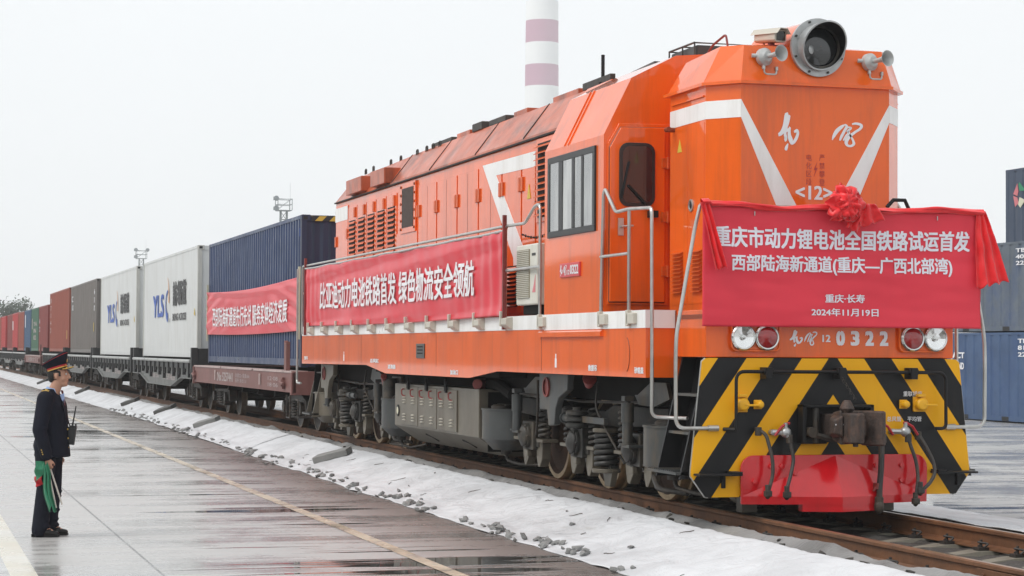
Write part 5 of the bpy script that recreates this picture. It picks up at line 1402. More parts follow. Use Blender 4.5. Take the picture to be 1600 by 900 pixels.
# --- front deck, buffer beam with lamps
mb = MB(); mb.box(-.80, 0, -1.29, 1.29, 1.50, 1.95); P_(mb, 'buffer_beam', 'orange paint', .01, smooth=False)
mb = MB(); mb.box(-.80, .0, -1.297, -1.288, 1.865, 1.905); mb.box(-.79, -.75, -1.30, -1.24, 1.50, 1.95); P_(mb, 'deck_edge', 'orange seam', smooth=False)
for sy in (-1, 1):
    mb = MB(); y0, y1 = (-1.035, -.555) if sy < 0 else (.70, 1.18)
    mb.prism(rrect(y0, y1, 1.565, 1.86, .05), 'X', .001, .035); hb = P_(mb, 'lamp_box', 'orange paint', .006)
    mb = MB(); o1 = rrect(y0, y1, 1.565, 1.86, .05); mb.tube([(.036, p[0], p[1]) for p in o1 + o1[:1]], .012, 6); build(mb, 'lamp_box_rim', 'orange paint', hb)
    for yl, kind in (((-.93, 'w'), (-.69, 'r')) if sy < 0 else ((1.07, 'w'), (.825, 'r'))):
        mb = MB(); mb.lathe([(.098, 0), (.120, 0), (.124, .03), (.112, .045), (.100, .04)], (.036, yl, 1.69), (1, 0, 0), 36, caps=False); lp = build(mb, 'marker_lamp', 'lamp chrome', hb)
        setp(lp)
        for k in (90, 210, 330): pass
        if kind == 'w':
            mb = MB(); mb.lathe([(.102, .036), (.085, .030), (.055, .020), (.025, .014), (.002, .012)], (.036, yl, 1.69), (1, 0, 0), 14, caps=False); build(mb, 'reflector', 'lamp facet', hb, smooth=False)
            mb = MB(); mb.lathe([(.022, .01), (.022, .035), (.005, .042)], (.036, yl, 1.69), (1, 0, 0), 12); build(mb, 'bulb', 'lamp chrome', hb)
        else:
            mb = MB(); mb.lathe([(.102, .034), (.08, .052), (.04, .064), (.002, .068)], (.036, yl, 1.69), (1, 0, 0), 30, caps=False); build(mb, 'red_lens', 'red lens', hb)
brush(DONG, (.001, -.44, 1.605), (0, .135, 0), (0, 0, .16), 'white lettering', loco)
brush(FENG, (.001, -.285, 1.62), (0, .13, 0), (0, 0, .13), 'white lettering', loco)
letters('12', (.001, -.098, 1.652), (0, .085, 0), (0, 0, .068), 'white lettering', loco, .03)
for i, ch_ in enumerate('0322'): letters(ch_, (.001, .045 + .152 * i, 1.618), (0, .092, 0), (0, 0, .142), 'white lettering', loco, .06)
mb = MB()                                                           # stencil bridges through the painted figures
for i, zz in enumerate(((1.62, 1.77), (1.685, 1.7), (1.70, 1.72), (1.70, 1.72))):
    for z in zz: mb.box(.0035, .0055, .045 + .152 * i + .038, .045 + .152 * i + .050, z - .020, z + .012)
P_(mb, 'stencil_bridge', 'orange paint', smooth=False)
# --- chevron plate
mb = MB(); TL = [(-1.25, 1.495), (-1.30, 1.49), (-1.335, 1.46), (-1.443, .44), (-1.443, .395), (-1.30, .20), (-1.27, .195)]
mb.prism(TL + [(-p[0], p[1]) for p in TL[::-1]], 'X', .0, .035); P_(mb, 'front_plate', 'chevron paint', smooth=False)
mb = MB(); mb.tube([(.018, p[0], p[1]) for p in TL[1:]], .010, 5); mb.tube([(.018, -p[0], p[1]) for p in TL[1:]], .010, 5); P_(mb, 'plate_edge', 'handrail steel')
mb = MB(); mb.box(-.5, -.03, -1.1, 1.1, .32, 1.5); P_(mb, 'beam_backing', 'dark underframe', smooth=False)
letters('重联插座', (.036, .735, 1.135), (0, .20, 0), (0, 0, .05), 'white lettering', loco, .01)
letters('总风管', (.036, .562, .895), (0, .15, 0), (0, 0, .048), 'white lettering', loco, .01)
letters('平均管', (.036, .778, .895), (0, .15, 0), (0, 0, .048), 'white lettering', loco, .01)
# --- plow
pc = [(-.96, .13), (-.965, .45)] + [(-.965 + .13 - .13 * math.cos(R_(a)), .455 + .13 * math.sin(R_(a))) for a in (15, 30, 45, 60, 75, 90)]
mb = MB(); mb.prism(pc + [(-p[0], p[1]) for p in pc[::-1]], 'X', .06, .085); plow = P_(mb, 'plow', 'red plow paint', .004)
mb = MB(); v = [mb.bm.verts.new(p) for p in ((.087, 0, .578), (.087, -.955, .205), (.087, .955, .205), (.25, 0, .195), (.087, -.955, .13), (.087, .955, .13), (.25, 0, .125))]
F = mb.bm.faces.new
F((v[0], v[1], v[3])); F((v[0], v[3], v[2])); F((v[1], v[4], v[6], v[3])); F((v[3], v[6], v[5], v[2]))
mb.hull([(.245, 0, .14), (.18, -.38, .14), (.09, -.38, .14), (.09, .38, .14), (.18, .38, .14)], [(.245, 0, .055), (.18, -.38, .06), (.09, -.38, .06), (.09, .38, .06), (.18, .38, .06)])
build(mb, 'plow_wedge', 'red plow paint', plow, smooth=False, flipfix=True)
mb = MB()
for y, z in ((-.66, .48), (.42, .48), (.69, .48), (.69, .34), (-.83, .34), (-.55, .48), (-.42, .42)): mb.cyl((.085, y, z), (.11, y, z), .026, seg=6)
build(mb, 'bolt', 'red plow paint', plow)
mb = MB(); mb.box(.15, .23, .36, .42, .26, .32); mb.prism([(.33, .24), (.43, .29), (.43, .35), (.36, .30)], 'X', .19, .22); build(mb, 'lug', 'dark red bracket', plow, .006)
# --- coupler and its pocket
mb = MB()
for a in ((-.37, -.33, .70, 1.06), (.33, .37, .70, 1.06), (-.37, .37, 1.03, 1.06)): mb.box(.03, .16, *a)
mb.box(.036, .12, -.37, -.10, .69, .74); P_(mb, 'coupler_pocket', 'black paint', .008)
mb = MB(); mb.box(.036, .04, -.33, .33, .70, 1.04); P_(mb, 'pocket_void', 'louvre void', smooth=False)
mb = MB()
mb.box(-.2, .46, -.11, .11, .76, .98)
mb.hull([(.36, -.12, .73), (.36, .18, .73), (.36, .18, 1.00), (.36, -.12, 1.00)], [(.56, -.10, .68), (.56, .29, .70), (.56, .29, 1.02), (.56, -.10, 1.03)])
mb.hull([(.40, -.12, .74), (.48, -.20, .78), (.60, -.19, .80), (.62, -.08, .76)], [(.40, -.12, .98), (.48, -.20, .95), (.60, -.19, .93), (.62, -.08, .98)])
mb.prism([(.50, -.09), (.74, -.06), (.80, .02), (.78, .10), (.62, .12), (.54, .08)], 'Z', .70, 1.00)         # knuckle
mb.prism([(.50, .16), (.64, .18), (.80, .30), (.78, .36), (.56, .33), (.46, .26)], 'Z', .68, 1.02)          # guard arm
mb.prism([(.45, .05), (.62, .08), (.64, .20), (.45, .22)], 'Z', .76, .94)
for v in mb.bm.verts: v.co.x = .1 + (v.co.x - .1) * .78; v.co.y = (v.co.y - .05) * .84 - .0; v.co.z = .86 + (v.co.z - .86) * .95
cp = P_(mb, 'coupler', 'coupler rust', .02)
mb = MB(); mb.lathe([(.05, 0), (.07, .03), (.05, .08), (.03, .11)], (.46, -.06, 1.0), (0, 0, 1), 14); mb.cyl((.56, -.02, .68), (.56, -.02, 1.01), .026, seg=10); mb.box(.40, .50, -.10, .0, .99, 1.03); build(mb, 'lock_lifter', 'coupler rust', cp, .006)
mb = MB(); mb.box(.488, .493, -.19, -.11, .878, .890); build(mb, 'white_line', 'white lettering', cp, smooth=False)
mb = MB(); mb.cyl((.08, -.28, .80), (.20, -.28, .80), .05, seg=12); mb.cyl((.12, -.22, .70), (.12, -.22, 1.03), .03, seg=8); mb.tube([(.16, -.26, .78), (.2, -.1, .74), (.2, .1, .72)], .03, 6); P_(mb, 'draft_gear', 'greasy iron')
# chain of the lifter
mb = MB()
for i in range(9):
    z = 1.12 + .027 * i; x = .46 - .04 * i
    mb.lathe([(.014, -.004), (.018, 0), (.014, .004)], (x, 0.02 + .008 * (i % 2), z), (0, 1, .2) if i % 2 else (1, .2, 0), 8, caps=False)
P_(mb, 'chain', 'greasy iron')
# uncoupling rod
mb = MB(); mb.tube(fillet([(.15, -1.04, .83), (.15, -1.04, 1.37), (.15, 1.13, 1.365), (.15, 1.13, .83), (.15, 1.02, .83)], .09, 6), .017, 8); mb.tube([(.15, -1.04, .83), (.04, -1.12, .83)], .018, 8); P_(mb, 'uncoupling_rod', 'black paint')
mb = MB()
for y in (-.72, .03, .78): mb.box(.036, .19, y - .035, y + .035, 1.30, 1.41); mb.cyl((.15, y - .05, 1.37), (.15, y + .05, 1.37), .034, seg=10)
P_(mb, 'rod_bracket', 'black paint', .006)
# sockets (yellow)
for y, big in ((-.95, 1), (-.78, 0), (.73, 0), (.90, 1)):
    mb = MB(); r = .060 if big else .036
    mb.box(.036, .06, y - r * 1.1, y + r * 1.1, 1.06 - r * 1.2, 1.06 + r * 1.2); mb.lathe([(r, 0), (r, .07), (r * .8, .085), (r * .3, .09)], (.05, y, 1.06), (1, 0, 0), 20)
    if big: mb.box(.11, .14, y + .0, y + .15, 1.045, 1.065); mb.box(.05, .11, y - .04, y + .04, 1.13, 1.16)
    P_(mb, 'socket', 'yellow paint', .006)
# brake hoses with their cocks
def hose(y, z, pts, cock, mtl='rubber hose', r=.022):
    mb = MB(); mb.tube(fillet(pts, .12, 6), r * .8, 9); h_ = P_(mb, 'brake_hose', mtl)
    mb = MB(); e = Vector(pts[-1]); mb.ball(e, r * 1.35, (1.1, 1, 1.5)); mb.box(e.x - .02, e.x + .03, e.y - .035, e.y + .035, e.z - .02, e.z + .035); mb.cyl(e + Vector((0, 0, .03)), e + Vector((0, 0, .09)), r * 1.15, seg=10); f = Vector(pts[0]); mb.cyl(f + Vector((0, 0, .02)), f + Vector((0, 0, -.06)), r * 1.5, seg=10); build(mb, 'hose_coupling', 'greasy iron' if mtl != 'x' else 'red handle', h_, .006)
    if cock:
        mb = MB(); mb.cyl((.036, y - .12, z), (.10, y - .12, z), .028, seg=10); mb.tube([(.08, y - .12, z), (.12, y - .05, z), (.15, y, z - .03), pts[0]], .026, 8); mb.ball((.13, y - .01, z), .052); mb.cyl((.13, y - .01, z + .03), (.13, y - .01, z + .09), .02, seg=8); build(mb, 'cock', 'grey cast metal', h_)
        mb = MB(); mb.tube([(.13, y + cock * -.12, z - .03), (.14, y + cock * -.06, z + .05), (.13, y, z + .085), (.13, y + cock * .03, z + .085)], .013, 6); build(mb, 'cock_handle', 'red handle', h_)
hose(-.80, .84, [(.11, -.80, .83), (.16, -.74, .78), (.22, -.70, .55), (.22, -.70, .40), (.24, -.74, .30), (.24, -.76, .23)], 0)
hose(-.52, .80, [(.15, -.50, .76), (.17, -.49, .66), (.18, -.47, .55), (.22, -.52, .40), (.26, -.57, .30), (.27, -.58, .22)], 1)
hose(.46, .80, [(.16, .44, .76), (.19, .43, .62), (.20, .42, .45), (.21, .40, .30), (.22, .39, .10)], -1, r=.036)
hose(.72, .80, [(.15, .73, .76), (.17, .74, .68), (.20, .79, .52), (.22, .80, .36), (.25, .77, .26), (.26, .75, .14)], -1)
hose(.86, .82, [(.10, .86, .78), (.16, .90, .68), (.20, .97, .52), (.22, .98, .40), (.24, .90, .30), (.26, .80, .24)], 0)
# little foot plates on the front plate
for y0, y1 in ((-1.42, -.99), (1.02, 1.45)):
    mb = MB(); mb.box(.036, .20, y0, y1, .40, .42); mb.box(.036, .06, (y0 + y1) / 2 - .02 + .08, (y0 + y1) / 2 + .02 + .08, .28, .40); mb.box(.05, .2, *sorted((y1 - .10, y1)) if y0 < 0 else sorted((y0, y0 + .1)), .42, .44); P_(mb, 'foot_plate', 'black paint', .005)

# --- handrails (bent steel tube)
def rail(name, pts, r=.0185, f=.08): mb = MB(); mb.tube(fillet(pts, f, 6), r, 10); return P_(mb, name, 'handrail steel')
RY = -S - .02
for sy in (-1, 1):
    Yr = sy * (S + .02)
    rail('handrail', [(-18.45, Yr, 1.82), (-18.45, Yr, 3.03), (-12, Yr, 3.03), (-5.54, Yr, 3.03)], f=.1)
    rail('handrail', [(-5.54, Yr, 1.82), (-5.54, Yr, 3.03), (-4.75, Yr, 3.02), (-4.35, Yr, 3.20), (-4.16, Yr, 3.20), (-4.16, Yr, 1.80)], f=.08)
    rail('handrail', [(-5.54, Yr, 2.50), (-4.16, Yr, 2.50)], .018)
    rail('handrail', [(-18.9, Yr, 3.00), (-18.9, Yr, .95), (-18.5, Yr, .95)], .02)
    rail('handrail', [(-18.45, Yr, 2.55), (-18.45, sy * 1.2, 2.55)], .018)
    # cab step rail and the long grab irons either side of the steps
    rail('handrail', [(-2.06, Yr, 1.80), (-1.98, Yr, 3.16), (-1.93, Yr, 3.21), (-1.60, Yr, 2.95), (-1.2, Yr, 2.96), (-.56, Yr, 2.93), (-.54, Yr, 1.5), (-.54, Yr, .93), (-.50, sy * 1.45, .92), (-.30, sy * 1.35, .92)], f=.07)
    rail('handrail', [(-1.20, Yr, 1.80), (-1.20, Yr, 2.95)], .019)
    rail('handrail', [(-2.06, Yr, 2.52), (-1.20, Yr, 2.52)], .016)
    rail('handrail', [(.06, sy * 1.37, 2.92), (.05, sy * 1.42, 2.7), (.05, sy * 1.60, 1.70), (.05, sy * 1.605, 1.45), (.05, sy * 1.60, .84), (.05, sy * 1.22, .84)], f=.10)
    mb = MB(); mb.cyl((.05, sy * 1.28, .84), (.05, sy * 1.18, .84), .03, seg=10); P_(mb, 'rail_socket', 'handrail steel')
    rail('handrail', [(.06, sy * 1.0, 1.93), (.06, sy * 1.0, 2.90)], .02)
rail('handrail', [(.06, -1.37, 2.92), (.06, 0, 2.92), (.06, 1.37, 2.92)], .02)
mb = MB()
for x in (-5.54, -4.16, -2.06, -1.2):
    mb.box(x - .035, x + .035, RY - .03, RY + .03, 1.80, 1.96); mb.box(x, x + .20, RY - .03, RY + .02, 1.82, 1.93)
P_(mb, 'rail_foot', 'camera cream', .01)
mb = MB()
for i in range(12): x = -5.50 + .11 * i; mb.lathe([(.014, -.01), (.02, 0), (.014, .01)], (x, RY + .2, 2.93 - .06 * math.sin(math.pi * i / 11)), (0, 1, .3) if i % 2 else (0, .3, 1), 8, caps=False)
P_(mb, 'chain', 'greasy iron')
mb = MB(); mb.tube([(.06, .55, 2.95), (.06, .62, 3.02), (.06, .74, 3.02), (.06, .80, 2.9)], .02, 8); P_(mb, 'grab_loop', 'black paint')
# --- corner steps
for sy in (-1, 1):
    for X0, X1, nm in ((-.70, -.06, 'front'), (XR - .05 + .0, XR + .55, 'rear')):
        mb = MB()
        for x in (X0, X1 - .03):
            mb.hull([(x, sy * 1.10, 1.55), (x, sy * 1.24, 1.55), (x + .03, sy * 1.24, 1.55), (x + .03, sy * 1.10, 1.55)], [(x, sy * 1.30, .36), (x, sy * 1.52, .36), (x + .03, sy * 1.52, .36), (x + .03, sy * 1.30, .36)])
        mb.hull([(X0, sy * 1.08, 1.55), (X0, sy * 1.10, 1.55), (X1, sy * 1.10, 1.55), (X1, sy * 1.08, 1.55)], [(X0, sy * 1.28, .36), (X0, sy * 1.30, .36), (X1, sy * 1.30, .36), (X1, sy * 1.28, .36)])
        st = P_(mb, 'step_frame', 'black paint' if nm == 'front' else 'tank beige grey', smooth=False)
        mb = MB()
        for z, y in ((1.50, 1.26), (1.13, 1.33), (.77, 1.40)): mb.box(X0 + .03, X1 - .03, *sorted((sy * (y - .18), sy * y)), z, z + .025)
        build(mb, 'tread', 'grey painted steel', st, smooth=False)
        mb = MB(); mb.box(X0 - .12, X1 - .0, *sorted((sy * 1.22, sy * 1.56)), .40, .425)
        for i in range(14): mb.box(X0 - .12 + .05 * i, X0 - .10 + .05 * i, *sorted((sy * 1.23, sy * 1.555)), .425, .437)
        build(mb, 'bottom_tread', 'grey painted steel', st, smooth=False)
# ================================================================== LOCOMOTIVE RUNNING GEAR
def loco_wheels(root, x, r=.525):
    a, b_ = MB(), MB()
    for sy in (-1, 1):
        a.lathe([(r - .06, -.072), (r - .006, -.072), (r, -.06), (r + .001, .03), (r + .026, .045), (r + .026, .066), (r - .06, .068)], (x, sy * .7525, r), (0, -sy, 0), 40, caps=False)
        b_.lathe([(.10, -.09), (.16, -.08), (.20, -.045), (r - .10, -.03), (r - .059, -.066), (r - .059, .064), (.12, .06)], (x, sy * .7525, r), (0, -sy, 0), 40)
    b_.cyl((x, -.7, r), (x, .7, r), .10, seg=14); b_.lathe([(.30, 0), (.36, .1), (.36, .7), (.30, .8)], (x, -.40, r), (0, 1, 0), 18)
    w_ = build(b_, 'wheelset', 'wheel rust', root); build(a, 'wheel_tread', 'wheel tread', w_)
def loco_bogie(axles, d):
    """axles: X of the three wheelsets, d: +1 when the outer end faces the front"""
    xc = axles[1]
    mb = MB()
    for sy in (-1, 1):
        y0, y1 = sorted((sy * .96, sy * 1.14))
        mb.prism([(xc - 2.75, .80), (xc - 2.75, .98), (xc - 1.1, .98), (xc - .8, .90), (xc + .8, .90), (xc + 1.1, .98), (xc + 2.75, .98), (xc + 2.75, .80), (xc + 1.2, .74), (xc - 1.2, .74)], 'Y', y0, y1)
        for k in (-2.5, 2.3): mb.prism([(xc + k - .5, .98), (xc + k, 1.18), (xc + k + .5, .98)], 'Y', *sorted((sy * 1.02, sy * 1.06)))
    for k in (-2.7, -.95, .95, 2.7): mb.box(xc + k - .12, xc + k + .12, -.97, .97, .70, .96)
    bo = build(mb, 'bogie', 'frame steel', loco, bevel=.015)
    for x in axles:
        # wheelsets are sub-parts of the bogie
        a, b_ = MB(), MB(); r = .525
        for sy in (-1, 1):
            a.lathe([(r - .06, -.072), (r - .006, -.072), (r, -.06), (r + .001, .03), (r + .026, .045), (r + .026, .066), (r - .06, .068)], (x, sy * .7525, r), (0, -sy, 0), 40, caps=False)
            b_.lathe([(.10, -.09), (.16, -.08), (.20, -.045), (r - .10, -.03), (r - .059, -.066), (r - .059, .064), (.12, .06)], (x, sy * .7525, r), (0, -sy, 0), 40)
        b_.cyl((x, -.7, r), (x, .7, r), .10, seg=14); b_.lathe([(.30, 0), (.36, .1), (.36, .7), (.30, .8)], (x, -.40, r), (0, 1, 0), 18)
        build(b_, 'wheel', 'wheel rust', bo); build(a, 'wheel_tyre', 'wheel tread', bo)
    for sy in (-1, 1):
        for i, x in enumerate(axles):
            mb = MB(); y = sy
            mb.cyl((x, y * .98, .525), (x, y * 1.24, .525), .15, seg=22); mb.lathe([(.135, 0), (.125, .03), (.04, .075)], (x, y * 1.24, .525), (0, y, 0), 22)
            mb.box(x - .21, x + .21, *sorted((y * .98, y * 1.20)), .36, .70)
            mb.box(x - .30, x + .30, *sorted((y * 1.0, y * 1.16)), .40, .50)
            for k in (0, 60, 120, 180, 240, 300): a_ = R_(k); mb.cyl((x + .14 * math.cos(a_), y * 1.23, .525 + .14 * math.sin(a_)), (x + .14 * math.cos(a_), y * 1.26, .525 + .14 * math.sin(a_)), .018, seg=6)
            build(mb, 'axle_box', 'underframe grey', bo, bevel=.012)
            # pedestal brackets hanging below the axle box, pale with rail dust
            mb = MB()
            for k in (-.31, .24): mb.prism([(x + k - .10, .45), (x + k + .17, .45), (x + k + .15, .26), (x + k + .06, .16), (x + k - .01, .16), (x + k - .06, .26)], 'Y', *sorted((y * 1.03, y * 1.14)))
            mb.box(x - .06, x + .06, *sorted((y * 1.16, y * 1.22)), .28, .36)
            build(mb, 'pedestal', 'tank beige grey', bo, bevel=.01)
            mb = MB()                                                # coil springs fore and aft of the box
            for k in ((.48,) if i == 0 else (-.48, .48) if i == 1 else (-.48,)):
                spring(mb, (x + k * .92, y * 1.12, .50), .068, .42, 7, .018)
            if i == 1: spring(mb, (x + .93 * d, y * 1.16, .29), .115, .38, 6.2, .026, 8)
            build(mb, 'coil_spring', 'underframe grey', bo)
            mb = MB()                                                # spring seats
            for k in (-.48, .48): mb.box(x + k - .12, x + k + .12, *sorted((y * 1.0, y * 1.2)), .46, .50)
            xs_ = x + .93 * d
            if i == 1: mb.cyl((xs_, y * 1.16, .24), (xs_, y * 1.16, .285), .155, seg=20); mb.cyl((xs_, y * 1.16, .675), (xs_, y * 1.16, .72), .15, seg=20); mb.prism([(xs_ - .17, .27), (xs_ + .17, .27), (xs_ + .08, .09), (xs_ - .08, .09)], 'Y', *sorted((y * 1.08, y * 1.15)))
            build(mb, 'spring_seat', 'tank beige grey', bo, bevel=.008)
        # vertical dampers, traction link and stacked rubber mount
        for x in (axles[0] - .12, axles[2] + .12):
            mb = MB(); y = sy * 1.30
            mb.cyl((x, y, .60), (x, y, .82), .054, seg=18); mb.cyl((x, y, .82), (x, y, 1.02), .066, seg=18); mb.cyl((x, y, 1.02), (x, y, 1.08), .03, seg=10); mb.box(x - .05, x + .05, y - .05, y + .05, 1.04, 1.09); mb.lathe([(.085, 0), (.085, .02)], (x, y, .585), (0, 0, 1), 18); mb.box(x - .08, x + .16, *sorted((sy * 1.14, sy * 1.34)), .56, .59); mb.prism([(x - .06, 1.10), (x + .02, 1.10), (x + .42 * d, 1.24), (x + .85 * d, 1.24), (x + .95 * d, 1.08), (x + .5 * d, .99), (x + .06, 1.0)], 'Y', *sorted((sy * 1.16, sy * 1.20)))
            build(mb, 'damper', 'grey painted steel', bo)
        mb = MB(); x = axles[1] + .36 * d; mb.cyl((x - .75 * d, sy * 1.31, .80), (x, sy * 1.31, .80), .042, seg=12); mb.cyl((x - .46 * d, sy * 1.31, .80), (x - .43 * d, sy * 1.31, .80), .062, seg=14); mb.box(*sorted((x, x + .85 * d)), *sorted((sy * 1.24, sy * 1.29)), .765, .835)
        build(mb, 'traction_link', 'grey painted steel', bo, bevel=.006)
        mb = MB(); x = axles[1] + .36 * d
        for k in range(3): mb.lathe([(.105, 0), (.125, .012), (.125, .045), (.105, .057)], (x, sy * 1.31, .705 + .066 * k), (0, 0, 1), 22)
        mb.cyl((x, sy * 1.31, .69), (x, sy * 1.31, .93), .05, seg=12); build(mb, 'rubber_mount', 'underframe grey', bo)
        # body bracket with an eye, hanging from the sill
        mb = MB(); x = axles[0] + 1.70
        x = (axles[0] + axles[1]) / 2 + .75 if d > 0 else (axles[0] + axles[1]) / 2 - .55
        mb.prism([(x - .52, 1.30), (x + .55, 1.30), (x + .52, 1.12), (x + .20, 1.02), (x + .10, .90), (x + .06, .72), (x - .16, .70), (x - .22, .88), (x - .50, .88)], 'Y', *sorted((sy * 1.34, sy * 1.42)))
        bk = build(mb, 'hanger_bracket', 'grey painted steel' if d > 0 else 'tank beige grey', bo, bevel=.012)
        mb = MB(); mb.lathe([(.09, 0), (.115, .0), (.115, .02), (.09, .02)], (x - .22, sy * 1.42, 1.14), (0, sy, 0), 22, caps=False); mb.lathe([(.09, .003), (.001, .003)], (x - .22, sy * 1.42, 1.14), (0, sy, 0), 22, caps=False); build(mb, 'bracket_eye', 'dark red bracket', bo)
        # pipes and hoses along the frame
        mb = MB()
        mb.tube([(xc - 2.6, sy * 1.18, 1.03), (xc - 1.0, sy * 1.20, 1.02), (xc + .2, sy * 1.19, .99), (xc + 2.6, sy * 1.18, 1.03)], .018, 6)
        mb.tube(fillet([(xc - 1.4, sy * 1.22, 1.2), (xc - 1.3, sy * 1.25, .9), (xc - 1.5, sy * 1.20, .62), (xc - 1.9, sy * 1.1, .40)], .1), .016, 6)
        mb.tube(fillet([(xc + .9, sy * 1.25, 1.22), (xc + .95, sy * 1.30, .95), (xc + 1.1, sy * 1.22, .7), (xc + 1.4, sy * 1.12, .36)], .1), .014, 6)
        mb.tube(fillet([(xc + 2.2, sy * 1.1, .30), (xc + 2.5, sy * 1.15, .16), (xc + 2.8, sy * .95, .14)], .08), .03, 8)
        build(mb, 'pipework', 'greasy iron', bo)
        mb = MB()
        for x in axles:
            for k in (-.60, .60): mb.prism([(x + k - .05, .75), (x + k + .05, .75), (x + k + .06, .45), (x + k * 1.02 + .03, .25), (x + k * .96 - .05, .25), (x + k - .06, .45)], 'Y', *sorted((sy * .70, sy * .80)))
        build(mb, 'brake_shoe', 'wheel rust', bo, bevel=.01)
    mb = MB(); mb.box(xc - 2.6, xc + 2.6, -.6, .6, .30, .75); build(mb, 'traction_motor', 'dark underframe', bo, smooth=False)
    return bo
loco_bogie((-2.24, -4.11, -5.98)[::-1], 1)
loco_bogie((-13.86, -15.70, -17.55)[::-1], -1)
# sand boxes / air tanks: round-fronted hoppers
def hopper(x0, x1, y, z0, z1, zc, mtl, lid=True, sy=-1):
    mb = MB(); xm, hx = (x0 + x1) / 2, (x1 - x0) / 2; k = 14
    def sec(z, s, sd):
        pts = []
        for i in range(k + 1):
            a = math.pi * i / k; pts.append((xm + hx * s * math.cos(a), sy * (y - .30 + .30 * s * math.sin(a) * 1.0), z))
        pts.append((xm - hx * s, sy * (y - .62), z)); pts.append((xm + hx * s, sy * (y - .62), z)); return pts
    mb.hull(sec(zc, 1, 0), sec(z1, 1, 0)); mb.hull(sec(z0, .55, 0), sec(zc, 1, 0))
    mb.hull(sec(z1 - .0, 1.035, 0), sec(z1 + .02, 1.035, 0)); mb.hull(sec(zc - .006, 1.01, 0), sec(zc + .012, 1.012, 0))
    t = build(mb, 'sand_box', mtl, loco, ang=28)
    mb = MB()
    if lid: mb.lathe([(.15, 0), (.15, .03), (.12, .05), (.05, .055)], (xm, sy * (y - .25), z1 + .02), (0, 0, 1), 20); mb.box(xm - .2, xm + .2, *sorted((sy * (y - .27), sy * (y - .23))), z1 + .06, z1 + .08)
    mb.cyl((xm, sy * (y - .3), z0 + .01), (xm, sy * (y - .3), z0 - .06), .07, seg=12); mb.tube(fillet([(xm, sy * (y - .3), z0 - .04), (xm + .05, sy * (y - .3), z0 - .13), (xm + .3, sy * (y - .38), z0 - .17), (xm + .5, sy * .85, .13)], .08), .022, 8)
    build(mb, 'sand_pipe', 'greasy iron', t)
for sy in (-1, 1):
    hopper(-7.60, -6.72, 1.42, .30, .80, .44, 'grey painted steel', sy=sy)
    hopper(-1.60, -.88, 1.42, .34, .80, .42, 'grey painted steel', sy=sy)
    hopper(-13.30, -12.45, 1.42, .24, .79, .37, 'grey painted steel', sy=sy)
    hopper(-18.60, -17.75, 1.42, .26, .78, .40, 'tank beige grey', sy=sy)
# battery and fuel box
mb = MB(); yb = 1.42
mb.prism([(-yb, .44), (-yb, 1.06), (yb, 1.06), (yb, .44), (1.05, .20), (-1.05, .20)], 'X', -12.05, -7.40); bx_ = P_(mb, 'fuel_tank', 'tank beige grey', .012, smooth=False)
mb = MB(); mb.box(-7.40, -7.385, -1.30, 1.30, .26, 1.02); build(mb, 'tank_end', 'dark underframe', bx_, smooth=False)
for i in range(3):
    x = -11.60 + 1.07 * i
    mb = MB(); mb.box(x, x + 1.03, -yb - .02, -yb, .47, 1.02); build(mb, 'battery_door', 'tank beige grey', bx_, .006, smooth=False)
mb = MB()
for i in range(3):
    x = -11.60 + 1.07 * i
    for k in (.25, .78):
        for z0 in (.55, .80):
            for j in range(3): zz = z0 + .04 * j; mb.prism([(-yb - .02, zz), (-yb - .05, zz - .012), (-yb - .02, zz - .022)], 'X', x + k - .06, x + k + .06)
build(mb, 'vent_louvre', 'camera cream', bx_, smooth=False)
mb = MB()
for i in range(3):
    x = -11.60 + 1.07 * i
    for k in (.25, .78): mb.tube(fillet([(x + k - .03, -yb - .02, .985), (x + k - .03, -yb - .06, .98), (x + k - .02, -yb - .06, .90), (x + k + .02, -yb - .02, .88)], .02, 3), .011, 6)
build(mb, 'door_handle', 'dark red bracket', bx_)
mb = MB()
for i in range(3): x = -11.60 + 1.07 * i; mb.box(x + .49, x + .56, -yb - .05, -yb - .015, .98, 1.10); mb.cyl((x + .52, -yb - .04, 1.0), (x + .52, -yb - .04, 1.16), .02, seg=6)
for x in (-10.6, -8.6): mb.tube([(x, -1.30, .36), (x + .12, -1.24, .33), (x + .2, -1.16, .27)], .016, 5); mb.box(x - .05, x + .4, -1.33, -1.30, .385, .40)
build(mb, 'latch', 'black paint', bx_)
mb = MB(); mb.lathe([(.085, 0), (.085, .012), (.07, .014)], (-11.83, -yb, .66), (0, -1, 0), 20); fg = build(mb, 'fuel_gauge', 'black paint', bx_)
mb = MB(); mb.lathe([(.055, .014), (.001, .016)], (-11.83, -yb, .66), (0, -1, 0), 20, caps=False); build(mb, 'gauge_face', 'cream emblem', bx_)
mb = MB(); mb.cyl((-7.75, -1.25, 1.12), (-7.55, -1.40, 1.12), .07, seg=14); mb.cyl((-13.2, -1.3, 1.02), (-12.8, -1.42, 1.15), .05, seg=10); mb.cyl((-3.2, -1.36, 1.18), (-3.05, -1.40, 1.26), .04, .08, seg=14)
P_(mb, 'filler_cap', 'dark red bracket', .008)
mb = MB(); mb.tube(fillet([(-7.7, -1.2, 1.12), (-7.2, -1.2, 1.12), (-6.6, -1.2, 1.0)], .1), .08, 10); P_(mb, 'filler_pipe', 'dark underframe')
mb = MB()
mb.box(-13.2, -12.6, -1.2, -.5, .8, 1.15); mb.cyl((-12.9, -1.30, .70), (-12.9, -1.30, 1.12), .11, seg=16); mb.box(-6.9, -6.2, -1.1, -.3, .85, 1.2); mb.box(-1.9, -1.2, -1.0, 1.0, .9, 1.25)
P_(mb, 'air_equipment', 'underframe grey', .015)
mb = MB()
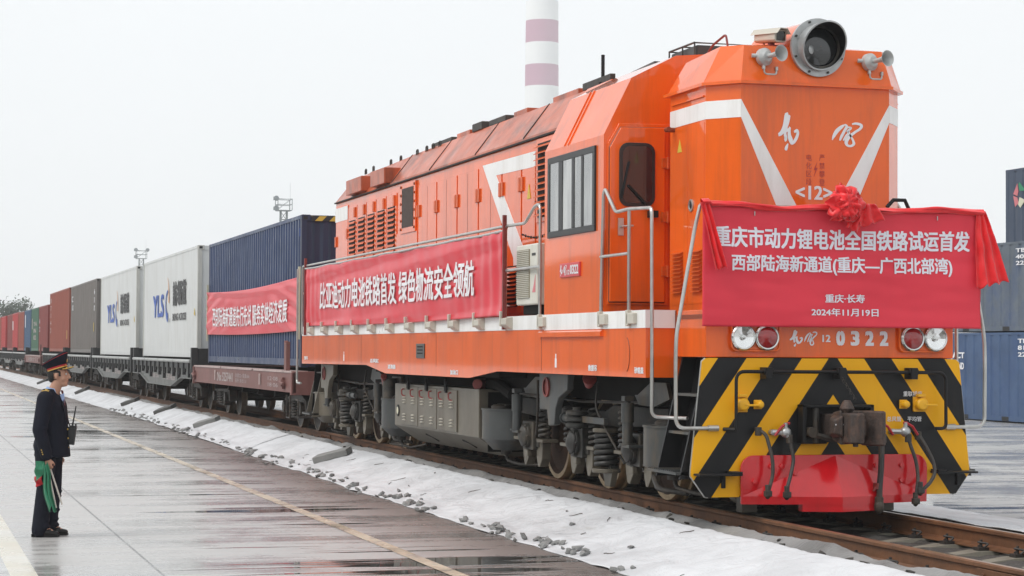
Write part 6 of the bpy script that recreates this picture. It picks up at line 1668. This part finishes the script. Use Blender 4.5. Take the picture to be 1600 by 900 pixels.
for y in (-.72, .72): mb.cyl((-.35, y, .50), (-.35, y, .05), .03, seg=8); mb.box(-.42, -.28, y - .08, y + .08, .02, .20); mb.tube([(-.9, y * 1.1, .42), (-.6, y * 1.05, .14), (-.45, y * 1.05, .12)], .035, 8)
P_(mb, 'rail_guard', 'tank beige grey', .008)
mb = MB(); mb.box(XR - .55, XR + .1, -.11, .11, .76, .98); mb.box(XR - .62, XR - .35, -.18, .2, .70, 1.02); P_(mb, 'coupler', 'coupler rust', .025)
mb = MB(); mb.prism([(-1.35, 1.30), (-1.42, .34), (1.42, .34), (1.35, 1.30)], 'X', XR - .03, XR); P_(mb, 'rear_plate', 'dark underframe', smooth=False)

# ================================================================== BANNERS ON THE LOCOMOTIVE
# front banner
XB = .12
def fb(p):
    u = (p.y + 1.367) / 2.885; v = (p.z - 1.79) / 1.13
    sag = -.02 * math.sin(math.pi * u) * v
    x = XB + .020 * noise.noise(Vector((p.y * 1.4, p.z * 2.6, 9))) + .006 * noise.noise(Vector((p.y * 2.5, p.z * 11, 3))) + .005 * math.sin(p.y * 9 + p.z * 3) * max(0, v - .75)
    return Vector((x, p.y, p.z + sag))
fbn = thing('welcome_banner', 'large red banner with white Chinese characters hung across the locomotive nose', 'banner', (XB, .075, 1.79))
mb = MB(); mb.grid(lambda u, v: fb(Vector((0, -1.367 + 2.885 * u, 1.79 + 1.13 * v))), 120, 50)
build(mb, 'banner_cloth', 'banner red', fbn, ang=180, solid=.006, flipfix=False)
def fl(s, y0, y1, z0, z1, bold): letters(s, (XB, y0, z0), (0, y1 - y0, 0), (0, 0, z1 - z0), 'lilac lettering', fbn, bold, warp=fb, depth=.007)
fl('重庆市动力锂电池全国铁路试运首发', -1.246, 1.402, 2.535, 2.735, .034)
fl('西部陆海新通道(重庆—广西北部湾)', -1.08, 1.216, 2.290, 2.475, .030)
fl('重庆·长寿', -.126, .288, 2.028, 2.110, .026)
fl('2024年11月19日', -.271, .43, 1.898, 1.975, .022)
mb = MB()
for y in (-.85, 1.05): mb.box(XB + .006, XB + .014, y - .004, y + .004, 2.83, 2.87)
build(mb, 'tie', 'handrail steel', fbn, smooth=False)
# silk ribbon: edge swag, two tails and the bow
bow = thing('silk_bow', 'bright red silk bow with long ribbon tails draped over the top of the front banner', 'ribbon', (.16, .1, 2.4))
mb = MB()
def swag(u, v):
    y = -1.39 + 2.93 * u; d = .012 * math.sin(u * 17) + .01 * noise.noise(Vector((u * 9, v * 2, 1)))
    a = 2 * math.pi * v; r = .034 + .012 * noise.noise(Vector((u * 12, v * 3, 5))) + .010 * math.cos(a * 3 + u * 20)
    z = 2.925 - .014 * math.sin(math.pi * u) + d + .02 * (u < .03)
    return (XB + .02 + r * math.cos(a) * .9, y, z + r * math.sin(a) * .8)
mb.grid(swag, 120, 14); build(mb, 'ribbon_swag', 'bow red', bow, ang=180)
def tail(p0, p1, w0, w1, folds, seed, name='ribbon_tail', slant=0., nv=34):
    mb = MB(); p0, p1 = Vector(p0), Vector(p1)
    def f(u, v):
        c = p0.lerp(p1, v); wd = w0 + (w1 - w0) * v ** .8
        ph = u * math.pi * folds + seed + .5 * noise.noise(Vector((v * 3, seed, u)))
        amp = .026 * (.4 + .6 * v)
        return (c.x + amp * math.sin(ph) + .014 * noise.noise(Vector((u * 4, v * 6, seed))) + .018, c.y + wd * (u - .5), c.z + slant * (u - .5) * v - .012 * math.sin(ph * 1.3) * v + .012 * noise.noise(Vector((u * 5, 3, seed))) * v)
    mb.grid(f, 44, nv); return build(mb, name, 'bow red', bow, ang=180, solid=.003, flipfix=False)
tail((XB + .02, -1.365, 2.94), (XB + .05, -1.21, 2.33), .09, .12, 4.5, 1.2, slant=.02)
tail((XB + .0, 1.51, 2.93), (XB + .05, 1.61, 2.215), .09, .34, 5.5, 3.1, slant=.08)
tail((XB + .10, .17, 2.90), (XB + .10, .10, 2.71), .20, .14, 3.5, .4, slant=-.06, nv=16)
tail((XB + .12, .25, 2.96), (XB + .10, .30, 2.77), .16, .26, 4, 2.4, slant=.07, nv=16)
# rosette: rings of gathered petals
rb_ = random.Random(12); mb = MB()
cb = Vector((XB + .10, .03, 2.945))
for ring, (n_, R0, tilt) in enumerate(((12, .15, .25), (11, .125, .6), (9, .09, .95), (6, .05, 1.25))):
    for i in range(n_):
        a = 2 * math.pi * (i + .5 * (ring % 2)) / n_ + rb_.uniform(-.12, .12)
        rad = Vector((0, math.cos(a), math.sin(a))); tan = Vector((0, -math.sin(a), math.cos(a))); out_ = Vector((1, 0, 0))
        dirn = (rad * math.cos(tilt) + out_ * math.sin(tilt)).normalized(); Lp = R0 * rb_.uniform(.85, 1.3) * (1.15 if tilt < .5 else 1); W = R0 * rb_.uniform(.55, .85) + .03; sd = rb_.uniform(0, 50); nn_ = dirn.cross(tan)
        b0 = cb + out_ * (.015 * ring)
        def f(u, v, b0=b0, dirn=dirn, tan=tan, nn_=nn_, Lp=Lp, W=W, sd=sd):
            s = (u - .5) * 2; prof = math.sin(math.pi * min(1, .12 + v * .80)) ** .6
            p = b0 + dirn * (Lp * (v - .12 * s * s * v)) + tan * (W * s * prof * (.35 + .65 * v))
            p += nn_ * (.035 * math.sin(s * 4.5 + sd) * v + .05 * math.sin(math.pi * v) * (1 - s * s * .6) + .018 * noise.noise(Vector((u * 5, v * 4, sd))))
            return p
        mb.grid(f, 10, 9)
build(mb, 'rosette', 'bow red', bow, ang=180, solid=.003, flipfix=False)
mb = MB(); mb.grid(lambda u, v: (cb.x + .03 + .02 * math.sin(u * 9), cb.y - .06 + .10 * (u - .5) * (1 - v), cb.z + .08 + .13 * v), 8, 8); build(mb, 'ribbon_tip', 'bow red', bow, ang=180, solid=.003, flipfix=False)

# side banner along the walkway rail
YB = -S - .05
def sb(p):
    u = (p.x + 18.02) / 12.48; v = (p.z - 1.965) / 1.0
    sag = -.03 * math.sin(math.pi * u) * (1 - v) - .012 * abs(math.sin(u * math.pi * 6)) * v
    e = (2 * abs(u - .5)) ** 6
    y = YB + .016 * noise.noise(Vector((p.x * .8, p.z * 2.5, 4))) + .012 * noise.noise(Vector((p.x * 2.3 + p.z * 2, p.z * 1.5, 14))) + .014 * math.sin(p.z * 13 - p.x * .7) * (math.exp(-((v - .86) / .13) ** 2) * .8 + math.exp(-(v / .10) ** 2)) + .012 * e * math.sin(p.x * 16)
    return Vector((p.x, y, p.z + sag))
sbn = thing('slogan_banner', 'long red slogan banner with white characters along the side of the locomotive', 'banner', (-11.8, YB, 1.965))
mb = MB(); mb.grid(lambda u, v: sb(Vector((-18.02 + 12.48 * u, 0, 1.965 + 1.0 * v))), 300, 48)
build(mb, 'banner_cloth', 'side banner red', sbn, ang=180, solid=.004, flipfix=False)
letters('比亚迪动力电池铁路首发 绿色物流安全领航', (-16.55, YB, 2.235), (9.80, 0, 0), (0, 0, .46), 'white lettering', sbn, .022, warp=sb, depth=.024)
mb = MB()
for x in (-18.05, -5.52): mb.box(x - .022, x + .022, YB - .014, YB + .03, 1.80, 3.16)
build(mb, 'batten', 'dark red bracket', sbn, smooth=False)
mb = MB(); mb.tube([(-18.02 + 12.48 * i / 40, YB, 2.975 - .012 * abs(math.sin(i / 40 * math.pi * 6))) for i in range(41)], .016, 6); build(mb, 'hem_cord', 'handrail steel', sbn)
# ================================================================== MAN IN UNIFORM
PX, PY = -3.05, -7.06
FA = R_(74.)
pm = thing('person', 'man in dark navy uniform and peaked cap standing on the wet yard, facing the train', 'person', (0, 0, 0))
def LP(s, t, z): return Vector((s, t, z))                           # s forward, t to his left, z up
cap_ = []
# --- body: one continuous skin
mb = MB()
def C(p0, p1, r0, r1, seg=14): mb.capsule(p0, p1, r0, r1, seg)
HD = Vector((.072, 0, 1.598))
mb.ball(HD + Vector((-.012, 0, .030)), .1, (.98, .76, .98), 3)             # cranium
mb.ball(HD + Vector((.030, 0, -.020)), .07, (.92, .86, 1.25), 3)           # face
mb.ball(HD + Vector((.046, 0, -.082)), .043, (1.0, 1.0, .85), 3)            # jaw and chin
mb.ball(HD + Vector((.074, 0, -.098)), .020, (1, 1.1, .8), 2)
C(HD + Vector((.092, 0, .022)), HD + Vector((.112, 0, -.022)), .008, .0155, 10)   # nose
mb.ball(HD + Vector((.104, .012, -.027)), .010, sub=2); mb.ball(HD + Vector((.104, -.012, -.027)), .010, sub=2)
mb.ball(HD + Vector((.088, 0, -.052)), .016, (.8, 1.4, .55), 2); mb.ball(HD + Vector((.086, 0, -.066)), .015, (.8, 1.3, .5), 2)
C(HD + Vector((.084, -.045, .032)), HD + Vector((.084, .045, .032)), .010, .010, 8)   # brow
for q in (-1, 1):
    mb.ball(HD + Vector((-.006, q * .078, -.010)), .030, (.62, .28, 1.05), 2); mb.ball(HD + Vector((.056, q * .045, -.035)), .03, (.9, .7, .9), 2)
C((.018, 0, 1.40), HD + Vector((-.005, 0, -.06)), .062, .054)               # neck
C((.02, 0, 1.00), (.0, 0, 1.28), .105, .105); C((-.01, -.12, 1.355), (-.01, .12, 1.355), .050, .050)
C((-.01, 0, .92), (.01, 0, 1.05), .11, .11)
HANDR = Vector((.035, -.235, .74)); ELR = Vector((-.055, -.255, 1.06)); SHR = Vector((-.015, -.185, 1.37))
HANDL = Vector((.045, .235, .75)); ELL = Vector((-.05, .255, 1.06)); SHL = Vector((-.015, .185, 1.37))
for SH, EL, HA in ((SHR, ELR, HANDR), (SHL, ELL, HANDL)):
    C(SH, EL, .048, .042); C(EL, HA + (EL - HA).normalized() * .06, .042, .028)
def hand(w_, fwd, side, curl, thumb_dir):
    """palm from the wrist w_ along fwd, side = across the knuckles, curl = bending direction of the fingers"""
    fwd, side, curl = fwd.normalized(), side.normalized(), curl.normalized()
    for k in (-.026, -.009, .009, .026): C(w_, w_ + fwd * .075 + side * k, .019, .0125, 8)
    for k, ln in zip((-.028, -.0095, .0095, .028), (.062, .074, .070, .054)):
        a = w_ + fwd * .080 + side * k; b_ = a + (fwd * .72 + curl * .7).normalized() * ln * .5; c_ = b_ + (fwd * -.05 + curl).normalized() * ln * .36; d_ = c_ + (-fwd * .75 + curl * .45).normalized() * ln * .28
        C(a, b_, .0098, .0092, 8); C(b_, c_, .0092, .0086, 8); C(c_, d_, .0086, .0075, 8)
    a = w_ + fwd * .022 + thumb_dir * .022; b_ = a + (fwd * .7 + thumb_dir * .7 + curl * .3).normalized() * .042; c_ = b_ + (fwd * .8 + curl * .7).normalized() * .030
    C(a, b_, .0135, .0105, 8); C(b_, c_, .0105, .0085, 8)
hand(HANDR + Vector((-.01, 0, .045)), Vector((.12, .0, -1)), Vector((1, 0, .1)), Vector((.1, 1, 0)), Vector((1, .1, 0)))
hand(HANDL + Vector((-.01, 0, .045)), Vector((.12, .0, -1)), Vector((1, 0, .1)), Vector((.1, -1, 0)), Vector((1, -.1, 0)))
HIPR, KNR, ANR = Vector((-.035, -.095, .93)), Vector((-.025, -.10, .50)), Vector((-.075, -.10, .10))
HIPL, KNL, ANL = Vector((-.02, .095, .93)), Vector((.015, .10, .50)), Vector((-.03, .11, .10))
for H_, K_, A_ in ((HIPR, KNR, ANR), (HIPL, KNL, ANL)):
    C(H_, K_, .088, .058); C(K_, A_, .056, .040); C(A_, A_ + Vector((.12, 0, -.06)), .04, .03)
body = build(mb, 'body', 'skin', pm, flipfix=False); remesh(body, .0065, 4, .5)
def garment(name, mt, parent=None, voxel=.010, sm=6):
    o = build(mb, name, mt, parent or pm, flipfix=False); return remesh(o, voxel, sm, .5)
# --- trousers
mb = MB()
for H_, K_, A_ in ((HIPR, KNR, ANR), (HIPL, KNL, ANL)):
    C(H_ + Vector((.01, 0, -.02)), K_, .115, .083, 18); C(K_, A_ + Vector((.0, 0, -.035)), .083, .080, 18)
    for k in (.16, .28, .62): 
        p = K_.lerp(A_, k); mb.ball(p + Vector((.012, 0, 0)), .088, (1, .95, .3), 2)
    mb.ball(A_ + Vector((.022, 0, .0)), .085, (1.05, .95, .42), 2); mb.ball(A_ + Vector((.02, 0, .06)), .086, (1.0, .95, .3), 2)
C((-.03, -.03, .90), (-.03, .03, .90), .135, .135)
tr = garment('trousers', 'navy wool')
# --- jacket
mb = MB()
def ell(c, rx, ry, rz): mb.ball(Vector(c), 1, (rx, ry, rz), 3)
prof = [(.785, .022, .178, .205), (.86, .020, .172, .200), (.94, .020, .160, .190), (1.02, .020, .152, .182), (1.12, .018, .152, .185), (1.22, .012, .150, .195), (1.30, .002, .140, .200), (1.37, -.014, .116, .185), (1.42, -.018, .086, .125), (1.462, -.008, .066, .085)]
rings = []
for z, cx, rx, ry in prof:
    rings.append([mb.bm.verts.new((cx + rx * math.cos(2 * math.pi * i / 28), ry * math.sin(2 * math.pi * i / 28), z)) for i in range(28)])
for A_, B_ in zip(rings, rings[1:]):
    for i in range(28): mb.bm.faces.new([A_[i], A_[(i + 1) % 28], B_[(i + 1) % 28], B_[i]])
mb.bm.faces.new(rings[0][::-1]); mb.bm.faces.new(rings[-1])
for SH, EL, HA in ((SHR, ELR, HANDR), (SHL, ELL, HANDL)):
    W_ = HA + (EL - HA).normalized() * .075
    C(SH + Vector((0, 0, -.005)), EL, .084, .070, 18); C(EL, W_, .069, .058, 18)
    mb.ball(EL + Vector((.03, 0, .02)), .06, (1, .9, .5), 2); mb.ball(EL.lerp(SH, .3), .078, (1, .9, .4), 2)
C((-.02, -.13, 1.395), (-.02, .13, 1.395), .058, .058)
jk = garment('jacket', 'navy wool', voxel=.009, sm=5)
mb = MB()                                                           # lapels, pocket flap, rear vent
mb.hull([(.122, -.03, 1.36), (.130, -.10, 1.30), (.164, -.045, 1.12), (.166, -.02, 1.12)], [(.130, -.03, 1.365), (.138, -.105, 1.305), (.174, -.045, 1.115), (.176, -.02, 1.115)])
mb.hull([(.122, .03, 1.36), (.130, .10, 1.30), (.164, .045, 1.12), (.166, .02, 1.12)], [(.130, .03, 1.365), (.138, .105, 1.305), (.174, .045, 1.115), (.176, .02, 1.115)])
build(mb, 'lapel', 'navy wool', jk, bevel=.003)
mb = MB(); W_ = HANDR + (ELR - HANDR).normalized() * .075
for k in (.012, .034, .056): mb.ball(W_ + (ELR - HANDR).normalized() * k + Vector((-.022, -.052, 0)), .0075, sub=2)
for z in (1.06, .97, .88): mb.ball(Vector((.176 + (.97 - z) * .06, -.012, z)), .010, sub=2)
build(mb, 'button', 'gold trim', jk)
for q in (-1, 1):
    mb = MB(); mb.hull([(-.06, q * .12, 1.452), (.03, q * .12, 1.452), (.02, q * .215, 1.425), (-.05, q * .215, 1.425)], [(-.06, q * .12, 1.460), (.03, q * .12, 1.460), (.02, q * .215, 1.434), (-.05, q * .215, 1.434)]); ep = build(mb, 'epaulette', 'navy wool', jk, bevel=.003)
    mb = MB()
    for a0, a1 in ((.20, .206), (.185, .189)): mb.hull([(-.05, q * a0, 1.4405 - (a0 - .12) * .28 + .022), (.022, q * a0, 1.4405 - (a0 - .12) * .28 + .022), (.022, q * a1, 1.4405 - (a1 - .12) * .28 + .022), (-.05, q * a1, 1.4405 - (a1 - .12) * .28 + .022)], [(-.05, q * a0, 1.447 - (a0 - .12) * .28 + .022), (.022, q * a0, 1.447 - (a0 - .12) * .28 + .022), (.022, q * a1, 1.447 - (a1 - .12) * .28 + .022), (-.05, q * a1, 1.447 - (a1 - .12) * .28 + .022)])
    mb.ball((-.014, q * .155, 1.452), .014, (1, 1, .35), 1); mb.prism([(-.03, q * .14), (.0, q * .13), (.002, q * .17)], 'Z', 1.452, 1.462); build(mb, 'shoulder_mark', 'gold trim', jk)
# --- shirt collar and tie
mb = MB(); mb.lathe([(.072, 0), (.069, .02), (.064, .040), (.060, .040), (.062, .01)], (.010, 0, 1.430), (.22, 0, 1), 26, caps=False)
mb.hull([(.10, -.05, 1.40), (.13, -.06, 1.33), (.148, 0, 1.20), (.13, 0, 1.42)], [(.10, .05, 1.40), (.13, .06, 1.33), (.149, .001, 1.20), (.131, .001, 1.42)])
build(mb, 'shirt', 'shirt blue', pm)
mb = MB(); mb.hull([(.098, -.016, 1.45), (.098, .016, 1.45), (.108, .012, 1.41), (.108, -.012, 1.41)], [(.118, -.016, 1.445), (.118, .016, 1.445), (.126, .012, 1.41), (.126, -.012, 1.41)]); mb.hull([(.118, -.012, 1.41), (.118, .012, 1.41), (.145, .026, 1.18), (.145, -.026, 1.18)], [(.128, -.012, 1.41), (.128, .012, 1.41), (.157, .026, 1.18), (.157, -.026, 1.18)])
build(mb, 'tie', 'tie maroon', pm, bevel=.004)
# --- shoes
mb = MB()
for A_ in (ANR, ANL):
    C(A_ + Vector((-.035, 0, -.052)), A_ + Vector((.09, 0, -.058)), .043, .044, 14); C(A_ + Vector((.06, 0, -.062)), A_ + Vector((.165, 0, -.072)), .042, .030, 14); C(A_ + Vector((-.02, 0, -.01)), A_ + Vector((.04, 0, -.04)), .042, .042)
sh = garment('shoes', 'black leather', voxel=.006, sm=3)
for v in sh.data.vertices:
    if v.co.z < .006: v.co.z = .006
mb = MB()
for A_ in (ANR, ANL):
    pts = [(A_.x - .075, A_.y - .034), (A_.x + .02, A_.y - .036), (A_.x + .11, A_.y - .046), (A_.x + .18, A_.y - .030), (A_.x + .20, A_.y), (A_.x + .18, A_.y + .030), (A_.x + .11, A_.y + .046), (A_.x + .02, A_.y + .036), (A_.x - .075, A_.y + .034)]
    mb.prism(pts, 'Z', 0, .018)
    mb.prism([p for p in pts if p[0] < A_.x + .03], 'Z', 0, .03)
build(mb, 'sole', 'black paint', sh, bevel=.003)
# --- hair, eyes, mouth
mb = MB(); mb.ball(HD + Vector((-.020, 0, .022)), .1, (.97, .80, .92), 3); mb.ball(HD + Vector((-.062, 0, -.028)), .055, (.75, 1.05, 1.0), 2)
for q in (-1, 1): mb.hull([HD + Vector((.018, q * .060, .03)), HD + Vector((.034, q * .058, .03)), HD + Vector((.028, q * .062, -.012)), HD + Vector((.018, q * .064, -.012))], [HD + Vector((.018, q * .080, .03)), HD + Vector((.034, q * .076, .03)), HD + Vector((.028, q * .076, -.012)), HD + Vector((.018, q * .078, -.012))])
hr = garment('hair', 'hair black', voxel=.007, sm=3)
for v in hr.data.vertices:                                          # hairline: cut the front of the cap of hair back off the face
    pass
bm = bmesh.new(); bm.from_mesh(hr.data)
dl = [v for v in bm.verts if (v.co.x > HD.x + .038 and v.co.z < HD.z + .06) or (v.co.x > HD.x - .002 and v.co.z < HD.z - .014) or (v.co.z < HD.z - .075) or (HD.x - .03 < v.co.x < HD.x + .016 and HD.z - .04 < v.co.z < HD.z + .016)]
bmesh.ops.delete(bm, geom=dl, context='VERTS'); bm.to_mesh(hr.data); bm.free()
for q in (-1, 1):
    mb = MB(); mb.ball(HD + Vector((.083, q * .030, .012)), .0115, (.8, 1.2, .8), 2); build(mb, 'eye', 'eye white', pm)
    mb = MB(); mb.ball(HD + Vector((.0905, q * .030, .012)), .0058, (.6, 1, 1), 2); build(mb, 'iris', 'hair black', pm)
    mb = MB(); mb.tube([HD + Vector((.092, q * .014, .030)), HD + Vector((.092, q * .032, .035)), HD + Vector((.080, q * .050, .030))], .0036, 6); build(mb, 'eyebrow', 'hair black', pm)
mb = MB(); mb.tube([HD + Vector((.094, -.022, -.058)), HD + Vector((.1015, 0, -.057)), HD + Vector((.094, .022, -.058))], .0035, 6); build(mb, 'lips', 'lip', pm)
# --- peaked cap, tilted: low at the back, high in front
tl = Matrix.Translation(HD + Vector((-.012, 0, .062))) @ Matrix.Rotation(R_(-17), 4, 'Y') @ Matrix.Scale(.95, 4)
def caplathe(name, prof, mt, parent, sx=1.0, sy=.86, shear=0.):
    mb = MB(); mb.lathe(prof, (0, 0, 0), (0, 0, 1), 40, caps=True)
    for v in mb.bm.verts: v.co = tl @ Vector((v.co.x * sx + 0, v.co.y * sy, v.co.z + shear * v.co.x * max(0, v.co.z - .05) / .06))
    return build(mb, name, mt, parent)
cp_ = caplathe('peaked_cap', [(.100, .020), (.1065, .024), (.122, .050), (.140, .082), (.148, .104), (.145, .116), (.120, .124), (.06, .127), (.002, .126)], 'navy wool', pm, shear=.22)
caplathe('cap_band', [(.1045, -.012), (.1065, -.010), (.1072, .026), (.100, .028)], 'cap red', cp_)
caplathe('band_trim', [(.108, -.004), (.109, .0), (.1085, .007), (.107, .008)], 'gold trim', cp_)
caplathe('band_stripe', [(.1082, -.014), (.1090, -.012), (.1086, -.006), (.107, -.004)], 'navy wool', cp_)
caplathe('crown_piping', [(.1470, .1025), (.1492, .1045), (.1470, .1065)], 'cap red', cp_, shear=.22)
mb = MB()
for i in range(21):
    a = R_(-72 + 7.2 * i)
V = []
for j in range(5):
    row = []
    for i in range(21):
        a = R_(-74 + 7.4 * i); ext = (.062 * max(0, math.cos(a * 1.18)) ** .7) * j / 4
        row.append(mb.bm.verts.new(tl @ Vector(((.106 + ext) * math.cos(a) * 1.0, (.106 + ext * .7) * math.sin(a) * .86, -.010 - ext * .32 - .25 * ext * abs(math.sin(a))))))
    V.append(row)
for j in range(4):
    for i in range(20): mb.bm.faces.new([V[j][i], V[j + 1][i], V[j + 1][i + 1], V[j][i + 1]])
vs = build(mb, 'visor', 'black leather', cp_, ang=180, solid=.005)
mb = MB(); mb.tube([V_ for V_ in [tl @ Vector(((.106 + .062 * max(0, math.cos(R_(-74 + 7.4 * i) * 1.18)) ** .7) * math.cos(R_(-74 + 7.4 * i)), (.106 + .0434 * max(0, math.cos(R_(-74 + 7.4 * i) * 1.18)) ** .7) * math.sin(R_(-74 + 7.4 * i)) * .86, -.006 - (.062 * max(0, math.cos(R_(-74 + 7.4 * i) * 1.18)) ** .7) * (.32 + .25 * abs(math.sin(R_(-74 + 7.4 * i)))))) for i in range(2, 19)]], .0045, 6)
for i in range(5, 16, 3):
    a = R_(-74 + 7.4 * i); e_ = .040 * max(0, math.cos(a * 1.18)) ** .7; mb.ball(tl @ Vector(((.106 + e_) * math.cos(a), (.106 + e_ * .7) * math.sin(a) * .86, -.004 - e_ * .45)), .010, (1, 1, .5), 1)
mb.ball(tl @ Vector((.104, -.05, .006)), .008, sub=1); mb.ball(tl @ Vector((.118, 0, .056)), .020, (.5, 1, 1), 2)
build(mb, 'cap_braid', 'gold trim', cp_)
pm.location = (PX, PY, GZ + .004); pm.rotation_euler = (0, 0, FA)
MP = Matrix.Translation(pm.location) @ Matrix.Rotation(FA, 4, 'Z')
# --- rolled signal flags in the right hand and the radio on the chest: things he holds
def held(name, lab, cat, base, parts):
    t = thing(name, lab, cat, MP @ Vector(base)); t.rotation_euler = (0, 0, FA)
    for nm, mt, mb_ in parts:
        for v in mb_.bm.verts: v.co = v.co - Vector(base)
        me = bpy.data.meshes.new(nm); bmesh.ops.recalc_face_normals(mb_.bm, faces=mb_.bm.faces); mb_.bm.to_mesh(me); mb_.bm.free(); me.polygons.foreach_set('use_smooth', [True] * len(me.polygons)); me.set_sharp_from_angle(angle=R_(50)); o = link_mesh(nm, me, mt, t)
        if nm == 'cloth':
            k = o.modifiers.new('thickness', 'SOLIDIFY'); k.thickness = .004
hp = HANDR + Vector((-.005, .02, -.045))
def drape_flag(c0, ln, w0, w1, sd, lean=(0, 0)):
    mb_ = MB()
    def f(u, v):
        a = u * math.pi * 5 + sd; wd = w0 + (w1 - w0) * math.sin(math.pi * min(1, v * .62 + .08))
        return (c0[0] + (u - .5) * wd + lean[0] * v + .012 * math.sin(v * 7 + sd), c0[1] + .022 * math.sin(a) * (.5 + v * .5) + lean[1] * v, c0[2] - ln * v - .12 * abs(u - .4) * v ** 2 - .02 * math.sin(a * .7))
    mb_.grid(f, 30, 26); return mb_
s1 = MB(); s1.cyl(hp + Vector((-.03, 0, .10)), hp + Vector((.085, -.02, -.40)), .0085, seg=8)
m1 = drape_flag(hp + Vector((-.035, -.045, .035)), .42, .045, .085, .4, (.085, -.01))
m2_ = MB(); m2_.grid(lambda u, v: (hp.x - .035 - .085 * v + .01 * math.sin(u * 9), hp.y - .05 + .02 * math.sin(u * 7 + v * 3), hp.z + .04 - .10 * u - .08 * v * u + .02 * (1 - u)), 14, 10)
for v in m2_.bm.verts: m1.bm.verts.new(v.co)
held('signal_flag', 'rolled green signal flag hanging from the man\'s right hand', 'flag', hp, [('cloth', 'flag green', m1), ('fold', 'flag green', m2_), ('stick', 'flag stick', s1)])
s2 = MB(); s2.cyl(hp + Vector((-.02, .03, .08)), hp + Vector((.135, .02, -.37)), .0085, seg=8)
m3 = MB(); m3.grid(lambda u, v: (hp.x - .075 - .065 * v + .02 * u, hp.y + .01 + .02 * math.sin(u * 8 + v * 3), hp.z - .07 - .10 * u - .03 * v), 10, 10)
held('signal_flag', 'rolled red signal flag mostly hidden behind the green one in his hand', 'flag', hp + Vector((0, .03, 0)), [('cloth', 'flag red', m3), ('stick', 'flag stick', s2)])
rc = Vector((.215, .02, 1.02))
b1_ = MB(); rm = Matrix.Translation(rc) @ Matrix.Rotation(R_(8), 4, 'Y'); b1_.box(-.032, .032, -.022, .022, -.115, .075, rm); b1_.box(-.026, .03, -.03, -.022, -.09, .05, rm); b1_.cyl(rm @ Vector((.02, 0, .075)), rm @ Vector((.02, 0, .095)), .009, seg=8); b1_.box(-.05, -.03, -.018, .018, -.04, .06, rm)
b2_ = MB(); b2_.tube([rm @ Vector((-.012, 0, .07)), rm @ Vector((-.010, 0, .12)), rm @ Vector((-.006, 0, .27))], [.010, .008, .006], 8)
b3_ = MB(); b3_.tube([rm @ Vector((-.03, .01, .05)), (.175, .03, 1.12), (.15, .03, 1.22)], .006, 6)
held('handheld_radio', 'black handheld radio with upright antenna in front of the man\'s belly', 'radio', rc, [('radio_body', 'radio plastic', b1_), ('antenna', 'radio plastic', b2_), ('strap', 'radio plastic', b3_)])
# ================================================================== HAZE
hz = bpy.data.materials.new('haze air'); hz.use_nodes = True
nt = hz.node_tree; nt.nodes.clear(); o_ = nt.nodes.new('ShaderNodeOutputMaterial'); pv = nt.nodes.new('ShaderNodeVolumePrincipled')
pv.inputs['Color'].default_value = (.97, .985, 1, 1); pv.inputs['Density'].default_value = .00042; pv.inputs['Anisotropy'].default_value = 0.
nt.links.new(pv.outputs[0], o_.inputs['Volume'])
mb = MB(); mb.box(-1800, 1800, -1800, 1800, -1.4, 245); o = build(mb, 'haze', None, smooth=False); o.data.materials.clear(); o.data.materials.append(hz)
o['kind'] = 'stuff'
